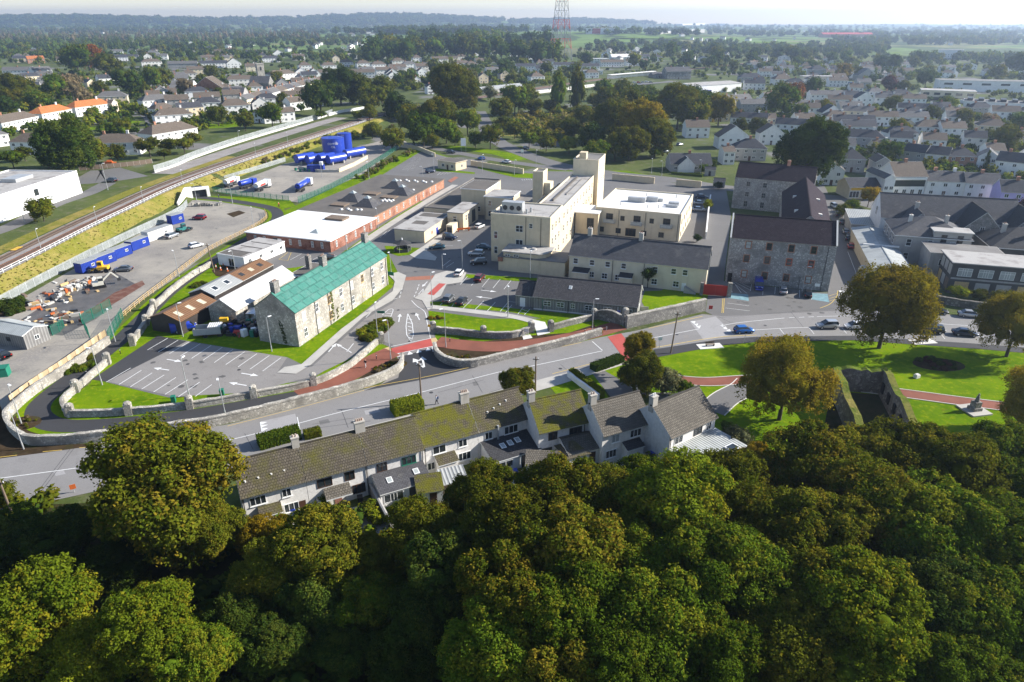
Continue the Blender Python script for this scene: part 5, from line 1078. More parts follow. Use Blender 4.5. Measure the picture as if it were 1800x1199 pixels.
for a in ((1130,225,44,'k'),(1105,252,32,'o'),(1150,245,32,'o'),(1075,215,36,'d'),(1080,258,26,'d'),(1040,245,26,'d'),(1048,270,22,'d'),(1110,190,30,'d'),(1150,195,26,'d'),(1190,192,36,'d'),(1215,200,30,'d'),(1262,195,27,'k'),(1065,180,24,'o'),(1090,165,22,'d'),(1060,160,18,'g'),(1120,172,20,'g'),(1025,205,18,'o'),(1215,175,22,'d'),(1240,180,18,'d'),(1140,168,16,'g'),(1175,175,18,'d')): tree(a[0],a[1],a[2],a[3],Z,'mid',k=1.05)
Z = 'among the town gardens'
for a in ((1414,272,58,'d',1.25),(1450,268,26,'d',1.2),(1372,180,28,'g',1.1),(1395,165,18,'r',1.1),(1425,155,18,'d',1.0),(1330,225,17,'o',.9),(1300,222,14,'o',.9),(1345,205,10,'g',1.0),(1405,198,14,'g',1.1),(1447,190,14,'o',1.0),(1565,185,16,'o',1.0),(1575,228,18,'o',1.1),(1635,200,14,'o',1.0),(1660,185,15,'g',1.0),(1690,208,16,'o',1.0),(1760,245,24,'o',1.2),(1735,215,15,'w',1.1),(1790,215,18,'g',1.0),(1560,150,15,'p',1.1),(1585,155,13,'o',1.0),(1625,140,15,'d',1.1),(1570,112,13,'d',1.4),(1525,345,17,'y',1.2),(1480,372,14,'o',.9),(1495,362,12,'g',.9),(1557,270,22,'g',.9),(1590,262,10,'g',.8),(1660,190,12,'g',1.0),(1790,375,26,'p',1.0),(1760,385,18,'w',.9),(1520,395,8,'y',1.0),(1250,290,9,'g',1.2),(1244,360,9,'h',1.4),(1262,328,8,'d',.8),(1237,297,8,'g',1.0),(1150,270,12,'g',.8),(1480,128,14,'y',1.2),(1750,130,14,'o',1.1),(1785,115,20,'d',1.0),(1510,130,10,'o',1.0),(1225,420,7,'d',.9),(1545,465,20,'d',.5),(1565,480,18,'d',.5),(1680,520,18,'h',.5),(1720,525,16,'o',.5),(1760,530,20,'o',.6),(1700,300,8,'g',.8)): tree(a[0],a[1],a[2],a[3],Z,'mid',k=a[4])
tree(1730,285,9,'d',Z,'cone',k=1.9); tree(1465,400,8,'o',Z,'mid',k=.9)
Z = 'beyond the railway'
for a in ((125,258,52,'d',1.05),(168,268,24,'o',1.1),(95,275,24,'p',.9),(208,270,16,'b',1.1),(218,222,14,'o',1.0),(20,165,32,'o',.9),(45,165,28,'b',.9),(100,158,24,'g',1.0),(130,155,22,'w',1.1),(70,180,20,'g',.7),(15,190,20,'d',.8),(55,185,14,'h',.6),(140,110,28,'g',.9),(160,108,26,'r',.9),(195,120,24,'o',.9),(230,150,26,'d',.9),(250,158,14,'o',.9),(180,155,13,'o',1.0),(270,140,20,'g',1.0),(292,140,17,'o',.9),(330,155,15,'w',1.3),(150,170,16,'w',1.1),(385,205,18,'b',1.0),(432,215,17,'o',1.0),(480,203,21,'g',1.1),(497,178,13,'o',1.1),(565,175,30,'d',1.0),(600,155,32,'d',1.0),(632,160,26,'o',1.0),(655,175,24,'o',1.0),(600,138,16,'G',1.0),(672,160,24,'o',1.0),(650,200,14,'o',.9),(628,205,9,'h',.8),(372,128,13,'o',1.0),(395,148,9,'d',.9),(357,142,11,'o',.8),(385,165,10,'o',.8),(365,165,9,'o',.8),(487,140,13,'o',.9),(265,265,22,'o',.6),(300,262,18,'o',.6),(325,262,18,'o',.5),(340,250,16,'o',.6),(25,285,20,'g',.6),(45,275,16,'o',.6),(78,370,22,'o',.95),(290,275,12,'b',.6),(565,205,10,'g',.6)): tree(a[0],a[1],a[2],a[3],Z,'mid',k=a[4])
Z = 'in the dark skyline wood'
rng_ = random.Random(5)
for i in range(34):
 x = 655 + i * 9.5 + rng_.uniform(-4,4); row = i % 3; tree(x,94 - row * 9 - (8 if 720 < x < 900 else 0) + rng_.uniform(-2,2),19 - row * 2 + rng_.uniform(-2,3),rng_.choice('ddgod'),Z,'lo',k=1.15)
for i in range(20):
 x = 660 + rng_.uniform(0,360); tree(x,rng_.uniform(112,150),rng_.uniform(9,13),rng_.choice('gdoog'),Z.replace('in the dark skyline wood','between the far suburb houses'),'lo',k=1.05)
Z = 'in the belt beyond the town'
for i in range(28):
 x = 1030 + rng_.uniform(0,600); y = rng_.uniform(86,118) if x < 1450 else rng_.uniform(96,112); tree(x,y,rng_.uniform(9,13),rng_.choice('ddgood'),Z,'lo',k=1.1)
# names and labels
KN = {'k': 'yellow-brown','g': 'green','G': 'bright green','d': 'dark green','o': 'olive','b': 'bronze','y': 'golden','r': 'rust red','p': 'purple','w': 'pale thin','s': 'silvery','h': 'yellow-green'}
groups = {}
for T in TREES: groups.setdefault((T[4],T[1],T[6] in ('cone','poplar')),[]).append(T)
for (zone,kd,pop),L in groups.items():
 L.sort(key=lambda T: T[5][0])
 for i,T in enumerate(L):
  sz = 'tall narrow' if pop else ('large' if T[2] > 6.5 else 'small' if T[2] < 3 else 'broad')
  T[0]['label'] = f'{sz} {KN[kd]} tree {zone}' + (f', {ordw(i)} {KN[kd]} from left' if len(L) > 1 else '')
  T[0]['group'] = 'trees ' + zone
# ---- far woods, hedges and orchards that read as one mass
def gn_scatter(name,pts,scale,kinds,label_kind='stuff'):
 src = bpy.data.collections.new(name + '_shapes')
 for i,(me,kd) in enumerate(kinds):
  o = bpy.data.objects.new(f'{name}_shape_{i:02d}',me); src.objects.link(o); o.material_slots[0].link = 'OBJECT'; o.material_slots[0].material = LM[kd]
 me = bpy.data.meshes.new(name); me.from_pydata([tuple(p) for p in pts],[],[])
 a = me.attributes.new('sc','FLOAT_VECTOR','POINT'); a.data.foreach_set('vector',np.asarray(scale,np.float32).ravel())
 a = me.attributes.new('pick','INT','POINT'); a.data.foreach_set('value',RNG.integers(0,len(kinds),len(pts)).astype(np.int32))
 a = me.attributes.new('turn','FLOAT_VECTOR','POINT'); a.data.foreach_set('vector',np.column_stack([np.zeros((len(pts),2)),RNG.uniform(0,6.28,len(pts))]).astype(np.float32).ravel())
 o = obj(name,me,kind='stuff'); g = bpy.data.node_groups.new(name,'GeometryNodeTree'); g.interface.new_socket('Geometry',in_out='INPUT',socket_type='NodeSocketGeometry'); g.interface.new_socket('Geometry',in_out='OUTPUT',socket_type='NodeSocketGeometry')
 gi = g.nodes.new('NodeGroupInput'); go = g.nodes.new('NodeGroupOutput'); iop = g.nodes.new('GeometryNodeInstanceOnPoints'); ci = g.nodes.new('GeometryNodeCollectionInfo'); ci.inputs['Collection'].default_value = src; ci.inputs['Separate Children'].default_value = True; ci.inputs['Reset Children'].default_value = True
 def na(n,ty): q = g.nodes.new('GeometryNodeInputNamedAttribute'); q.data_type = ty; q.inputs[0].default_value = n; return q
 sc,pk,tu = na('sc','FLOAT_VECTOR'),na('pick','INT'),na('turn','FLOAT_VECTOR'); l = g.links.new
 l(gi.outputs[0],iop.inputs['Points']); l(ci.outputs[0],iop.inputs['Instance']); iop.inputs['Pick Instance'].default_value = True
 l(pk.outputs[0],iop.inputs['Instance Index']); l(sc.outputs[0],iop.inputs['Scale']); l(tu.outputs[0],iop.inputs['Rotation']); l(iop.outputs[0],go.inputs[0])
 md = o.modifiers.new('scatter','NODES'); md.node_group = g; return o
FAR = [crown_mesh('far_crown',200 + i,8,6,3,.22,lobe=.5,sub=.25) for i in range(4)]
def zone_pts(poly,n,r0,r1,seed,flat=1.0,stretch=1.0):
 """n trees spread evenly over the ground seen inside a pixel outline"""
 rng = np.random.default_rng(seed); P = np.array(poly,float); w0 = np.ptp(P[:,0]); P[:,0] += np.where(P[:,1] < 420,np.where(P[:,0] <= 0,-420,np.where(P[:,0] >= 1800,380,0)),0); n = int(n * np.ptp(P[:,0]) / w0); out,sc = [],[]; k = 0
 def inside(x,y):
  c = False; j = len(P) - 1
  for i in range(len(P)):
   if (P[i,1] > y) != (P[j,1] > y) and x < (P[j,0] - P[i,0]) * (y - P[i,1]) / (P[j,1] - P[i,1]) + P[i,0]: c = not c
   j = i
  return c
 while len(out) < n and k < n * 30:
  k += 1; x,y = rng.uniform(P[:,0].min(),P[:,0].max()),rng.uniform(P[:,1].min(),P[:,1].max())
  if not inside(x,y) or (1565 < x < 1800 and 80 < y < 104) or (1322 < x < 1424 and 66 < y < 84): continue
  q = GT(x,y)
  if q.y > 8300: continue
  r = rng.uniform(r0,r1); h = r * stretch; out.append((q.x,q.y,q.z + h * .85)); sc.append((r,r,h * flat))
 return out,sc
def wood(name,specs,kinds):
 P,Sx = [],[]
 for i,s in enumerate(specs): a,b_ = zone_pts(*s[:4],seed=900 + i + len(name) * 7,stretch=s[4] if len(s) > 4 else 1.0); P += a; Sx += b_
 return gn_scatter(name,P,Sx,kinds)
wood('far_wood',[([(-50,16),(500,18),(900,24),(900,36),(-50,36)],620,11,22,.6),([(0,66),(560,64),(700,66),(700,78),(560,82),(300,92),(0,94)],620,5,8,1.1),([(0,42),(700,40),(700,60),(0,62)],700,9,16,.8),([(-50,34),(900,34),(900,42),(-50,44)],500,18,30,.6),([(0,94),(330,92),(560,98),(660,96),(660,110),(300,104),(0,106)],160,4,7),
                  ([(700,44),(1030,44),(1040,56),(700,62)],420,9,15,.8),([(1030,40),(1800,44),(1850,70),(1500,66),(1030,62)],700,8,14,.8),([(1030,76),(1330,76),(1560,80),(1560,100),(1400,100),(1030,92)],320,5,8),([(1440,70),(1850,66),(1850,88),(1560,84)],240,7,10),([(1600,98),(1800,98),(1850,116),(1720,112),(1600,106)],90,5,8),([(900,34),(1850,34),(1850,42),(900,42)],320,15,26,.6)],
     [(FAR[0],'d'),(FAR[1],'g'),(FAR[2],'d'),(FAR[3],'o')])
wood('far_poplars',[([(0,56),(320,54),(560,62),(560,72),(250,76),(0,78)],460,3.5,5.5,2.0)],[(FAR[0],'w'),(FAR[1],'w'),(FAR[2],'s'),(FAR[3],'b')])
wood('garden_bushes',[([(0,110),(330,108),(640,110),(650,150),(560,190),(340,235),(0,250)],900,1.2,3.6,.9),([(1060,110),(1450,100),(1480,150),(1800,150),(1800,330),(1560,320),(1300,220),(1250,150)],900,1.0,3.2,.9),([(680,100),(1030,110),(1050,135),(880,165),(680,160)],520,1.8,4.2,.9),([(0,88),(700,84),(1030,88),(1500,84),(1800,104),(1800,150),(1480,145),(1060,112),(640,112),(0,112)],900,2.5,5.2,1.0),([(1040,118),(1330,110),(1330,135),(1040,135)],60,1.5,3,.9)],[(FAR[0],'g'),(FAR[1],'o'),(FAR[2],'d'),(FAR[3],'h')])
wood('trackside_scrub',[([(560,245),(640,232),(700,222),(690,232),(640,246),(560,258)],90,.6,1.4,.9),([(640,318),(735,266),(720,262),(620,318)],60,.5,1.2,.9),([(450,288),(560,248),(560,256),(470,290)],50,.5,1.1,.9)],[(FAR[0],'o'),(FAR[1],'g'),(FAR[2],'o'),(FAR[3],'w')])
wood('warm_scrub',[([(900,205),(1060,190),(1075,215),(1000,250),(930,250),(895,232)],330,.8,3.0,.8)],[(FAR[0],'o'),(FAR[1],'q'),(FAR[2],'k'),(FAR[3],'G')])
wood('bank_tufts',[([(-40,545),(120,466),(310,372),(330,345),(318,335),(180,393),(-20,480)],480,.10,.26,.7),([(345,330),(500,280),(560,252),(540,250),(480,268),(340,322)],260,.12,.34,.7)],[(FAR[0],'q'),(FAR[1],'q'),(FAR[2],'q'),(FAR[3],'h')])
wood('undergrowth',[([(-200,900),(160,880),(420,915),(690,930),(800,880),(1000,830),(1330,800),(1800,790),(2000,1260),(-200,1260)],520,.8,2.2,.7)],[(FAR[0],'d'),(FAR[1],'g'),(FAR[2],'d'),(FAR[3],'o')])
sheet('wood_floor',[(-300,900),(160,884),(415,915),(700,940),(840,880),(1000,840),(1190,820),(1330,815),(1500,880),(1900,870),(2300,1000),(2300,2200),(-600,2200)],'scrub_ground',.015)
# ---- hedges
def hedge(px,w,h,kind,label,z=0.0):
 Q = catmull([G(x,y,z) for x,y in px],4); rng = np.random.default_rng(int(px[0][0])); c = Q[0]; pos,nr = [],[]
 L = sum((Q[i + 1] - Q[i]).length for i in range(len(Q) - 1)); n = int(L * (w + 2 * h) * 55)
 seg = [(Q[i + 1] - Q[i]).length for i in range(len(Q) - 1)]; cs = np.cumsum([0] + seg); root = thing('hedge',label,'hedge',c)
 core = MB()
 for i in range(len(Q) - 1):
  a,b_ = Q[i] - c,Q[i + 1] - c; d = (b_ - a).normalized(); s = Vector((-d.y,d.x,0)) * (w / 2 - .08)
  P = [a - s,b_ - s,b_ + s,a + s]; U = [p + Vector((0,0,h - .1)) for p in P]; core.face(U)
  for k in range(4): core.face([P[k],P[(k + 1) % 4],U[(k + 1) % 4],U[k]])
 core.build('hedge_core',LM[kind],root)
 V_,F_ = [],[]
 for k in range(n):
  t_ = rng.uniform(0,L); i = min(int(np.searchsorted(cs,t_) - 1),len(seg) - 1); i = max(i,0); a = Q[i] + (Q[i + 1] - Q[i]) * ((t_ - cs[i]) / seg[i]) - c; d = (Q[i + 1] - Q[i]).normalized(); s = Vector((-d.y,d.x,0)); u = rng.uniform(0,w + 2 * h)
  if u < h: p = a - s * (w / 2) + Vector((0,0,u)); nn = -s
  elif u < h + w: p = a + s * (u - h - w / 2) + Vector((0,0,h)); nn = Vector((0,0,1))
  else: p = a + s * (w / 2) + Vector((0,0,u - h - w)); nn = s
  p = p + nn * rng.uniform(-.08,.08); nn = (nn + Vector(rng.normal(0,.6,3))).normalized(); e = nn.orthogonal().normalized() * .12; f = nn.cross(e) * .7; b0 = len(V_); V_ += [p - e,p - f,p + e,p + f]; F_.append((b0,b0 + 1,b0 + 2,b0 + 3))
 me = bpy.data.meshes.new('foliage'); me.from_pydata(V_,[],F_); me.materials.append(LM[kind]); at = me.attributes.new('tint','FLOAT_COLOR','FACE'); at.data.foreach_set('color',RNG.uniform(0,.8,len(F_) * 4).astype(np.float32)); obj('foliage',me,root); return root
hedge([(455,786),(490,776),(528,766)],2.4,1.6,'g','dark clipped hedge between the speed table and the end terrace house')
hedge([(535,770),(565,763)],1.6,1.1,'o','low olive hedge beside the dark clipped hedge')
hedge([(690,728),(742,715)],2.6,1.9,'h','bright yellow-green hedge at the foot of the utility pole')
hedge([(1003,660),(1025,675),(1058,700)],1.1,1.5,'h','long narrow sunlit hedge along the white garden wall')
hedge([(1042,652),(1070,642),(1092,634)],1.8,1.3,'d','dark low hedge along the roadside footpath by the tall garden tree')
hedge([(1745 - 122,283),(1690,280),(1712,284)],2.0,1.6,'h','sunlit hedge among the right hand town gardens')
hedge([(1180,306),(1215,309),(1235,311)],1.0,.9,'g','low front hedge of the bungalow facing the hospital')
# ================================================================= WALLS, FENCES, RAILWAY
def stone_wall(px,h,th,label,m='stone_pale',piers=(),smooth=True,name='stone_wall',cap=True,z=0.0,cm=None):
 Q = [G(x,y,z) for x,y in px]; Q = catmull(Q,5) if smooth else Q; D = [Q[0]]
 for i in range(len(Q) - 1):
  n = max(1,int((Q[i + 1] - Q[i]).length / .7)); D += [Q[i].lerp(Q[i + 1],(k + 1) / n) for k in range(n)]
 Q = D; c = Q[0].copy(); root = thing(name,label,'wall',c); Q = [q - c for q in Q]; rng = random.Random(int(px[0][0] * 7)); J = [rng.uniform(-.06,.06) for _ in Q]
 A,B = offset(Q,th / 2),offset(Q,-th / 2); w = MB()
 for i in range(len(Q) - 1):
  for E,fl in ((B,0),(A,1)):
   q = [E[i],E[i + 1],E[i + 1] + V(0,0,h),E[i] + V(0,0,h)]; w.face(q[::-1] if fl else q)
 for i,fl in ((0,0),(len(Q) - 1,1)):
  q = [A[i],B[i],B[i] + V(0,0,h),A[i] + V(0,0,h)]; w.face(q[::-1] if fl else q)
 w.build('wall',M[m],root)
 k = MB(); A,B = offset(Q,th / 2 + .07),offset(Q,-th / 2 - .07)
 for i in range(len(Q) - 1):
  z0,z1 = h - .02,[h + .2 + J[i],h + .2 + J[i + 1]]; a0,a1,b0,b1 = A[i],A[i + 1],B[i],B[i + 1]; v0,v1,t0,t1 = V(0,0,z0),V(0,0,z0),V(0,0,z1[0]),V(0,0,z1[1])
  mi = (Q[i] + V(0,0,z1[0] + .06),Q[i + 1] + V(0,0,z1[1] + .06))
  k.face([b0 + v0,b1 + v1,b1 + t1,b0 + t0]); k.face([a1 + v1,a0 + v0,a0 + t0,a1 + t1]); k.face([b0 + t0,b1 + t1,mi[1],mi[0]]); k.face([mi[0],mi[1],a1 + t1,a0 + t0])
 for i in (0,len(Q) - 1): k.face([A[i] + V(0,0,h - .02),B[i] + V(0,0,h - .02),B[i] + V(0,0,h + .2),A[i] + V(0,0,h + .2)])
 k.build('coping',M[cm or ('stone_pale' if m == 'stone' else m)],root)
 for x,y in piers:
  p = G(x,y,z) - c; pr = MB().cbox(p,1.05,1.05,h + 1.0,.3).build('pier',M[m],root); kk = MB(); R_ = .62
  for i in range(8):
   a0,a1 = i * math.pi / 4,(i + 1) * math.pi / 4; P0,P1 = V(p.x + R_ * math.cos(a0),p.y + R_ * math.sin(a0),h + .98),V(p.x + R_ * math.cos(a1),p.y + R_ * math.sin(a1),h + .98)
   Q0,Q1 = V(p.x + .5 * math.cos(a0),p.y + .5 * math.sin(a0),h + 1.25),V(p.x + .5 * math.cos(a1),p.y + .5 * math.sin(a1),h + 1.25); kk.face([P0,P1,Q1,Q0]); kk.face([Q0,Q1,V(p.x,p.y,h + 1.42)])
  kk.build('pier_cap',M['stone_pale'],pr)
 return root
stone_wall([(193,604),(135,645),(66,690),(25,725),(14,740),(20,758),(42,776),(65,782),(120,780),(187,773),(330,755),(400,743),(520,714),(640,681),(690,661),(706,648),(708,634)],1.45,.55,'long pale stone boundary wall curving round the greenway corner')
stone_wall([(372,468),(340,486),(305,512),(285,531),(270,545),(258,572),(233,607)],1.1,.6,'rough stone wall between greenway and the sheds',piers=((271,544),(258,572),(234,607)))
stone_wall([(190,640),(160,666),(134,689),(113,710),(116,726),(128,733),(228,729),(335,718),(447,699),(552,677),(610,650),(638,628),(665,604)],1.05,.5,'inner stone wall with rounded piers round the car park',piers=((190,640),(135,689),(126,732),(228,729),(335,718),(447,699),(552,677),(671,603)))
stone_wall([(764,614),(769,628),(790,641),(827,645),(900,629),(1000,605),(1057,589)],1.35,.6,'roadside stone wall curving in to the entrance',m='stone')
stone_wall([(762,585),(800,588),(850,594),(900,594),(934,584)],1.2,.5,'low stone wall with piers in front of the entrance lawn',m='stone',piers=((762,585),(850,593),(934,584)))
stone_wall([(968,581),(1005,571),(1043,562)],1.1,.5,'short stone wall between the ramp and the arched gateway',m='stone',piers=((968,582),(1044,561)))
stone_wall([(1100,577),(1135,569),(1185,558),(1238,546)],2.6,.7,'tall grey retaining wall below the bungalow lawn',m='stone',piers=((1098,572),))
stone_wall([(652,868),(690,940)],1.6,.25,'thin garden wall between the middle terrace gardens',m='grey_render',smooth=False); stone_wall([(560,895),(590,950)],1.6,.25,'thin garden wall behind the end terrace house',m='grey_render',smooth=False)
stone_wall([(998,662),(1020,679),(1052,703)],.9,.3,'thin white garden wall along the narrow hedge',m='white',smooth=False)
stone_wall([(1097,668),(1112,682),(1126,692)],.8,.35,'short pale garden wall beside the tall garden tree',m='pale_concrete',smooth=False)
# gateway arch
ga,gb = G(1046,560),G(1098,572); at_ = thing('gateway_arch','dark stone arched wall of the walkway gateway','arch',ga,math.atan2(gb.y - ga.y,gb.x - ga.x)); Lg = (gb - ga).length; ar = MB()
for i in range(14):
 x0,x1 = Lg * i / 14,Lg * (i + 1) / 14; f = lambda x: 1.5 + 1.0 * math.sin(math.pi * x / Lg)
 for y,fl in ((-.3,0),(.3,1)):
  q = [(x0,y,0),(x1,y,0),(x1,y,f(x1)),(x0,y,f(x0))]; ar.face(q[::-1] if fl else q)
 ar.face([(x0,-.3,f(x0)),(x1,-.3,f(x1)),(x1,.3,f(x1)),(x0,.3,f(x0))])
ar.build('wall',M['stone_dark'],at_); cp = MB()
for i in range(14):
 x0,x1 = Lg * i / 14,Lg * (i + 1) / 14; cp.bar((x0,0,f(x0) + .1),(x1,0,f(x1) + .1),.75,.2)
cp.build('coping',M['stone'],at_)
# cream hospital boundary walls
stone_wall([(700,258),(735,264),(765,276)],1.6,.4,'cream wall at the back of the hospital car park',m='cream',smooth=False)
stone_wall([(828,291),(870,298),(920,306)],2.0,.45,'cream boundary wall by the hospital back gate',m='cream',smooth=False)
stone_wall([(1076,316),(1150,323)],2.2,.45,'cream boundary wall left of the rear gate',m='cream',smooth=False); stone_wall([(1188,326),(1232,330)],2.2,.45,'cream boundary wall right of the rear gate',m='cream',smooth=False)
stone_wall([(1248,352),(1244,380),(1240,420)],1.8,.3,'thin white green-topped wall beside the parked cars',m='white',smooth=False)
stone_wall([(1504,412),(1512,440),(1526,478)],2.6,.4,'cream yard wall along the row of parked cars',m='cream',smooth=False)
stone_wall([(1625,528),(1690,540),(1760,549),(1840,556)],1.5,.5,'dark stone wall in front of the derelict school',m='stone_dark',smooth=False)
# ruin in the park
rr = thing('ruin','roofless stone ruin with mossy wall tops in the park','ruin',V(54.7,102.1)); wl = [(V(0,0),V(7.6,-1.4),4.4),(V(7.6,-1.4),V(3.0,-21),4.4),(V(0,0),V(-4.6,-19.4),4.2)]
for a,b_,h in wl:
 n = 10; mb = MB(); d = (b_ - a).normalized(); s = V(-d.y,d.x) * .55; tops = [h * random.uniform(.88,1.06) for _ in range(n + 1)]
 for i in range(n):
  p,q = a.lerp(b_,i / n),a.lerp(b_,(i + 1) / n); z0,z1 = V(0,0,tops[i]),V(0,0,tops[i + 1]); mb.face([p - s,q - s,q - s + z1,p - s + z0]); mb.face([q + s,p + s,p + s + z0,q + s + z1]); mb.face([p - s + z0,q - s + z1,q + s + z1,p + s + z0],1)
 for p,z in ((a,tops[0]),(b_,tops[-1])): mb.face([p - s,p + s,p + s + V(0,0,z),p - s + V(0,0,z)])
 w = mb.build('wall',[M['stone_dark'],M['rough_grass']],rr)
for k in range(5):
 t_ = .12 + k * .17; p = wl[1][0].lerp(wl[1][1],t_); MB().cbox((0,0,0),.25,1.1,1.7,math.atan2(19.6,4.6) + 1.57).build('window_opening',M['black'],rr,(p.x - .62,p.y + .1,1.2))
sheet('ruin_floor',[(1460,688),(1548,694),(1600,800),(1440,800)],'scrub_ground',.03)
# monument and flower bed
mo = thing('monument','grey stone monument on stepped plinth beside the park path','monument',G(1712,722)); P = MB().cbox((0,0,0),3.6,3.6,.25,.2); P.build('slab',M['concrete'],mo); MB().cbox((0,0,.25),1.5,1.5,.5,.2).cbox((0,0,.75),1.1,1.1,1.0,.2).build('plinth',M['stone'],mo); MB().tube((0,0,1.75),(0,0,2.7),.36,8,0,.22).tube((0,0,2.7),(0,0,2.95),.12,8,0,.17).tube((0,0,2.95),(0,0,3.2),.17,8,0,.06).build('bust',M['stone'],mo)
fb = thing('flower_bed','dark oval flower bed in the park lawn','flower bed',G(1650,641)); bm_ = MB(); bm_.face([(4.6 * math.cos(a),2.7 * math.sin(a),.06) for a in [i * .314 for i in range(20)]]); bm_.build('soil',M['soil'],fb)
for i in range(26):
 a,r_ = random.uniform(0,6.28),math.sqrt(random.random()); o = obj('shrub',CR['bush'][i % 3],fb,(4.1 * r_ * math.cos(a),2.3 * r_ * math.sin(a),.25)); s_ = random.uniform(.4,.7); o.scale = (s_,s_,s_ * .7); o.material_slots[0].link = 'OBJECT'; o.material_slots[0].material = LM['d' if i % 3 else 'p']
pst = thing('stone_block','small pale stone block on the park lawn','stone',G(1611,664)); MB().cbox((0,0,0),.9,.7,.6,.4).cbox((0,0,.6),.7,.5,.12,.4).build('block',M['pale_concrete'],pst)
def bench(px,lb):
 b0 = thing('bench',lb,'bench',G(*px),R(8)); MB().box(-2.4,-1.1,0,2.4,1.1,.1,0,True).build('plinth',M['pale_concrete'],b0)
 MB().box(-.9,-.2,.45,.9,.25,.5,0,True).build('seat',M['timber_dark'],b0); MB().box(-.9,.26,.55,.9,.31,.95,0,True).build('backrest',M['timber_dark'],b0)
 for x in (-.75,.75): MB().box(x - .04,-.18,.1,x + .04,.3,.45,0,True).build('leg',M['dark_metal'],b0)
bench((1248,609),'bench on a white slab beside the road near the blue hatchback'); bench((1622,601),'bench on a white slab beside the road near the dark parked cars')
# railway
RB = catmull([V(x,y,RAILZ) for x,y in RAIL[:9]],24)
for q in RB: q.z = RAILZ
def rail_ribbon(name,o0,o1,z,m,parent=None,i0=0,i1=None,follow=False):
 Q = RB[i0:i1]; A,B = offset(Q,o0),offset(Q,o1); mb = MB()
 if follow:
  for p in A + B: p.z = tz(p.x,p.y) + z
 else:
  for p in A + B: p.z = RAILZ + z
 for i in range(len(Q) - 1): mb.face([B[i],B[i + 1],A[i + 1],A[i]])
 return mb.build(name,M[m],parent,kind=None if parent else 'structure')
bal = rail_ribbon('railway_ballast',4.2,-5.2,.10,'ballast')
NB = 24 * 5
for k in range(8): rail_ribbon('embankment',-4.6 - k * .75,-5.35 - k * .75,.045,'bank_grass',None,0,NB + 8,True) if k < 9 else None
rail_ribbon('verge',9.5,5.0,.05,'bank_grass',None,24,80)
for o_,nm in ((2.3,'railway_track'),(-2.1,'railway_track')):
 tr = rail_ribbon(nm,o_ + 1.35,o_ - 1.35,.125,'rust_ballast')
 for s in (.72,-.72):
  Q = offset(RB,o_ + s); mb = MB()
  for i in range(len(Q) - 1): mb.bar(Q[i] + V(0,0,.28),Q[i + 1] + V(0,0,.28),.08,.16)
  mb.build('rail',M['rust'] if o_ < 0 else mat('rail_steel',(.26,.19,.14),.4,.2,1,metal=.5),tr)
 Q = offset(RB[:NB + 24],o_); mb = MB(); acc = 0
 for i in range(len(Q) - 1):
  sg = Q[i + 1] - Q[i]; d = sg.normalized(); s = V(-d.y,d.x) * 1.25; t_ = .7 - acc
  while t_ < sg.length:
   p = Q[i] + d * t_ + V(0,0,.15); a,b_ = p - s,p + s; mb.bar(a,b_,.25,.12); t_ += .7
  acc = (sg.length - (t_ - .7))
 mb.build('sleepers',mat('sleeper',(.21,.155,.12),.9,.25,1),tr,kind='stuff')
ys_ = MB().box(-.1,-1.6,0,1.2,1.6,.06).build('crossing_panel',M['yellow'],None,G(25,437,RAILZ + .3),0,label='yellow panel lying between the rails',cat='panel')
# fences
PAN = {}
def pan(kind,L,H):
 k = (kind,round(L,1),H)
 if k in PAN: return PAN[k]
 mb = MB()
 if kind == 'palisade':
  n = int(L / .19)
  for i in range(n): x = (i + .5) * L / n; mb.box(x - .05,-.02,.08,x + .05,.01,H)
  for z in (.4,H - .35): mb.box(0,.011,z,L,.05,z + .06,0,True)
  PAN[k] = mb.mesh('panel',[M['palisade']])
 elif kind == 'mesh':
  n = int(L / .22)
  for i in range(n): x = (i + .5) * L / n; mb.box(x - .02,-.01,.05,x + .02,.01,H)
  for j in range(9): z = .05 + j * (H - .1) / 8; mb.box(0,.011,z,L,.03,z + .04,0,True)
  PAN[k] = mb.mesh('panel',[M['green_mesh']])
 elif kind == 'board': PAN[k] = mb.box(0,-.04,.05,L,.02,H).mesh('panel',[M['board_buff']])
 elif kind == 'wood': PAN[k] = mb.box(0,-.04,.05,L,.02,H).mesh('panel',[M['timber_dark']])
 elif kind == 'concrete': PAN[k] = mb.box(0,-.2,.0,L,.2,H).mesh('panel',[M['pale_concrete']])
 return PAN[k]
PPOST = {}
def post_mesh(w,H,m):
 k = (w,H,m)
 if k not in PPOST: PPOST[k] = MB().cbox((0,0,0),w,w,H).mesh('post',[M[m]])
 return PPOST[k]
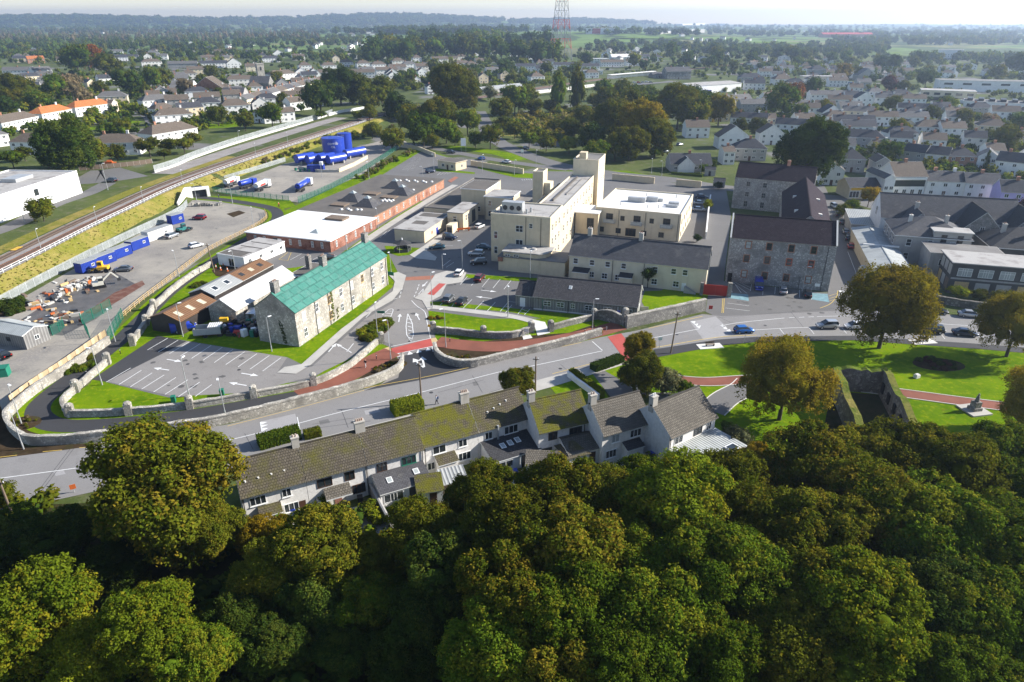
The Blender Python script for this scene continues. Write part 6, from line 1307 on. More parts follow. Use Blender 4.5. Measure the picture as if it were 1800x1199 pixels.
def fence(px,H,label,kind='palisade',bay=2.75,post='grey_metal',z=0.0,name='fence',rails=None,postw=.1,base=0.0,smooth=True,terrain=False):
 Q = [G(x,y,z) for x,y in px]; Q = catmull(Q,4) if smooth else Q; c = Q[0].copy(); root = thing(name,label,'fence',c); d = [0]
 for i in range(len(Q) - 1): d.append(d[-1] + (Q[i + 1] - Q[i]).length)
 n = max(1,round(d[-1] / bay)); P = []
 for k in range(n + 1):
  t_ = d[-1] * k / n; i = max(0,min(int(np.searchsorted(d,t_)) - 1,len(Q) - 2)); p = Q[i].lerp(Q[i + 1],(t_ - d[i]) / max(1e-6,d[i + 1] - d[i])); P.append(p - c)
 for k,p in enumerate(P):
  obj('post',post_mesh(postw,H + (.05 if rails else .0) + base,post),root,p)
  if k < n:
   q = P[k + 1]; L = (q - p).length; a = math.atan2(q.y - p.y,q.x - p.x)
   if rails:
    for zz_ in rails: MB().bar(p + V(0,0,zz_),q + V(0,0,zz_),.05,.085).build('rail',M[post],root)
   else: o = obj('panel',pan(kind,bay,H),root,p + V(0,0,base),a); o.scale.x = L / bay
   if base: MB().bar(p + V(0,0,base / 2),q + V(0,0,base / 2),.35,base).build('wall_base',M['pale_concrete'],root)
 return root
fence([(-30,552),(0,538),(60,505),(130,468),(200,432),(310,379),(330,362)],2.2,'grey palisade fence along the foot of the railway bank')
fence([(272,304),(310,292),(345,277),(430,248),(560,209),(585,200)],2.0,'pale palisade fence on a white wall beyond the railway',z=RAILZ,base=.9)
fence([(395,318),(440,304),(502,284)],2.0,'grey palisade fence behind the parked tankers')
fence([(375,337),(420,345),(470,350),(508,354)],2.0,'green mesh fence in front of the parked tankers','mesh',2.5,'green_steel')
fence([(525,357),(560,343),(610,318),(665,285),(700,262)],2.2,'green mesh fence between depot and clinic','mesh',2.5,'green_steel')
fence([(213,562),(250,530),(300,492),(370,440),(440,405),(468,386),(466,374)],1.25,'pale timber post and rail fence beside the greenway',rails=(.35,.75,1.15),post='timber',bay=2.2,postw=.13)
fence([(20,712),(60,682),(120,642),(188,593)],1.7,'buff boarded fence beside the greenway wall','board',2.4,'timber_dark')
fence([(150,580),(158,594)],2.4,'short green mesh gate wing at the yard entrance','mesh',2.5,'green_steel',smooth=False); fence([(145,570),(175,556),(196,543)],2.4,'green mesh fence behind the yard entrance','mesh',2.5,'green_steel',smooth=False); fence([(193,601),(205,580),(217,560)],2.4,'dense green mesh fence between the yard and the greenway','mesh',2.5,'green_steel',smooth=False); fence([(70,590),(100,590),(113,575)],2.2,'green mesh skip enclosure beside the yard cabin','mesh',2.5,'green_steel',smooth=False)
fence([(140,300),(180,297),(230,292),(268,287)],1.8,'dark timber fence behind the warehouse yard','wood',2.5,'pale_concrete',z=RAILZ)
rf = thing('trackside_fence','white post and rail fence along the top of the railway bank','fence',RB[0]); Q = offset(RB[20:105],-5.0); rl = MB()
for i in range(0,len(Q) - 1):
 a,b_ = Q[i] - RB[0],Q[i + 1] - RB[0]; obj('post',post_mesh(.12,1.15,'white_metal'),rf,a)
 n_ = int((b_ - a).length / 2.6)
 for j in range(1,n_): obj('post',post_mesh(.12,1.15,'white_metal'),rf,a.lerp(b_,j / n_))
 for z_ in (.55,1.05): MB().bar(a + V(0,0,z_),b_ + V(0,0,z_),.07,.09).build('rail',M['white_metal'],rf)
stone_wall([(578,204),(600,198),(640,192)],1.4,.4,'white concrete wall end beyond the railway',m='white',z=RAILZ,smooth=False)
fence([(935,166),(1000,158),(1065,150)],2.4,'concrete panel fence along the railway near the station','concrete',5,'pale_concrete',z=RAILZ)
# underpass portal
up_ = thing('underpass','white concrete underpass portal through the railway bank','underpass',G(352,347),R(35)); q = MB(); q.box(-4.6,-.5,0,-2.4,.5,4.0).box(2.4,-.5,0,3.4,.5,3.6).box(-2.4,-.5,2.7,2.4,.5,3.6); q.build('portal',M['white'],up_); MB().box(-2.4,.6,0,2.4,7,2.7,0,True).build('tunnel',M['dark_metal'],up_)
q = MB(); q.face([(-4.6,-.45,0),(-9,-9,0),(-9,-9,1.2),(-4.6,-.45,4)]); q.face([(-4.9,-.45,0),(-9.3,-9,0),(-9.3,-9,1.2),(-4.9,-.45,4)][::-1]); q.face([(-4.6,-.45,4),(-9,-9,1.2),(-9.3,-9,1.2),(-4.9,-.45,4)]); q.build('wing_wall',M['white'],up_)
rbw = thing('rubble_wall','broken stone wall stub beside the underpass path','wall',G(365,362),R(10)); q = MB()
for i in range(12): q.cbox((i * .8 - 4.5,random.uniform(-.2,.2),0),.9,.9,random.uniform(.6,1.3),random.uniform(0,1))
q.build('stones',M['stone_pale'],rbw)
# ================================================================= STREET FURNITURE
LPM = {}
def lamp_parts(h,m='grey_metal'):
 if (h,m) not in LPM:
  p = MB().tube((0,0,0),(0,0,1.2),.11,8).tube((0,0,1.2),(0,0,h),.075,8,0,.05).tube((0,0,h),(.55,0,h + .12),.035,6).mesh('pole',[M[m]])
  hd = MB().box(.3,-.14,h + .06,1.0,.14,h + .16,0,True).mesh('lamp_head',[M['white_metal']]); LPM[(h,m)] = (p,hd)
 return LPM[(h,m)]
def lamp(px,h,label,a=0,z=0.0,group='street lamps'):
 r_ = thing('street_lamp',label,'street lamp',G(*px,z),R(a),group); p,hd = lamp_parts(h); obj('pole',p,r_); obj('lamp_head',hd,r_)
for px,h,lb in (((180,677),7,'on the grass corner left of the car park'),((38,745),7,'in the soil bed at the greenway bend'),((42,790),6,'outside the wall corner by the main road'),((333,697),7,'at the lower middle edge of the car park'),((397,733),7,'on the greenway verge below the car park'),((203,601),7,'at the green mesh fence end'),((322,592),7,'by the blue van on the grass'),((478,618),7,'at the shaded gable of the green roofed house'),((315,487),6.5,'beside the timber fence'),((415,482),6,'in front of the prefabricated cabin'),((409,358),6.5,'beside the greenway near the tankers'),((346,353),6,'left of the underpass'),((446,398),6,'at the bend of the timber fence'),
                  ((687,632),8,'at the left end of the red crossing'),((784,611),8,'beside the red path right of the crossing'),((664,592),7,'in the planted island'),((760,541),8,'at the lower left of the hospital car park'),((893,557),7,'at the lower middle of the hospital car park'),((1041,583),7,'at the arched gateway'),((813,474),7.5,'beside the white parked car'),((932,489),7,'in front of the day room'),((778,474),4,'short one at the hospital turning'),((688,484),6,'at the far corner of the green roofed house'),((610,440),6,'on the lawn beside the brick clinic'),((763,302),7,'beside the lodge car park'),((744,326),7,'in the back car park, left one'),((649,316),7,'on the green strip behind the clinic'),((665,402),6,'on the verge halfway along the brick clinic'),((848,303),7,'right of the lodge'),((942,303),9,'tall one at the back road junction'),((904,308),6,'on the back lawn'),((1145,305),6,'at the rear gate'),((1163,310),6,'right of the rear gate'),((1231,308),6,'in front of the bungalow'),((834,236),7,'on the back road bend'),((1410,512),6,'dark one against the mill front'),((566,312),6,'in the fuel depot')): lamp(px,h,'grey street lamp ' + lb,(px[0] * 37) % 360)
for i,px in enumerate(((72,437),(172,395),(253,357),(322,324),(450,273),(506,252))): lamp(px,5,f'trackside lamp post, {ordw(i)} from the left along the bank',100,RAILZ,'trackside lamps')
for i,(px,h) in enumerate((((190,334),9),((423,262),8),((258,208),9),((285,232),9),((44,392),4),((310,262),6))): lamp(px,h,['tall lamp post in the warehouse yard','lamp post on the pale palisade fence','tall lamp at the suburb road junction','lamp by the suburb road end','dark lamp post beside the warehouse wall','lamp on the white wall beyond the railway'][i],40,RAILZ)
def upole(px,h,lean,label):
 r_ = thing('utility_pole',label,'pole',G(*px),0); MB().tube((0,0,0),(lean,0,h),.16,8,0,.11).build('pole',M['timber_dark'],r_); MB().box(lean - .5,-.05,h - .6,lean + .5,.05,h - .48,0,True).build('cross_arm',M['timber_dark'],r_)
 for x in (-.42,.42): MB().tube((lean + x,0,h - .48),(lean + x,0,h - .28),.05,6).build('insulator',M['white_metal'],r_)
upole((741,708),7.5,0,'brown utility pole behind the bright hedge at the roadside'); upole((941,692),7.0,0,'brown utility pole beside the small roadside tree'); upole((1179,621),8.5,.5,'tall utility pole on the park lawn edge'); upole((377,479),7.5,-.5,'leaning dark utility pole near the prefabricated cabin'); upole((22,905),5.5,0,'pale utility pole at the lower left road edge')
def sign(px,h,w,hh,m,label,rz=0,posts=2,back=None):
 r_ = thing('road_sign',label,'sign',G(*px),R(rz))
 for x in ((-w / 2 + .1,w / 2 - .1) if posts == 2 else (0,)): MB().tube((x,.05,0),(x,.05,h + hh),.045,6).build('post',M['grey_metal'],r_)
 MB().box(-w / 2,-.03,h,w / 2,.03,h + hh,0,True).build('board',M[m],r_)
 if back: MB().box(-w / 2 + .08,-.036,h + .1,w / 2 - .08,-.031,h + hh - .1).build('panel',M[back],r_)
sign((687,495),1.6,1.9,.9,'green_steel','green directional sign at the far end of the derelict house',-20); sign((671,563),1.6,1.6,.5,'green_steel','green sign on the planted island',-5); sign((768,328),1.2,2.0,.8,'green_steel','green sign on the clinic lawn',-17); sign((925,591),.9,1.0,.8,'pale_concrete','white information board on a slab beside the red path',-10)
sign((815,268),3.0,2.4,3.6,'frame','large white back of a road sign on the island lawn',10); sign((918,275),1.8,1.2,1.4,'frame','white sign at the back road junction',0); sign((1248,551),1.0,.8,.8,'red','red round sign at the mill entrance',0,1); sign((1086,566),1.9,.7,.7,'blue','blue cycle sign beside the gateway arch',-10,1); sign((1159,613),1.8,.8,.7,'frame','white give way sign at the crossing',10,1); sign((1308,604),2.2,.5,.4,'dark_metal','small dark parking sign beside the blue hatchback',0,1); sign((755,590),1.9,.5,.5,'yellow','small yellow sign by the entrance wall',0,1); sign((131,866),.6,.7,.7,'orange','orange sign board lying by the lower left road',30,1)
slb = sheet('slab',[(918,590),(932,588),(936,594),(920,597)],'pale_concrete',.1)
def bollard(px,lb,m='black',h=1.0): r_ = thing('bollard',lb,'bollard',G(*px),0,'black bollards on the paths'); MB().tube((0,0,0),(0,0,h),.07,8).tube((0,0,h),(0,0,h + .08),.09,8,0,.03).build('post',M[m],r_); MB().tube((0,0,.78),(0,0,.86),.085,8).build('band',M['white_metal'],r_)
bollard((791,601),'black bollard on the red path just right of the crossing'); bollard((662,632),'black bollard on the red path just left of the crossing'); bollard((1028,586),'black bollard near the gateway end of the red path'); bollard((212,622),'black bollard on the greenway by the car park gap'); bollard((153,660),'black bollard on the greenway left of the inner wall')
for px,lb in (((1058,590),'yellow post at the end of the roadside wall'),((1066,583),'grey post with a lamp arm at the wall end')): sign(px,.6,.3,.5,'yellow' if 'yellow' in lb else 'grey_metal',lb,0,1)
# hexagonal glass shelter
gz = thing('shelter','small hexagonal glass smoking shelter on the grass','shelter',G(708,441),0); hx = [V(2.3 * math.cos(i * math.pi / 3 + .3),2.3 * math.sin(i * math.pi / 3 + .3)) for i in range(6)]
for i in range(6):
 MB().tube(hx[i],hx[i] + V(0,0,2.3),.05,6).build('post',M['grey_metal'],gz); a,b_ = hx[i],hx[(i + 1) % 6]; MB().bar(a + V(0,0,.5),b_ + V(0,0,.5),.06,.9).build('panel',M['dark_metal'],gz); MB().face([a * 1.1 + V(0,0,2.3),b_ * 1.1 + V(0,0,2.3),V(0,0,3.2)]).build('roof_panel',M['slate'],gz)
MB().tube((0,0,3.1),(0,0,3.6),.2,6).build('finial',M['white_metal'],gz)
# planted islands
def planting(px,w,d,n,kinds,label,s0=.4,s1=.9,rz=0):
 r_ = thing('planting',label,'shrubs',G(*px),R(rz)); MB().prism([(w / 2 * math.cos(a),d / 2 * math.sin(a)) for a in [i * .524 for i in range(12)]],0.02,.08).build('soil',M['soil'],r_); rng = random.Random(int(px[0]))
 for i in range(n):
  a,q = rng.uniform(0,6.28),math.sqrt(rng.random()) * .88; o = obj('shrub',CR['bush'][i % 3],r_,(w / 2 * q * math.cos(a),d / 2 * q * math.sin(a),.2)); s = rng.uniform(s0,s1); o.scale = (s,s,s * .9); o.material_slots[0].link = 'OBJECT'; o.material_slots[0].material = LM[rng.choice(kinds)]
planting((659,582),5.0,11.0,30,'gohrg','planted island of mixed shrubs between the two entrance lanes',.7,1.3,-18)
planting((685,646),7,3.4,26,'dowy','bedding plants behind the left entrance wall',.2,.45,35); planting((805,630),8,2.6,24,'dowy','bedding plants behind the right entrance wall',.2,.45,-10); planting((40,745),5.5,4.5,14,'oow','sparse young plants in the bed at the greenway bend',.2,.4)
planting((120,655),9,1.6,12,'Ggo','bushes between the buff fence and the stone wall',.5,1.1,38); planting((150,632),3,1.4,5,'oo','olive bush by the buff fence end',.5,.9,38); planting((350,502),4.5,2.5,8,'go','rough bushes on the lawn behind the stone wall',.4,.9,40); planting((15,545),8,8,14,'dd','dark bushes at the left end of the yard fence',.9,1.7); planting((765,560),4,1.6,9,'yy','low golden plants at the entrance pier',.25,.45)
# ================================================================= VEHICLES
def paint(name,c,metal=.2):
 if name in MATS: return MATS[name]
 m,t,b = nodes(name,.28,.5); b.inputs['Metallic'].default_value = metal; p = geo(t)
 t.links.new(mixc(t,ramp(t,noise(t,p,1.2,3),.4,.7),c,tuple(x * .86 for x in c)),b.inputs['Base Color'])
 if 'Coat Weight' in b.inputs: b.inputs['Coat Weight'].default_value = .4
 MATS[name] = m; return m
PC = {'white': paint('paint_white',(.72,.72,.72),0),'silver': paint('paint_silver',(.46,.47,.48),.5),'black': paint('paint_black',(.012,.012,.014),.1),'navy': paint('paint_navy',(.012,.022,.055)),'teal': paint('paint_teal',(.012,.055,.08)),'blue': paint('paint_blue',(.01,.12,.40)),'red': paint('paint_red',(.38,.02,.03)),'maroon': paint('paint_maroon',(.12,.015,.02)),'grey': paint('paint_grey',(.16,.165,.17),.4),'royal': paint('paint_royal',(.01,.035,.33),0)}
M['tyre'] = mat('tyre',(.02,.02,.021),.9,.2,3); M['lamp'] = mat('lamp_lens',(.75,.76,.74),.2,.05,3,spec=.6); M['tail'] = mat('tail_lens',(.40,.015,.012),.25,.1,3,spec=.5)
def loft(secs,name,m):
 """secs: x, z bottom, z top, half width at belt, half width at top"""
 mb = MB(); rings = []
 for x,zb,zt,w,wt in secs: rings.append([(x,-w * .9,zb),(x,-w,zb + (zt - zb) * .3),(x,-w,zb + (zt - zb) * .75),(x,-wt,zt),(x,wt,zt),(x,w,zb + (zt - zb) * .75),(x,w,zb + (zt - zb) * .3),(x,w * .9,zb)])
 for a,b_ in zip(rings,rings[1:]):
  for i in range(8): mb.face([a[i],b_[i],b_[(i + 1) % 8],a[(i + 1) % 8]][::-1])
 mb.face(rings[0]); mb.face(rings[-1][::-1]); return mb.mesh(name,[m],True)
def cab(x0,x1,t0,t1,zb,zt,w,wt,name,m):
 mb = MB(); B = [(x0,-w,zb),(x1,-w,zb),(x1,w,zb),(x0,w,zb)]; T = [(t0,-wt,zt),(t1,-wt,zt),(t1,wt,zt),(t0,wt,zt)]
 for i in range(4): mb.face([B[i],B[(i + 1) % 4],T[(i + 1) % 4],T[i]])
 mb.face(T); return mb.mesh(name,[m])
def wheel_mesh(r,w):
 mb = MB().tube((0,-w / 2,0),(0,w / 2,0),r,14); return mb.mesh('wheel',[M['tyre']],False),MB().tube((0,-w / 2 - .012,0),(0,w / 2 + .012,0),r * .6,10).mesh('rim',[M['grey_metal']])
SPEC = {'hatch': dict(body=[(-2.0,.42,.74,.70,.6),(-1.9,.26,.93,.84,.74),(-1.2,.22,.97,.88,.80),(.3,.22,.95,.88,.80),(1.2,.24,.88,.86,.74),(1.8,.28,.74,.80,.62),(2.0,.36,.6,.66,.5)],cab=(-1.88,1.12,-1.45,.28,.92,1.44,.80,.60),wx=(-1.25,1.28),r=.31),
  'sedan': dict(body=[(-2.3,.42,.78,.72,.6),(-2.2,.26,.95,.85,.72),(-1.4,.22,.97,.89,.80),(.3,.22,.93,.89,.80),(1.3,.24,.87,.87,.74),(2.05,.28,.74,.80,.62),(2.28,.36,.58,.66,.5)],cab=(-1.75,1.15,-1.05,.25,.92,1.40,.80,.58),wx=(-1.4,1.4),r=.32),
  'suv': dict(body=[(-2.2,.5,.92,.74,.66),(-2.1,.32,1.06,.88,.80),(-1.3,.28,1.08,.92,.84),(.4,.28,1.06,.92,.84),(1.2,.30,1.02,.90,.80),(1.95,.34,.88,.84,.70),(2.18,.44,.7,.70,.55)],cab=(-2.08,1.05,-1.75,.25,1.04,1.66,.84,.66),wx=(-1.3,1.36),r=.36),
  'van': dict(body=[(-2.6,.45,2.05,.92,.80),(-2.5,.3,2.12,.95,.84),(.9,.3,2.12,.95,.84),(1.5,.3,1.75,.94,.78),(2.0,.3,1.12,.92,.74),(2.5,.36,.95,.84,.66)],cab=(.75,1.99,.80,1.42,1.14,1.96,.955,.86),wx=(-1.5,1.65),r=.35),
  'pickup': dict(body=[(-2.4,.5,1.05,.84,.80),(-2.3,.36,1.12,.90,.86),(-.6,.34,1.12,.91,.86),(.9,.34,1.1,.91,.84),(1.9,.36,1.0,.88,.74),(2.4,.46,.8,.78,.6)],cab=(-.7,1.1,-.5,.45,1.08,1.75,.84,.66),wx=(-1.45,1.5),r=.38)}
CARM = {}
def car(px,d,kind,col,label,group='parked cars',z=None,cat='car',mini=False):
 P = GT(*px) if z is None else G(*px,z); g2 = G(px[0] + d[0] * .2,px[1] + d[1] * .2,P.z) - G(px[0],px[1],P.z); a = math.atan2(g2.y,g2.x); s = SPEC[kind]
 if kind not in CARM:
  c = s['cab']; w_,rm_ = wheel_mesh(s['r'],.22); L = s['body'][-1][0]; B0 = s['body'][0][0]; zt = s['body'][-2][2]
  CARM[kind] = dict(body=loft(s['body'],'body',PC['white']),windows=cab(*c,'windows',M['glass']),roof=cab(c[2] - .05,c[3] + .05,c[2] + .06,c[3] - .06,c[5] - .01,c[5] + .05,c[7] + .02,c[7] - .06,'roof',PC['white']),wheel=w_,rim=rm_,pillar=MB().bar((-.0,0,0),(c[2] * 0 + .08,0,.0),.01,.01).mesh('pillar',[PC['white']]),
                          hl=MB().box(L - .26,.42,zt - .16,L - .08,.68,zt - .04,0,True).mesh('headlight',[M['lamp']]),hr=MB().box(L - .26,-.68,zt - .16,L - .08,-.42,zt - .04,0,True).mesh('headlight',[M['lamp']]),tl=MB().box(B0 - .01,.48,.66,B0 + .12,.72,.86,0,True).mesh('tail_light',[M['tail']]),tr=MB().box(B0 - .01,-.72,.66,B0 + .12,-.48,.86,0,True).mesh('tail_light',[M['tail']]))
 m_ = CARM[kind]; root = thing('parked_car' if cat == 'car' else cat.replace(' ','_'),label,cat,P + V(0,0,.05),a,group); obj('body',m_['body'],root,mat=PC[col]); 
 if kind == 'van': obj('windscreen',m_['windows'],root)
 else: obj('windows',m_['windows'],root); obj('roof',m_['roof'],root,mat=PC[col])
 for x in s['wx']:
  for y in (-1,1):
   w = obj('wheel',m_['wheel'],root,(x,y * (s['body'][2][3] - .1),s['r']))
   if not mini: obj('rim',m_['rim'],w)
 if not mini:
  for k in ('hl','hr'): obj('headlight',m_[k],root)
  for k in ('tl','tr'): obj('tail_light',m_[k],root)
 return root
for px,d,k,c,lb in (((807,484),(20,-24),'hatch','white','white hatchback at the top left bay of the hospital car park'),((843,493),(18,-20),'suv','maroon','dark red off-roader in the hospital car park top row'),((789,530),(18,-20),'suv','grey','blue grey estate in the lower row beside the black saloon'),((812,533),(18,-20),'sedan','black','black saloon in the lower row of the hospital car park'),
      ((768,438),(-20,1),'sedan','teal','teal saloon parked near the glass shelter'),((791,421),(20,3),'suv','navy','dark navy people carrier beside the blue bin'),((852,438),(20,2),'sedan','teal','dark saloon against the tall hospital wing'),((837,450),(-20,-1),'suv','silver','silver people carrier in front of the tall hospital wing'),((841,465),(-20,1),'suv','black','black car with pale roof beside the day room'),((843,401),(20,-9),'hatch','white','white hatchback near the orange barriers'),
      ((1307,585),(20,-1),'hatch','blue','bright blue hatchback parked at the speed table'),((1453,577),(-20,0),'suv','silver','pale silver estate parked on the park side of the road'),((1501,578),(-20,0),'hatch','white','white car half hidden behind the park tree'),((1637,585),(-20,-2),'suv','black','dark estate parked right of the park tree'),((1695,590),(20,2),'sedan','navy','dark blue saloon parked on the park side at the right'),((1645,551),(20,2),'sedan','black','black saloon on the school side of the road'),((1704,557),(20,2),'sedan','silver','beige silver saloon on the school side of the road'),((1752,562),(20,2),'hatch','maroon','dark red car on the school side by the right tree'),
      ((1376,515),(-1,-14),'hatch','silver','silver hatchback nosed to the stone mill'),((1419,521),(-2,-14),'hatch','black','dark hatchback beside the blue disabled bay'),((1495,436),(-6,-20),'hatch','red','red car at the front of the mill lane row'),((1490,422),(-6,-20),'hatch','navy','dark blue car behind the red car'),((1486,410),(-6,-20),'hatch','silver','silver car third in the mill lane row'),((1479,393),(-6,-20),'sedan','grey','grey blue car fourth in the mill lane row'),((1473,380),(-6,-20),'sedan','navy','dark car fifth in the mill lane row'),((1466,365),(10,6),'hatch','silver','silver car alone in the mill yard'),
      ((1233,349),(20,1),'sedan','navy','dark saloon at the back of the row beside the balcony block'),((1230,360),(20,1),'sedan','silver','silver saloon in the middle beside the balcony block'),((1228,371),(20,1),'sedan','silver','pale saloon nearest the thin white wall'),((577,457),(20,-4),'suv','black','black people carrier behind the green roofed house'),((351,386),(-20,-1),'suv','red','red people carrier in the gravel yard'),((345,435),(20,-5),'hatch','white','white saloon in the gravel yard'),((303,418),(20,-8),'suv','silver','silver off-roader beside the white container'),((217,477),(-20,1),'sedan','grey','grey saloon beside the blue containers'),((3,628),(-20,-6),'sedan','black','black car at the left edge of the yard'),((757,304),(20,-3),'suv','navy','dark blue car in the back car park'),((793,270),(20,1),'suv','black','dark car on the back road by the island'),((846,281),(-20,-4),'hatch','blue','light blue car on the back road'),((890,287),(-20,-3),'sedan','white','white car on the back road'),((925,263),(20,6),'hatch','navy','dark car at the junction behind the hospital'),((196,320),(-20,-1),'suv','grey','dark grey car in the warehouse yard')): car(px,d,k,c,lb)
car((1333,507),(2,14),'van','royal','dark blue covered pick-up beside the mill front',cat='van'); car((325,582),(20,-4),'van','royal','royal blue van on the grass by the brown barn',cat='van'); car((448,560),(12,-16),'van','white','white van wedged between the sheds and the stone gable',cat='van')
i = 0
for x,y,c in ((1087,148,'white'),(1093,150,'silver'),(1100,149,'white'),(1107,147,'navy'),(1115,146,'white'),(1122,146,'red'),(1130,146,'silver'),(1137,145,'white'),(1144,146,'grey'),(1125,149,'silver'),(1118,150,'grey'),(1470,148,'white'),(1478,147,'silver'),(1490,146,'white'),(1500,147,'grey'),(1195,256,'silver'),(1172,268,'silver'),(1178,238,'white')):
 car((x,y),(20,0 if x < 1150 else -3),'hatch',c,f'tiny distant {c} car, {ordw(i)} of the far parked cars from left','far parked cars',mini=True); i += 1
for i,(x,y,c) in enumerate(((1200,163,'royal'),(1215,164,'royal'),(1225,166,'blue'),(1238,165,'royal'),(1488,150,'blue'))):
 P = GT(x,y); b0 = thing('bus',f'blue bus parked in the far yard, {ordw(i)} from left','bus',P,R(-8 if i < 4 else 0),'parked buses'); MB().box(-5.6,-1.25,.35,5.6,1.25,3.1,0,True).build('body',PC[c],b0); MB().box(-5.3,-1.27,1.5,5.3,1.27,2.5,0,True).build('windows',M['glass'],b0)
 for xx in (-3.4,3.4):
  for yy in (-1.1,1.1): MB().tube((xx,yy - .12,.45),(xx,yy + .12,.45),.45,10).build('wheel',M['tyre'],b0)
# tankers
def text_mesh(body,size,m,depth=0):
 cu = bpy.data.curves.new('lettering','FONT'); cu.body = body; cu.size = size; cu.align_x = 'CENTER'; o = bpy.data.objects.new('lettering',cu); COL.objects.link(o); dg = bpy.context.evaluated_depsgraph_get(); me = bpy.data.meshes.new_from_object(o.evaluated_get(dg)); bpy.data.objects.remove(o); me.materials.clear(); me.materials.append(m); return me
def tanker(px,d,L,tankm,cabm,label,stripe=None):
 P = G(*px); g2 = G(px[0] + d[0],px[1] + d[1]) - P; r_ = thing('tanker_truck',label,'tanker truck',P,math.atan2(g2.y,g2.x),'fuel tankers in the depot'); h = L / 2
 tk = MB(); n = 14; R1,R2 = 1.2,1.0; ring = lambda x,k=1: [(x,R1 * k * math.cos(2 * math.pi * i / n),2.3 + R2 * k * math.sin(2 * math.pi * i / n)) for i in range(n)]
 A = [ring(-h,.8),ring(-h + .25),ring(h - 2.7),ring(h - 2.45,.8)]
 for a,b_ in zip(A,A[1:]):
  for i in range(n): tk.face([a[i],b_[i],b_[(i + 1) % n],a[(i + 1) % n]][::-1])
 tk.face(A[0]); tk.face(A[-1][::-1]); t0 = tk.build('tank',M[tankm] if tankm in M else PC[tankm],r_,smooth=True)
 if stripe: MB().box(-h + 1.2,-1.225,1.9,h - 4.0,1.225,2.5,0,True).build('stripe',M[stripe],t0)
 MB().box(-h + .5,-.3,3.25,h - 3,.3,3.42,0,True).build('catwalk',M['grey_metal'],r_); MB().box(-h,-.5,.75,h,.5,1.1,0,True).build('chassis',M['dark_metal'],r_)
 MB().box(h - 2.1,-1.2,.6,h,1.2,3.0,0,True).build('cab',PC[cabm],r_); MB().box(h - .35,-1.05,1.7,h + .02,1.05,2.6,0,True).build('windscreen',M['glass'],r_)
 for x in [-h + 1.2,-h + 2.4,h - 1.2] + ([-h + 3.6] if L > 9 else []):
  for y in (-1.05,1.05): MB().tube((x,y - .15,.5),(x,y + .15,.5),.5,12).build('wheel',M['tyre'],r_)
tanker((408,327),(20,-8),8,'white_metal','white','white and red tanker furthest left in the depot','red'); tanker((436,330),(20,-6),8,'blue','royal','blue tanker between the two white tankers',None); tanker((462,333),(20,-9),9,'white_metal','white','white tanker with red flash, right of the blue one','red'); tanker((535,332),(20,-13),13,'blue','white','long blue articulated tanker with white cab',None)
tb_ = [o for o in bpy.data.objects if o.name.startswith('tanker_truck')][-1]; tx = text_mesh('corrib oil',.8,M['white_metal']); o = obj('lettering',tx,tb_,(-1.8,-1.23,2.1)); o.rotation_euler = (R(90),0,0)
# ================================================================= FUEL DEPOT
def vtank(px,r,h,label,txt=None):
 P = G(*px); r_ = thing('fuel_tank',label,'tank',P,0,'blue fuel tanks'); n = 28; mb = MB()
 for i in range(n):
  a,b_ = 2 * math.pi * i / n,2 * math.pi * (i + 1) / n; A,B = V(r * math.cos(a),r * math.sin(a)),V(r * math.cos(b_),r * math.sin(b_)); mb.face([A,B,B + V(0,0,h),A + V(0,0,h)]); mb.face([A + V(0,0,h),B + V(0,0,h),V(0,0,h + .5)])
 t0 = mb.build('shell',M['blue'],r_); q = MB()
 for i in range(n): a,b_ = 2 * math.pi * i / n,2 * math.pi * (i + 1) / n; q.bar((r * math.cos(a),r * math.sin(a),h),(r * math.cos(b_),r * math.sin(b_),h),.12,.14)
 q.build('rim',M['blue'],r_); q = MB()
 for i in range(0,n,2): a,b_ = 2 * math.pi * i / n,2 * math.pi * (i + 2) / n; q.tube((r * math.cos(a),r * math.sin(a),h),(r * math.cos(a),r * math.sin(a),h + 1),.03,4); q.bar((r * math.cos(a),r * math.sin(a),h + 1),(r * math.cos(b_),r * math.sin(b_),h + 1),.04,.04)
 q.build('railing',M['grey_metal'],r_); q = MB()
 for i in range(18):
  a = R(-170) + i * .06; q.cbox((math.cos(a) * (r + .4),math.sin(a) * (r + .4),h * (1 - i / 18)),.8,.3,.06,a)
 q.build('stair',M['grey_metal'],r_)
 if txt:
  for t_,z_,sz in txt:
   me = text_mesh(t_,sz,M['white_metal']); a0 = R(-78)
   for v in me.vertices: a = a0 + v.co.x / r; v.co = (math.cos(a) * (r + .04),math.sin(a) * (r + .04),z_ + v.co.y)
   obj('lettering',me,t0)
 return r_
vtank((588,274),5.0,8.2,'large blue fuel tank with white lettering',[('corrib',5.7,1.9),('OIL',4.3,1.3)]); vtank((608,267),3.2,8.6,'narrower blue fuel tank behind the lettered one')
def htank(px,L,r,a,label,z=.6):
 P = G(*px); r_ = thing('fuel_tank',label,'tank',P,R(a),'blue fuel tanks'); MB().tube((-L / 2,0,z + r),(L / 2,0,z + r),r,18).build('shell',M['blue'],r_)
 for x in (-L / 3,L / 3): MB().box(x - .25,-r * .8,0,x + .25,r * .8,z + r * .5,0,True).build('saddle',M['concrete'],r_)
 MB().tube((0,0,z + 2 * r),(0,0,z + 2 * r + .3),.3,8).build('hatch',M['blue'],r_)
for px,L,lb in (((537,287),9,'leftmost lying blue tank in the depot'),((556,288),9,'second lying blue tank from the left'),((575,287),8,'third lying blue tank from the left'),((592,288),9,'fourth lying blue tank from the left'),((624,277),11,'lying blue tank at the right end of the depot wall')): htank(px,L,1.85,52,lb)
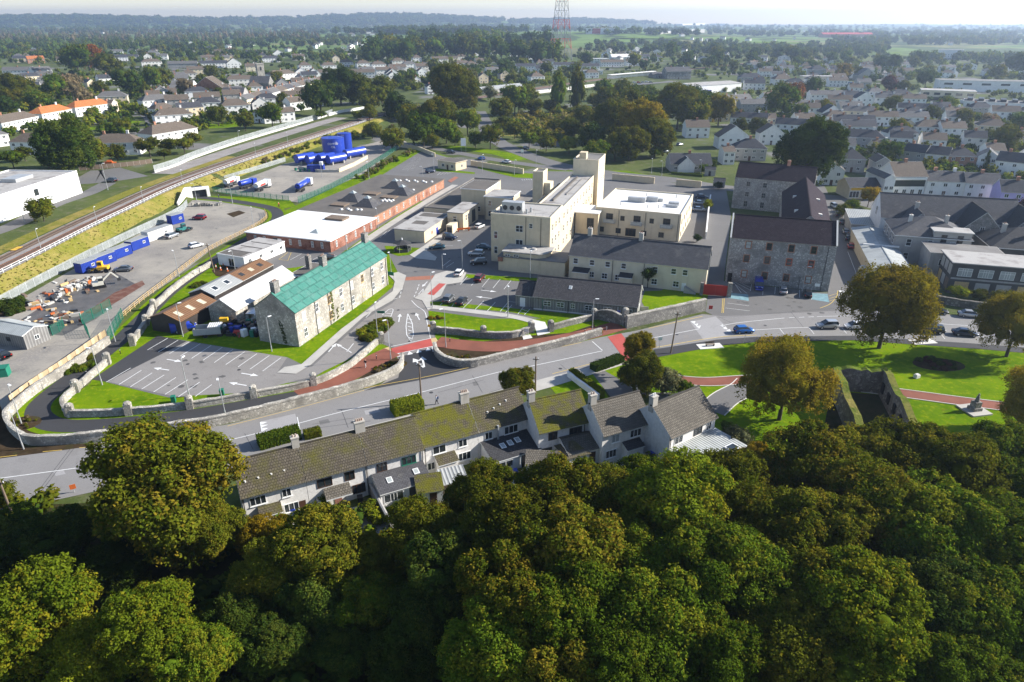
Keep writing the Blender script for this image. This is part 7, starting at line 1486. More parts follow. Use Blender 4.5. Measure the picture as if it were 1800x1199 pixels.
bx_ = thing('pump_house','blue box pump house in front of the lying tanks','cabin',G(556,301),R(0)); MB().box(-3.4,-1.3,0,3.4,1.3,2.6,0,True).build('casing',M['rib_blue'],bx_); MB().box(1.8,-.9,2.61,3,.6,3.9,0,True).build('cabinet',M['white_metal'],bx_); MB().box(-2,-1.36,.1,-1,-1.3,2.1,0,True).build('door',M['blue'],bx_)
stone_wall([(596,303),(622,292),(646,279)],1.3,.4,'buff bund wall around the fuel tanks',m='cream',smooth=False); stone_wall([(525,296),(560,303),(596,303)],.9,.35,'low concrete bund wall below the lying tanks',m='concrete',smooth=False)
sheet('depot_yard',[(375,336),(500,288),(540,280),(700,240),(715,250),(640,305),(525,356),(470,349)],'gravel',.03)
gy = [((466 + i * 9,347 - i * .4)) for i in range(3)]
for i in range(6):
 P = G(520 + i * 8,300 + (i % 2) * 2); q = thing('drum',f'dark green drum in front of the fuel tanks, {ordw(i)} from left','drum',P,0,'green drums'); MB().tube((0,0,0),(0,0,1.1),.5,10).build('shell',M['green_steel'],q); MB().tube((0,0,1.1),(0,0,1.16),.2,8).build('cap',M['black'],q)
# ================================================================= THE YARD
def container(px,L,h,m,label,a=88,w=2.5):
 P = G(*px); r_ = thing('container',label,'container',P,R(a),'site containers'); MB().box(-L / 2,-w / 2,.12,L / 2,w / 2,h,0,True).build('shell',M[m],r_); MB().box(-L / 2 - .03,-w / 2 - .03,h + .004,L / 2 + .03,w / 2 + .03,h + .1,0,True).build('roof',M['rib_grey'],r_)
 for y in (-w / 4,w / 4): d = MB().box(-L / 2 - .06,y - w / 4 + .05,.25,-L / 2 - .005,y + w / 4 - .05,h - .15,0,True).build('door',M[m],r_)
 f,g = win_mesh(.9,.7,'m','frame','glass',False); o = obj('window',f,r_,(L * .2,-w / 2 - .004,1.2)); obj('pane',g,o)
container((154,476),4.6,2.6,'rib_blue','small blue container at the left end of the row',70); container((183,464),6.0,2.6,'rib_blue','blue site cabin with notices, second from left',72); container((212,451),6.0,2.6,'rib_blue','blue site cabin in the middle of the container row',72); container((243,436),6.0,2.6,'rib_blue','blue container beside the white one',72); container((279,418),9.0,2.8,'rib_white','long white open topped container',70); container((310,392),4.2,2.8,'rib_blue','single blue container near the underpass',60)
def machine(px,a,col,label,arm=True,s=1.0,cat='excavator'):
 r_ = thing(cat.replace(' ','_'),label,cat,G(*px),R(a)); r_.scale = (s,s,s)
 for y in (-.9,.9):
  if arm: MB().box(-1.4,y - .22,.05,1.4,y + .22,.75,0,True).build('track',M['black'],r_)
  else:
   for x in (-1.2,1.2): MB().tube((x,y - .2,.6),(x,y + .2,.6),.6,12).build('wheel',M['tyre'],r_)
 MB().box(-1.6,-1.0,.8,1.0,1.0,1.6,0,True).build('body',M[col],r_); c = MB().box(-.2,-.9,1.6,1.0,.2,2.8,0,True).build('cab',M[col],r_); MB().box(-.1,-.94,1.9,1.04,.24,2.6,0,True).build('window',M['glass'],c)
 a0 = MB().bar((.9,.5,1.5),(3.2,.5,3.4),.35,.4).bar((3.2,.5,3.4),(4.6,.5,1.6),.28,.32) if arm else MB().bar((.9,.7,1.2),(2.6,.7,.7),.2,.25).bar((.9,-.7,1.2),(2.6,-.7,.7),.2,.25)
 ar_ = a0.build('arm',M[col],r_); MB().box(4.3 if arm else 2.5,-.1 if arm else -1.1,.9 if arm else .3,5.1 if arm else 3.2,1.1,1.6 if arm else 1.0,0,True).build('bucket',M['dark_metal'],ar_)
M['machine_white'] = mat('machine_white',(.6,.58,.5),.5,.2,1); M['teal_paint'] = mat('teal_paint',(.03,.17,.16),.5,.2,1)
machine((176,505),35,'machine_white','small white excavator working on the muddy ground',s=.9); machine((181,478),190,'yellow','yellow loader in front of the blue container',False,.95,'loader'); machine((321,408),60,'teal_paint','teal machine beside the silver off-roader',False,.9,'loader')
sc = MB(); rng = random.Random(4); cl = ['timber','dark_metal','pale_concrete','orange','rust','concrete','timber_dark','timber_dark']
for i in range(170):
 t_ = rng.random(); x,y = rng.choice([(70,540,),(100,525),(60,575),(130,505),(105,560),(45,585)]); P = G(x + rng.gauss(0,16),y + rng.gauss(0,7)); sc.cbox((P.x,P.y,.03),rng.uniform(.3,2.2),rng.uniform(.2,.7),rng.uniform(.08,.7),rng.uniform(0,3.1),rng.choice([0,0,1,1,2,2,3,4,5,5,6,7]))
for i in range(60): P = G(rng.uniform(105,165),0 + 500); x = rng.uniform(95,165); P = G(x,545 - (x - 40) * .42 + rng.uniform(-3,3)); sc.cbox((P.x,P.y,.03),rng.uniform(.4,1.2),rng.uniform(.4,1.0),rng.uniform(.4,1.1),rng.uniform(0,3.1),rng.choice([2,5,3,2,7,5,1]))
sc.build('scrap_heaps',[M[c] for c in cl],kind='stuff')
sc = MB(); pal = ['white_metal','black','blue','dark_metal','green_steel','red','timber_dark']
for i in range(120): P = G(rng.uniform(385,468),rng.uniform(572,592)); sc.cbox((P.x,P.y,.03),rng.uniform(.3,1.3),rng.uniform(.3,.9),rng.uniform(.3,1.5),rng.uniform(0,3.1),rng.choice([0,1,1,3,3,4,2,6,3]))
sc.build('junk_piles',[M[c] for c in pal],kind='stuff')
def gen(name,label,cat,px,parts,a=0):
 r_ = thing(name,label,cat,G(*px),R(a))
 for n_,m_,mb in parts: mb.build(n_,M[m_],r_)
 return r_
gen('trailer','white topped open trailer in front of the white shed','trailer',(368,590),[('deck','timber_dark',MB().box(-2.6,-1.2,.6,2.6,1.2,.75,0,True)),('side','grey_metal',MB().box(-2.6,-1.25,.75,2.6,-1.2,2.0,0,True)),('side','grey_metal',MB().box(-2.6,1.2,.75,2.6,1.25,2.0,0,True)),('cover','rib_white',MB().box(.2,-1.2,2.1,2.6,1.2,2.3,0,True)),('wheel','tyre',MB().tube((-.5,-1.2,.45),(-.5,-1.0,.45),.45,10)),('wheel','tyre',MB().tube((-.5,1.0,.45),(-.5,1.2,.45),.45,10))],10)
gen('yellow_crate','yellow plastic crate beside the open trailer','crate',(396,574),[('tub','yellow',MB().cbox((0,0,1.2),1.6,1.1,.8,.2)),('stand','timber_dark',MB().cbox((0,0,0),1.4,1.0,1.2,.2))])
gen('red_machine','red farm implement at the front of the junk piles','implement',(423,590),[('frame','red',MB().cbox((0,0,.3),2.4,.9,.8,.1)),('wheel','tyre',MB().tube((-1,-.6,.4),(-1,-.4,.4),.4,10)),('drawbar','red',MB().bar((0,-.4,.5),(.3,-1.6,.3),.15,.15))])
for i,(px,c,lb) in enumerate((((770,411),'blue','blue bin on the boiler house wall'),((516,906),'blue','blue bin behind the end terrace house'),((905,838),'blue','first blue wheelie bin behind the slate extension'),((898,842),'blue','second blue wheelie bin behind the slate extension'),((1147,806),'blue','blue bin between the last two houses'),((634,885),'black','black bin behind the middle terrace house'),((306,707),'green_steel','green utility cabinet on the car park lawn'),((391,695),'green_steel','green utility cabinet beside the lower wall'))): gen('wheelie_bin' if 'bin' in lb else 'cabinet',lb,'bin' if 'bin' in lb else 'cabinet',px,[('body',c,MB().cbox((0,0,.08),.65,.75,1.0)),('lid',c,MB().cbox((0,0,1.085),.72,.82,.08))],15)
gen('skip','green clothes bank stack at the left edge of the yard','skip',(5,660),[('body','green_mesh',MB().cbox((0,0,0),2.2,1.8,1.6,.3)),('lid','green_steel',MB().cbox((0,0,1.6),2.3,1.9,.1,.3))])
gen('oil_tank','grey ribbed oil tank beside the mill lane wall','tank',(1519,486),[('shell','grey_metal',MB().tube((-.9,-2.2,1.2),(.3,2.0,1.2),1.05,14)),('stand','concrete',MB().cbox((-.3,0,0),1.4,3.6,.4,.28))])
for i,(x,y) in enumerate(((380,472),(388,475),(400,477),(393,466))):
 c0 = gen('traffic_cone',['traffic cone at the leaning pole','traffic cone second from the leaning pole','traffic cone nearest the cabin door','traffic cone behind the others by the cabin'][i],'cone',(x,y),[('base','orange',MB().cbox((0,0,0),.45,.45,.05)),('cone','orange',MB().tube((0,0,.05),(0,0,.85),.19,10,0,.04)),('band','white_metal',MB().tube((0,0,.42),(0,0,.6),.135,10,0,.095))]); c0.scale = (1.3,) * 3
gen('barriers','orange plastic barriers near the white hatchback','barrier',(815,407),[('rail','orange',MB().bar((-2,0,.8),(2,.6,.8),.08,.5)),('leg','orange',MB().cbox((-1.6,0,0),.3,.6,.8)),('leg','orange',MB().cbox((1.6,.5,0),.3,.6,.8))],10)
gen('barriers','orange safety barrier standing in the hospital car park bays','barrier',(913,510),[('rail','orange',MB().bar((-.4,-.6,.8),(.2,.5,.8),.1,.5)),('leg','orange',MB().cbox((-.3,-.5,0),.3,.5,.8)),('leg','orange',MB().cbox((.2,.4,0),.3,.5,.8))])
gen('orange_skip','orange plastic heap in the warehouse yard','barrier',(195,303),[('pile','orange',MB().cbox((0,0,RAILZ),3.2,1.6,1.2,.2).cbox((2,.4,RAILZ),1.8,1.2,.9,.6)),('tarp','orange',MB().cbox((.3,.2,RAILZ + 1.2),1.8,1.1,.5,.4))])
gen('gate','dark red steel gate left of the stone mill','gate',(1256,520),[('leaf','red',MB().box(-2.6,-.05,.1,0,.05,2.6,0,True)),('leaf','red',MB().box(.02,-.05,.1,2.6,.05,2.6,0,True)),('post','stone',MB().cbox((-3.0,0,0),.7,.7,3.0)),('post','stone_pale',MB().cbox((3.1,0,0),.9,.9,3.4))],-12)
for i,(px,lb,c) in enumerate((((1248,299),'small blue roofed garden shed nearest the boundary','slate'),((1263,320),'small blue roofed garden shed beside the dark bush','slate'))):
 q = Bd('garden_shed',lb,'shed',G(px[0] - 10,px[1] + 22 - 12),None,3.4,2.4,'gable',.9,'grey_render','roof_dark',.15,ang=R(-15),L=4.2); q.door('f',2,.9,1.9,'black')
# ================================================================= PEOPLE
def person(px,h,a,top,trs,hair,label,stride=.3,bike=False,bag=None):
 r_ = thing('person',label,'person',G(*px),R(a)); k = h / 1.75; sk = mat('skin',(.42,.26,.19),.6,.1,4)
 J = {'pel': (0,0,.95),'ch': (.02,0,1.28),'nk': (.03,0,1.48),'hd': (.05,0,1.62),'ht': (.05,0,1.74),'ls': (.02,.19,1.42),'le': (-.08,.25,1.14),'lh': (.02,.25,.90),'rs': (.02,-.19,1.42),'re': (.02,-.25,1.14),'rh': (.16,-.24,.93),'lk': (stride * .5,.1,.52),'lf': (stride * .75,.1,.08),'lt': (stride * .75 + .18,.1,.04),'rk': (-stride * .2,-.1,.50),'rf': (-stride * .9,-.1,.1),'rt': (-stride * .9 + .17,-.1,.04)}
 E = [('pel','ch'),('ch','nk'),('nk','hd'),('hd','ht'),('ch','ls'),('ls','le'),('le','lh'),('ch','rs'),('rs','re'),('re','rh'),('pel','lk'),('lk','lf'),('lf','lt'),('pel','rk'),('rk','rf'),('rf','rt')]
 RD = {'pel': .155,'ch': .165,'nk': .065,'hd': .105,'ht': .07,'ls': .07,'le': .05,'lh': .04,'rs': .07,'re': .05,'rh': .04,'lk': .07,'lf': .05,'lt': .04,'rk': .07,'rf': .05,'rt': .04}
 ns = list(J); me = bpy.data.meshes.new('body'); me.from_pydata([tuple(c * k for c in J[n]) for n in ns],[(ns.index(a_),ns.index(b_)) for a_,b_ in E],[]); o = obj('body',me,r_)
 o.modifiers.new('skin','SKIN'); sv = me.skin_vertices[0].data
 for i,n in enumerate(ns): sv[i].radius = (RD[n] * k * (.8 if n in ('pel','ch') else 1),RD[n] * k); sv[i].use_root = n == 'pel'
 o.modifiers.new('sub','SUBSURF').levels = 1; o.modifiers['sub'].render_levels = 2
 dg = bpy.context.evaluated_depsgraph_get(); m2 = bpy.data.meshes.new_from_object(o.evaluated_get(dg)); o.modifiers.clear(); o.data = m2; m2.materials.clear()
 for mm in (top,trs,sk,hair,M['black']): m2.materials.append(mm)
 for p in m2.polygons:
  z = p.center.z / k; x,y = p.center.x,p.center.y; p.use_smooth = True
  p.material_index = 3 if z > 1.66 or (z > 1.55 and x < .0) else 2 if z > 1.46 else 4 if z < .1 else 2 if (abs(y) > .2 * k and z < .98) else 1 if z < .98 else 0
 MB().box(.13 * k,-.015,1.585 * k,.165 * k,.015,1.63 * k,0,True).build('nose',sk,r_)
 if bag: MB().box(-.30 * k,-.15,1.05 * k,-.13 * k,.15,1.42 * k,0,True).build('backpack',bag,r_)
 return r_
cl_ = lambda n,c: mat(n,c,.9,.2,6)
person((768,711),1.78,180,cl_('shirt_blue',(.38,.44,.55)),cl_('trousers_dark',(.03,.03,.04)),cl_('hair_dark',(.03,.02,.015)),'person in pale blue top with a backpack walking on the main road footpath',bag=cl_('bag_navy',(.03,.05,.12)))
person((643,646),1.72,250,cl_('top_black',(.02,.02,.022)),cl_('leggings_pale',(.55,.52,.50)),cl_('hair_brown',(.07,.04,.02)),'person in black top and pale trousers walking on the red path',stride=.36)
person((385,349),1.7,170,cl_('coat_navy',(.04,.05,.10)),cl_('trousers_grey',(.10,.10,.11)),cl_('hair_dark2',(.03,.02,.015)),'person in dark clothes walking by the underpass')
P = person((491,366),1.7,160,cl_('jacket_red',(.55,.06,.03)),cl_('shorts_black',(.02,.02,.02)),cl_('helmet_white',(.7,.7,.7)),'cyclist in red jacket riding on the greenway bend',.1); P.location.z = .35
bk = thing('bicycle','bicycle under the cyclist in red jacket','bicycle',G(491,366),R(160))
for x in (-.5,.55):
 w = MB()
 for i in range(14): a,b_ = i * 2 * math.pi / 14,(i + 1) * 2 * math.pi / 14; w.bar((x + .34 * math.cos(a),0,.36 + .34 * math.sin(a)),(x + .34 * math.cos(b_),0,.36 + .34 * math.sin(b_)),.04,.04)
 w.build('wheel',M['tyre'],bk)
MB().bar((-.5,0,.36),(0,0,.32),.04,.04).bar((0,0,.32),(.45,0,.85),.04,.04).bar((-.15,0,.85),(.45,0,.85),.04,.04).bar((0,0,.32),(-.15,0,.9),.04,.04).bar((.45,0,.95),(.55,0,.36),.04,.04).build('frame',M['red'],bk); MB().box(-.28,-.07,.9,-.02,.07,.96,0,True).build('saddle',M['black'],bk); MB().bar((.42,-.26,.98),(.42,.26,.98),.03,.03).build('handlebar',M['black'],bk)
for px,kd,sz,lb in (((648,905),'g',1.3,'round clipped green bush in the middle terrace garden'),((662,918),'h',1.2,'bright yellow-green bush in the middle terrace garden'),((565,890),'G',1.4,'bright green shrub behind the corrugated porch'),((693,912),'d',1.4,'dark round bush beside the slate extension'),((862,842),'g',1.5,'ivy green bush against the slate extension corner'),((782,838),'y',.8,'small golden shrub beside the tiled porch')):
 r_ = thing('garden_bush',lb,'bush',G(*px)); o = obj('foliage',CR['bush'][int(px[0]) % 3],r_,(0,0,sz * .55)); o.scale = (sz,sz,sz); o.material_slots[0].link = 'OBJECT'; o.material_slots[0].material = LM[kd]; MB().tube((0,0,0),(0,0,sz * .6),.07,6).build('stem',M['bark'],r_)
# ================================================================= THE TOWN BEHIND
HOUSES = []
def house(x0,x1,yb,D=8.5,st=2,roof='hip',ang=0,wm='white',rm='roof_brown',zone='',chim=1,rise=None,label=None,name='house',h=None,wins=True,dy=0,cat='house'):
 """front wall from pixel x0 to x1 at foot height yb; dy: how much lower the right end's foot lies in the picture"""
 A = GT(x0,yb); B = GT(x1,yb + dy); z = (A.z + B.z) / 2; aa = {'in the left hand suburb': 26,'below the skyline wood': 24,'near the station': 14}.get(zone,0) if not dy and not label else 0
 if aa: B = A + Matrix.Rotation(R(aa),3,'Z') @ (B - A)
 A.z = B.z = z; A.z = B.z = z; h = h or (2.7 * st + .2); D_ = D; L = (B - A).length; k = rise or (min(L,D) * .34 if roof in ('hip','gable') else L * .34 if roof == 'gabley' else 0.0)
 b = Bd(name,label or '',cat,A,B,D_,h,roof,k,wm,rm,.35,z=z,far=True,fascia='frame' if wm != 'dark_render' else 'grey_render')
 n = max(2,int(L / 3.4))
 if wins:
  for s in range(st):
   b.row('f',n,[.9 + s * 2.7],1.3,1.25,'m'); b.row('r',max(1,int(D / 4.5)),[.9 + s * 2.7],1.1,1.2,'m')
  if L > 5: b.door('f',L * .5,1.0,2.0,'frame_brown')
 for i in range(chim): b.chimney(L * (i + .5) / chim,D / 2,1.0,.7,1.1,'dash' if i % 2 else 'orange_brick',0)
 HOUSES.append((b.root,wm,rm,zone,(x0 + x1) / 2,label,L,roof)); return b
WW = {'white': 'white','dash': 'pale','cream': 'cream','cream2': 'cream','grey_render': 'grey','stone': 'stone','brick': 'red brick','orange_brick': 'orange brick','purple': 'lilac'}
RW = {'roof_brown': 'brown','roof_grey': 'grey','roof_dark': 'dark slate','roof_orange': 'orange tile','slate': 'slate','felt_pale': 'flat grey','white_roof': 'white','rib_grey': 'sheet','felt': 'flat dark','felt_mid': 'flat grey'}
z = 'beyond the railway'
for a in ((8,72,236,9,'hip','white','roof_brown',-14),(78,130,218,9,'hip','white','roof_orange',-10),(136,200,206,9,'hip','white','roof_orange',-9),(200,210,198,8,'gabley','cream','roof_brown',-2),(254,312,193,9,'hip','white','roof_grey',-5),(172,226,185,9,'hip','cream','roof_grey',-2),(276,312,209,8,'hip','white','roof_brown',-4),(316,360,208,8,'gable','cream','roof_dark',-4),(275,342,222,9,'hip','white','roof_brown',-5),(272,350,258,10,'hip','white','roof_brown',-14),(165,248,275,9,'hip','white','roof_brown',-3),(22,92,272,9,'hip','white','roof_brown',0),(-30,20,262,9,'hip','white','roof_grey',-6),(390,442,203,10,'hip','white','roof_brown',-3),(447,466,216,8,'hip','white','roof_dark',0),(466,520,218,7,'gable','white','roof_brown',-4),(512,548,196,8,'gable','white','roof_brown',-4)):
 house(a[0],a[1],a[2],a[3],2,a[4],0,a[5],a[6],z,2,dy=a[7])
q = [G(436,191,RAILZ).lerp(G(572,152,RAILZ),i / 11) for i in range(12)]
for i in range(11):
 b = Bd('terraced_house',f'white two storey house in the long terrace row, {ordw(i)} from left','house',q[i],q[i].lerp(q[i + 1],.996),8,5.8,'gable',2.6,'white' if i % 4 else 'cream2',['roof_grey','roof_brown','slate'][i % 3],.3,z=RAILZ,far=True,gover=0,group='houses of the long white terrace')
 for z_ in (.9,3.6): b.row('f',2,[z_],1.0,1.4,'m')
 b.chimney(.3,4,1.3,.8,1.4,'orange_brick',0)
z = 'in the left hand suburb'
for a in ((398,452,152,9,'hip','dash','roof_brown',-2),(478,522,142,10,'hip','white','roof_brown',-3),(176,210,150,9,'gable','white','roof_dark',-2),(156,172,158,10,'gabley','cream','roof_dark',-1),(6,58,134,9,'gable','dash','roof_grey',-1),(60,94,134,9,'gable','white','roof_grey',-2),(44,72,146,8,'gable','cream','roof_dark',-2),(50,80,112,11,'gable','orange_brick','roof_orange',-1),(24,50,110,9,'gable','cream','roof_dark',0),(100,128,112,9,'gable','dash','roof_brown',0),(296,348,121,8,'gable','grey_render','roof_grey',-1),(200,245,108,9,'gable','white','roof_dark',-1),(195,215,97,9,'gable','white','roof_grey',0),(250,286,117,9,'hip','dash','roof_brown',-1),(258,280,100,9,'hip','dash','roof_grey',0),(374,395,97,9,'hip','white','roof_brown',0),(396,414,93,9,'hip','white','roof_brown',0),(358,378,108,9,'hip','white','roof_brown',0),(388,410,105,9,'hip','cream','roof_brown',0),(352,398,120,8,'gable','white','roof_dark',0),(400,424,120,10,'gabley','white','roof_dark',0),(434,462,98,9,'gable','grey_render','roof_dark',0),(462,492,110,9,'hip','white','roof_dark',0),(480,500,102,9,'gabley','white','roof_brown',0),(526,548,124,9,'hip','white','roof_brown',0),(566,592,124,9,'hip','white','roof_brown',0),(520,542,138,8,'gabley','white','roof_grey',0),(544,562,138,8,'gabley','white','roof_dark',0),(600,622,118,9,'hip','dash','roof_brown',0),(628,652,120,9,'hip','white','roof_brown',0),(654,680,122,9,'hip','white','roof_brown',0),(612,660,138,8,'gable','dash','roof_brown',-1),(662,700,133,8,'gable','dash','roof_brown',-1),(680,702,140,8,'gabley','white','roof_dark',0),(320,345,140,8,'hip','dash','roof_brown',0),(330,372,132,8,'gable','cream','roof_brown',0),(288,330,150,9,'gable','white','roof_grey',0),(120,150,100,9,'hip','white','roof_brown',0),(150,180,96,9,'hip','dash','roof_grey',0)):
 house(a[0],a[1],a[2],a[3],2,a[4],0,a[5],a[6],z,1,dy=a[7])
house(340,394,170,14,2,'gabley',0,'orange_brick','roof_brown',z,0,label='orange brick hall with arched gable window',name='hall',cat='hall',wins=False,h=6).win('f',9,2.5,1.6,3.2,'m'); house(300,338,164,14,1,'gable',0,'white','felt_mid',z,0,label='low white wing of the orange brick hall',name='hall',cat='hall',h=4.5)
house(392,430,178,10,2,'gable',0,'grey_render','slate',z,0,label='grey gabled building with solar panels beside the terrace',name='hall',cat='hall')
P = GT(461,148); ct = thing('church_tower','square pale stone church tower in the left suburb','tower',P,R(30)); MB().cbox((0,0,0),6.2,6.2,17).build('shaft',M['stone_pale'],ct); MB().cbox((0,0,17.0),6.6,6.6,.8).build('parapet',M['stone_pale'],ct)
for s in range(4): o = MB().box(-.8,-3.14,12,.8,-3.08,15,0,True).build('louvre',M['dark_metal'],ct,(0,0,0),s * R(90))
for x in (-2.9,2.9):
 for y in (-2.9,2.9): MB().tube((x,y,17.8),(x,y,19.2),.4,4,0,.05).build('pinnacle',M['stone_pale'],ct)
house(440,474,158,12,1,'gable',0,'stone','slate',z,0,label='slate roofed church nave below the tower',name='church',cat='church',h=5.5,rise=5)
z = 'below the skyline wood'
for a in ((690,712,115,9,'hip','white','roof_brown',0),(726,742,109,9,'hip','white','roof_brown',0),(686,716,128,9,'gable','dash','roof_brown',0),(732,760,126,9,'gable','dash','roof_brown',0),(802,822,106,9,'hip','white','roof_brown',0),(836,856,98,9,'hip','dash','roof_brown',0),(864,894,96,9,'hip','white','roof_brown',0),(904,924,92,9,'hip','dash','roof_brown',0),(684,700,143,9,'gabley','white','roof_dark',0),(728,740,151,9,'gabley','white','roof_dark',0),(752,764,166,8,'gabley','white','roof_dark',0),(842,860,147,8,'gabley','cream','roof_brown',0),(880,898,142,8,'gabley','cream','roof_brown',0),(934,960,146,9,'hip','white','roof_brown',0),(760,790,112,9,'gable','dash','roof_brown',0),(800,830,120,9,'hip','white','roof_brown',0)):
 house(a[0],a[1],a[2],a[3],2,a[4],0,a[5],a[6],z,1,dy=a[7])
z = 'near the station'
for a in ((908,945,126,8,'gable','white','roof_dark',0),(942,974,130,8,'gable','white','roof_dark',0),(938,976,117,8,'gable','white','roof_dark',0),(974,1022,123,8,'gable','white','roof_dark',0),(1022,1056,126,8,'gable','white','roof_dark',0),(1030,1054,138,8,'hip','white','roof_brown',0),(1056,1100,118,8,'gable','white','roof_brown',0),(1100,1142,116,8,'gable','white','roof_brown',0),(1075,1112,108,11,'gable','white','white_roof',0),(1116,1144,107,9,'gable','white','roof_dark',0),(1060,1075,104,9,'gabley','white','white_roof',0),(1150,1165,108,9,'hip','dash','roof_dark',0)):
 house(a[0],a[1],a[2],a[3],2,a[4],0,a[5],a[6],z,1,dy=a[7])
house(1000,1060,131,9,1,'flat',0,'white','felt_pale',z,0,label='low white flat roofed building at the foot of the mast',h=4,name='shed',cat='building'); house(1030,1068,111,11,2,'flat',0,'white','white_roof',z,0,label='white flat roofed block left of the white gables',name='block',cat='building')
house(1171,1214,140,12,2,'gable',-4,'stone','slate',z,2,label='grey stone station building with slate roof',name='station_house',h=8,cat='building'); house(1148,1170,137,8,1,'gable',0,'stone','slate',z,0,label='low slate wing of the station house',name='station_house',cat='building')
house(850,920,166,9,1,'gable',0,'grey_render','rib_grey',z,0,label='long grey platform shed roof behind the trees',name='train_shed',cat='shed',dy=-8,rise=2.2)
cn = [GT(1070,139),GT(1150,133)]; c_ = thing('platform_canopy','long white railway platform canopy','canopy',cn[0],math.atan2(cn[1].y - cn[0].y,cn[1].x - cn[0].x)); Lc = (cn[1] - cn[0]).length; MB().box(0,-2.5,3.6,Lc,2.5,4.0,0,True).build('roof',M['white'],c_); MB().box(0,1.5,0,Lc,2.0,3.6).build('back_wall',M['white'],c_)
for i in range(8): MB().tube((Lc * (i + .5) / 8,-2,0),(Lc * (i + .5) / 8,-2,3.6),.12,6).build('column',M['white_metal'],c_)
house(1219,1302,166,26,1,'gable',-5,'white','felt_pale',z,0,label='large white bus depot hall with pale low roof',name='bus_depot',cat='depot',h=6.5,rise=1.2,dy=-6,wins=False)
z = 'in the right hand town'
for a in ((1273,1320,190,8,'gable','cream2','roof_grey',-3,3),(1344,1398,184,8,'gable','white','roof_brown',-2,2),(1301,1364,198,8,'gable','grey_render','roof_grey',-1,3),(1282,1346,224,8,'gable','white','roof_dark',3,2),(1346,1362,226,8,'hip','cream','roof_brown',0,0),(1360,1432,236,8,'gable','white','roof_dark',4,3),(1205,1246,243,9,'gable','white','roof_brown',0,1),(1262,1316,262,9,'gabley','white','roof_brown',0,0),(1288,1345,282,10,'hip','grey_render','roof_dark',2,1),(1270,1290,290,8,'gable','dash','roof_brown',0,1),(1423,1482,180,8,'gable','white','roof_grey',0,2),(1453,1496,189,8,'gable','white','roof_brown',1,1),(1503,1532,187,8,'gabley','white','roof_dark',0,0),(1525,1552,174,8,'hip','white','roof_grey',0,1),(1536,1580,186,8,'gable','white','roof_grey',1,2),(1581,1626,187,8,'gable','white','roof_brown',1,2),(1443,1478,215,9,'gabley','white','roof_dark',0,0),(1478,1534,211,8,'gable','cream2','roof_grey',2,3),(1575,1652,205,8,'gable','white','roof_dark',3,2),(1523,1576,222,8,'gable','white','roof_brown',1,2),(1577,1630,223,8,'gable','white','roof_grey',1,2),(1462,1536,231,9,'gable','dash','roof_dark',2,2),(1466,1552,259,9,'hip','grey_render','roof_dark',5,2),(1607,1676,241,9,'hip','dash','roof_brown',2,2),(1581,1607,239,9,'gabley','cream','roof_brown',0,0),(1716,1768,239,9,'hip','cream','roof_brown',2,1),(1740,1790,212,9,'gable','white','roof_brown',2,1),(1563,1620,285,8,'gable','grey_render','roof_dark',8,1),(1621,1662,293,8,'gable','dash','roof_dark',4,1),(1663,1712,297,8,'hip','orange_brick','roof_dark',2,1),(1713,1750,299,9,'gabley','white','roof_grey',3,0),(1744,1812,306,9,'gable','white','roof_dark',8,2),(1473,1518,302,10,'hip','grey_render','roof_dark',2,0),(1440,1480,325,8,'gabley','white','roof_brown',2,0),(1623,1690,345,8,'gable','white','slate',3,2),(1691,1752,349,8,'gable','white','slate',3,1),(1560,1600,262,8,'gable','white','roof_dark',2,1),(1690,1730,262,8,'gable','dash','roof_dark',2,1),(1535,1562,310,9,'gabley','grey_render','roof_brown',1,0),(1400,1440,205,8,'gable','white','roof_brown',1,1),(1250,1282,214,8,'gable','cream','roof_brown',0,1),(1660,1700,222,8,'gable','white','roof_grey',1,1),(1770,1810,262,9,'hip','cream','roof_brown',2,1),(1618,1660,266,8,'gable','dash','roof_brown',2,1),(1455,1500,276,8,'gable','white','roof_grey',2,1),(1430,1466,200,8,'gable','white','roof_brown',1,1),(1380,1420,200,8,'gable','dash','roof_grey',0,1)):
 house(a[0],a[1],a[2],a[3],2,a[4],0,a[5],a[6],z,a[8],dy=a[7])
b = house(1178,1250,302,10,1,'gable',0,'grey_render','roof_dark',z,1,label='dark roofed bungalow with pale front gable facing the hospital',name='bungalow',h=3.2,rise=3.4); q = Bd('x','','',V(0,0),None,4,3.0,'gabley',3.0,'dash','roof_dark',.3,ang=0,L=6.5,far=True)
g_ = q.root; ch = list(g_.children)
for c in ch: c.parent = b.root; c.location = (3.0,-1.6,0); c.name = {'wall': 'front_gable','roof': 'gable_roof'}.get(c.name.split('.')[0],c.name)
bpy.data.objects.remove(g_)
b = house(1490,1548,350,10,1,'gable',0,'cream','roof_dark',z,0,label='shop with yellow sign band and dark windows',name='shop',cat='shop',h=4.2,rise=2.2,wins=False); b.panel('sign_band','f',b.L / 2,3.1,b.L * .9,.9,'yellow'); b.row('f',3,[.5],3.4,2.3,'3')
b = house(1566,1622,345,12,2,'gable',0,'white','roof_brown',z,1,label='white building with dark glazed upper balcony',name='shop',cat='shop',h=7,wins=False); b.panel('glazing','f',b.L / 2,3.4,b.L * .94,2.2,'glass'); b.panel('awning','f',b.L / 2,5.9,b.L * .96,.7,'frame',.5); b.row('f',4,[.6],1.4,1.8,'m')
house(1548,1566,352,14,2,'gabley',0,'white','roof_grey',z,0,label='tall narrow white gabled house left of the glazed balcony',h=7.5)
house(1752,1815,366,9,2,'gable',0,'purple','roof_dark',z,1,label='lilac painted house at the right edge',dy=4)
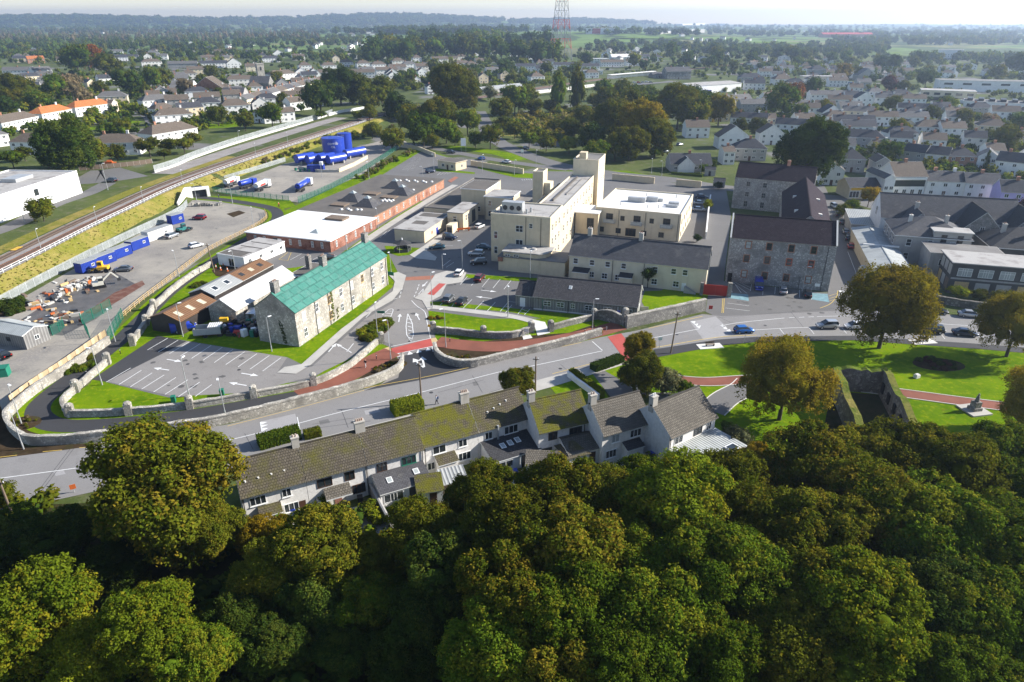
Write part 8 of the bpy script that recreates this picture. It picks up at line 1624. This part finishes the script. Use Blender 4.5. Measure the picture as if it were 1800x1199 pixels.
# modern white school and apartments on the right
b = house(1616,1712,176,16,2,'flat',0,'cream2','felt_pale',z,0,label='modern cream block with bands of glass in front of the long white one',name='modern_block',cat='building',h=7.5,wins=False,dy=4); b.row('f',5,[4.2],4.2,1.8,'3','dark_metal'); b.panel('glass_band','f',b.L / 2,.4,b.L * .9,2.2,'glass')
b = house(1648,1815,160,18,2,'flat',0,'white','felt_mid',z,0,label='long white modern block with strip windows',name='modern_block',cat='building',h=9,wins=False,dy=4); b.row('f',5,[5.4],7,1.6,'3','dark_metal')
b = house(1690,1830,196,20,2,'flat',0,'white','felt_mid',z,0,label='white apartment block with a row of tall dark doors',name='modern_block',cat='building',h=6.8,wins=False,dy=8); b.row('f',8,[2.6],1.6,2.8,'m','dark_metal')
for i in range(7): b.box('roof_fin',b.L * (i + .5) / 7 - 1.6,3,7.05,b.L * (i + .5) / 7 + 1.6,15,8.6,'dark_metal')
stone_wall([(1682,180),(1740,190),(1815,204)],2.2,.4,'curved white terrace wall in front of the apartment block',m='white')
b = house(1412,1464,148,12,2,'flat',0,'cream2','felt_pale',z,0,label='pale two storey office with regular windows beyond the terraces',name='office',cat='building',h=7); house(1424,1450,138,12,2,'hip',0,'grey_render','roof_dark',z,0,label='dark pyramid roofed building behind the pale office',h=9)
house(1507,1540,142,12,1,'gabley',0,'grey_render','roof_grey',z,0,label='grey gabled church hall by the far car park',h=5); house(1360,1392,150,12,2,'hip',0,'dash','roof_brown',z,2,label='big brown roofed house behind the copse'); house(1300,1340,146,10,2,'hip',0,'grey_render','roof_dark',z,1,label='dark roofed house right of the bus depot')
b = house(1646,1690,104,24,3,'flat',-20,'white','felt_mid',z,0,label='derelict white concrete block at the edge of the bright field',name='block',cat='building',h=14,dy=1)
house(1446,1534,66,30,2,'gable',0,'brick','red',z,0,label='long red roofed factory on the far right',name='factory',cat='factory',h=10,rise=5,wins=False); house(1030,1082,60,40,2,'flat',0,'white','white_roof',z,0,label='white and red sports hall beyond the station',name='factory',cat='factory',h=16,wins=False).panel('red_panel','f',30,1,24,14,'red'); house(1158,1238,61,40,2,'flat',0,'grey_render','white_roof',z,0,label='long low grey factory with white roof edge beyond the pitches',name='factory',cat='factory',h=12,wins=False)
house(1200,1240,45,60,2,'flat',0,'white','white_roof',z,0,label='hazy white warehouse on the far horizon, left of the pair',name='factory',cat='factory',h=18,wins=False); house(1250,1280,45,60,2,'flat',0,'white','white_roof',z,0,label='hazy white warehouse on the far horizon, right of the pair',name='factory',cat='factory',h=18,wins=False); house(1460,1530,83,14,1,'flat',0,'white','white_roof',z,0,label='low white roofed sheds in front of the red factory',name='factory',cat='factory',h=5,wins=False)
rng = random.Random(77); OCC = [h_[0].location.copy() for h_ in HOUSES]
for zone,boxes,ad,n in (('in the right hand town',((1270,2050,165,300),(1300,2050,108,160)),-6,92),('in the left hand suburb',((-260,660,104,160),(270,560,150,200)),24,68),('below the skyline wood',((680,960,98,140),),22,14)):
 k = 0
 for _ in range(3000):
  if k >= n: break
  bx = rng.choice(boxes); x,y = rng.uniform(bx[0],bx[1]),rng.uniform(bx[2],bx[3]); P = GT(x,y); d_ = math.hypot(P.x,P.y)
  if zone == 'in the right hand town' and (y > 290 - (1560 - x) * .12 or (x > 1600 and y < 200) or (1200 < x < 1320 and y < 180)): continue
  if any((P - q).length < 15 for q in OCC) or any(math.hypot(P.x - t_[0].location.x,P.y - t_[0].location.y) < t_[2] + 5 for t_ in TREES): continue
  OCC.append(P); L_ = rng.uniform(9,20) * 1200 / (d_ * .93); k += 1; w_ = rng.choice(['white','white','white','dash','cream2','grey_render']); r_ = rng.choice(['roof_brown','roof_grey','roof_dark','roof_brown'])
  house(x - L_ / 2,x + L_ / 2,y,8.5,rng.choice([1,2,2,2]),rng.choice(['gable','gable','hip','gabley'] if L_ * d_ / 1290 < 13 else ['gable','hip']),0,w_,r_,zone,rng.choice([1,1,2]),dy=0 if ad > 0 else rng.uniform(0,1.2) * 300 / d_)
by = {}
for h_ in HOUSES:
 if not h_[5]: by.setdefault((WW[h_[1]],RW[h_[2]],h_[3],h_[7]),[]).append(h_)
RT = {'hip': 'hipped','gable': 'pitched','gabley': 'gable-fronted','flat': 'flat'}
for (wm,rm,zone,rf_),L in by.items():
 L.sort(key=lambda h_: h_[4])
 for i,h_ in enumerate(L): h_[0]['label'] = f'{wm} {RT[rf_]} house with {rm} roof {zone}' + (f', {ordw(i)} such from left' if len(L) > 1 else ''); h_[0]['group'] = 'houses ' + zone
# far houses scattered through the woods: nothing in the picture tells them apart
proto = {}
def far_house(x,y,k,rng,lb):
 P = GT(x,y); L = rng.uniform(9,18)
 b = proto.get(k)
 if b is None:
  bb = Bd('far_house','tiny far white house among the distant trees','house',V(0,0),None,8,5.4,['hip','gable','gabley'][k % 3],2.6,['white','white','dash','white'][k % 4],['roof_brown','roof_grey','roof_dark','roof_brown','roof_grey'][k % 5],.3,ang=0,L=12,far=True,group='tiny far houses'); bb.row('f',3,[.9,3.6],1.3,1.3,'m'); r_ = bb.root; proto[k] = r_
 else: r_ = copy_tree(b)
 r_['label'] = lb
 r_.location = P; r_.rotation_euler = (0,0,R(rng.choice([0,20,-20,70,-60]) + rng.uniform(-6,6))); r_.scale = (rng.uniform(.85,1.5),1,1)
rng = random.Random(21); n_ = 0
for (x0,x1,y0,y1,n,zn) in ((590,700,74,108,20,'left of the skyline wood'),(0,350,84,106,16,'behind the left suburb'),(330,560,78,92,14,'behind the church tower'),(520,700,50,66,18,'on the rise left of the mast'),(700,1000,66,80,8,'above the skyline wood'),(1060,1330,88,112,18,'behind the station'),(1330,1600,104,140,16,'behind the pale office'),(1180,1420,62,80,10,'by the far sports pitches'),(60,560,46,60,10,'in the far left woods'),(1600,1800,118,138,10,'behind the modern blocks'),(1560,1800,66,84,8,'beyond the bright field'),(1000,1500,44,60,14,'in the far right haze')):
 for i,x in enumerate(sorted(rng.uniform(x0,x1) for _ in range(n))): far_house(x,rng.uniform(y0,y1),rng.randrange(8),rng,f'tiny far house {zn}, {ordw(i)} from left')
for P in ([(1262,244),(1340,246),(1440,264),(1560,304),(1640,318),(1760,330)],[(1290,205),(1400,217),(1500,236),(1600,252),(1740,272)],[(1330,186),(1430,196),(1540,200),(1660,215)],[(1450,230),(1430,300),(1440,340)],[(1540,215),(1556,260),(1552,345)],[(1680,235),(1700,300)],[(1400,154),(1380,172),(1400,215)]): far_ribbon('town_street',P,6,'asphalt',.06)
for P in ([(0,165),(120,150),(260,128),(400,118)],[(240,200),(330,176),(430,160),(560,140),(660,128)],[(440,200),(540,175),(640,150)],[(300,128),(330,110),(420,100)],[(690,130),(800,116),(930,104)]): far_ribbon('suburb_street',P,6.5,'asphalt',.06)
# ---- lattice mast
P = GT(985,106); mst = thing('lattice_mast','tall red and white lattice communications mast','mast',P,R(20)); Hm,w0,w1 = 112,13.0,3.6; NS = 9; zs = [Hm * (i / NS) ** .9 for i in range(NS + 1)]
M['mast'] = mat('mast_steel',(.20,.21,.22),.6,.15,.1)
mred = mat('mast_red',(.48,.10,.07),.6,.1,.1)
for i in range(NS):
 za,zb = zs[i],zs[i + 1]; wa,wb = w0 + (w1 - w0) * za / Hm,w0 + (w1 - w0) * zb / Hm; mb = MB(); c4 = [(-1,-1),(1,-1),(1,1),(-1,1)]; th = .7 if i < 4 else .5
 for k in range(4):
  a,b_ = c4[k],c4[(k + 1) % 4]; A0,A1 = V(a[0] * wa,a[1] * wa,za),V(a[0] * wb,a[1] * wb,zb); B0,B1 = V(b_[0] * wa,b_[1] * wa,za),V(b_[0] * wb,b_[1] * wb,zb); mid = (A1 + B1) / 2
  mb.bar(A0,A1,th,th); mb.bar(A0,mid,th * .6,th * .6); mb.bar(B0,mid,th * .6,th * .6); mb.bar(A1,B1,th * .7,th * .7); m2 = (A0 + mid) / 2; mb.bar(m2,(A0 + A1) / 2,th * .4,th * .4); m3 = (B0 + mid) / 2; mb.bar(m3,(B0 + B1) / 2,th * .4,th * .4)
 mb.build('lattice_section',mred if i in (1,3,6) else M['mast'],mst)
MB().bar((0,0,0),(0,0,Hm),.5,.5).build('cable_run',M['grey_metal'],mst)
# ================================================================= AIR
hz = MB().box(-8500,-350,-14,8500,8400,150,0,True).mesh('haze',bpy.data.materials.new('haze')); hm = hz.materials[0]; hm.use_nodes = True; t = hm.node_tree; t.nodes.remove(t.nodes['Principled BSDF']); pv = N(t,'ShaderNodeVolumePrincipled'); pv.inputs['Color'].default_value = (.58,.72,.94,1); pv.inputs['Density'].default_value = HAZE; pv.inputs['Anisotropy'].default_value = .5
t.links.new(pv.outputs[0],t.nodes['Material Output'].inputs['Volume']); hz_o = obj('haze',hz,kind='stuff')
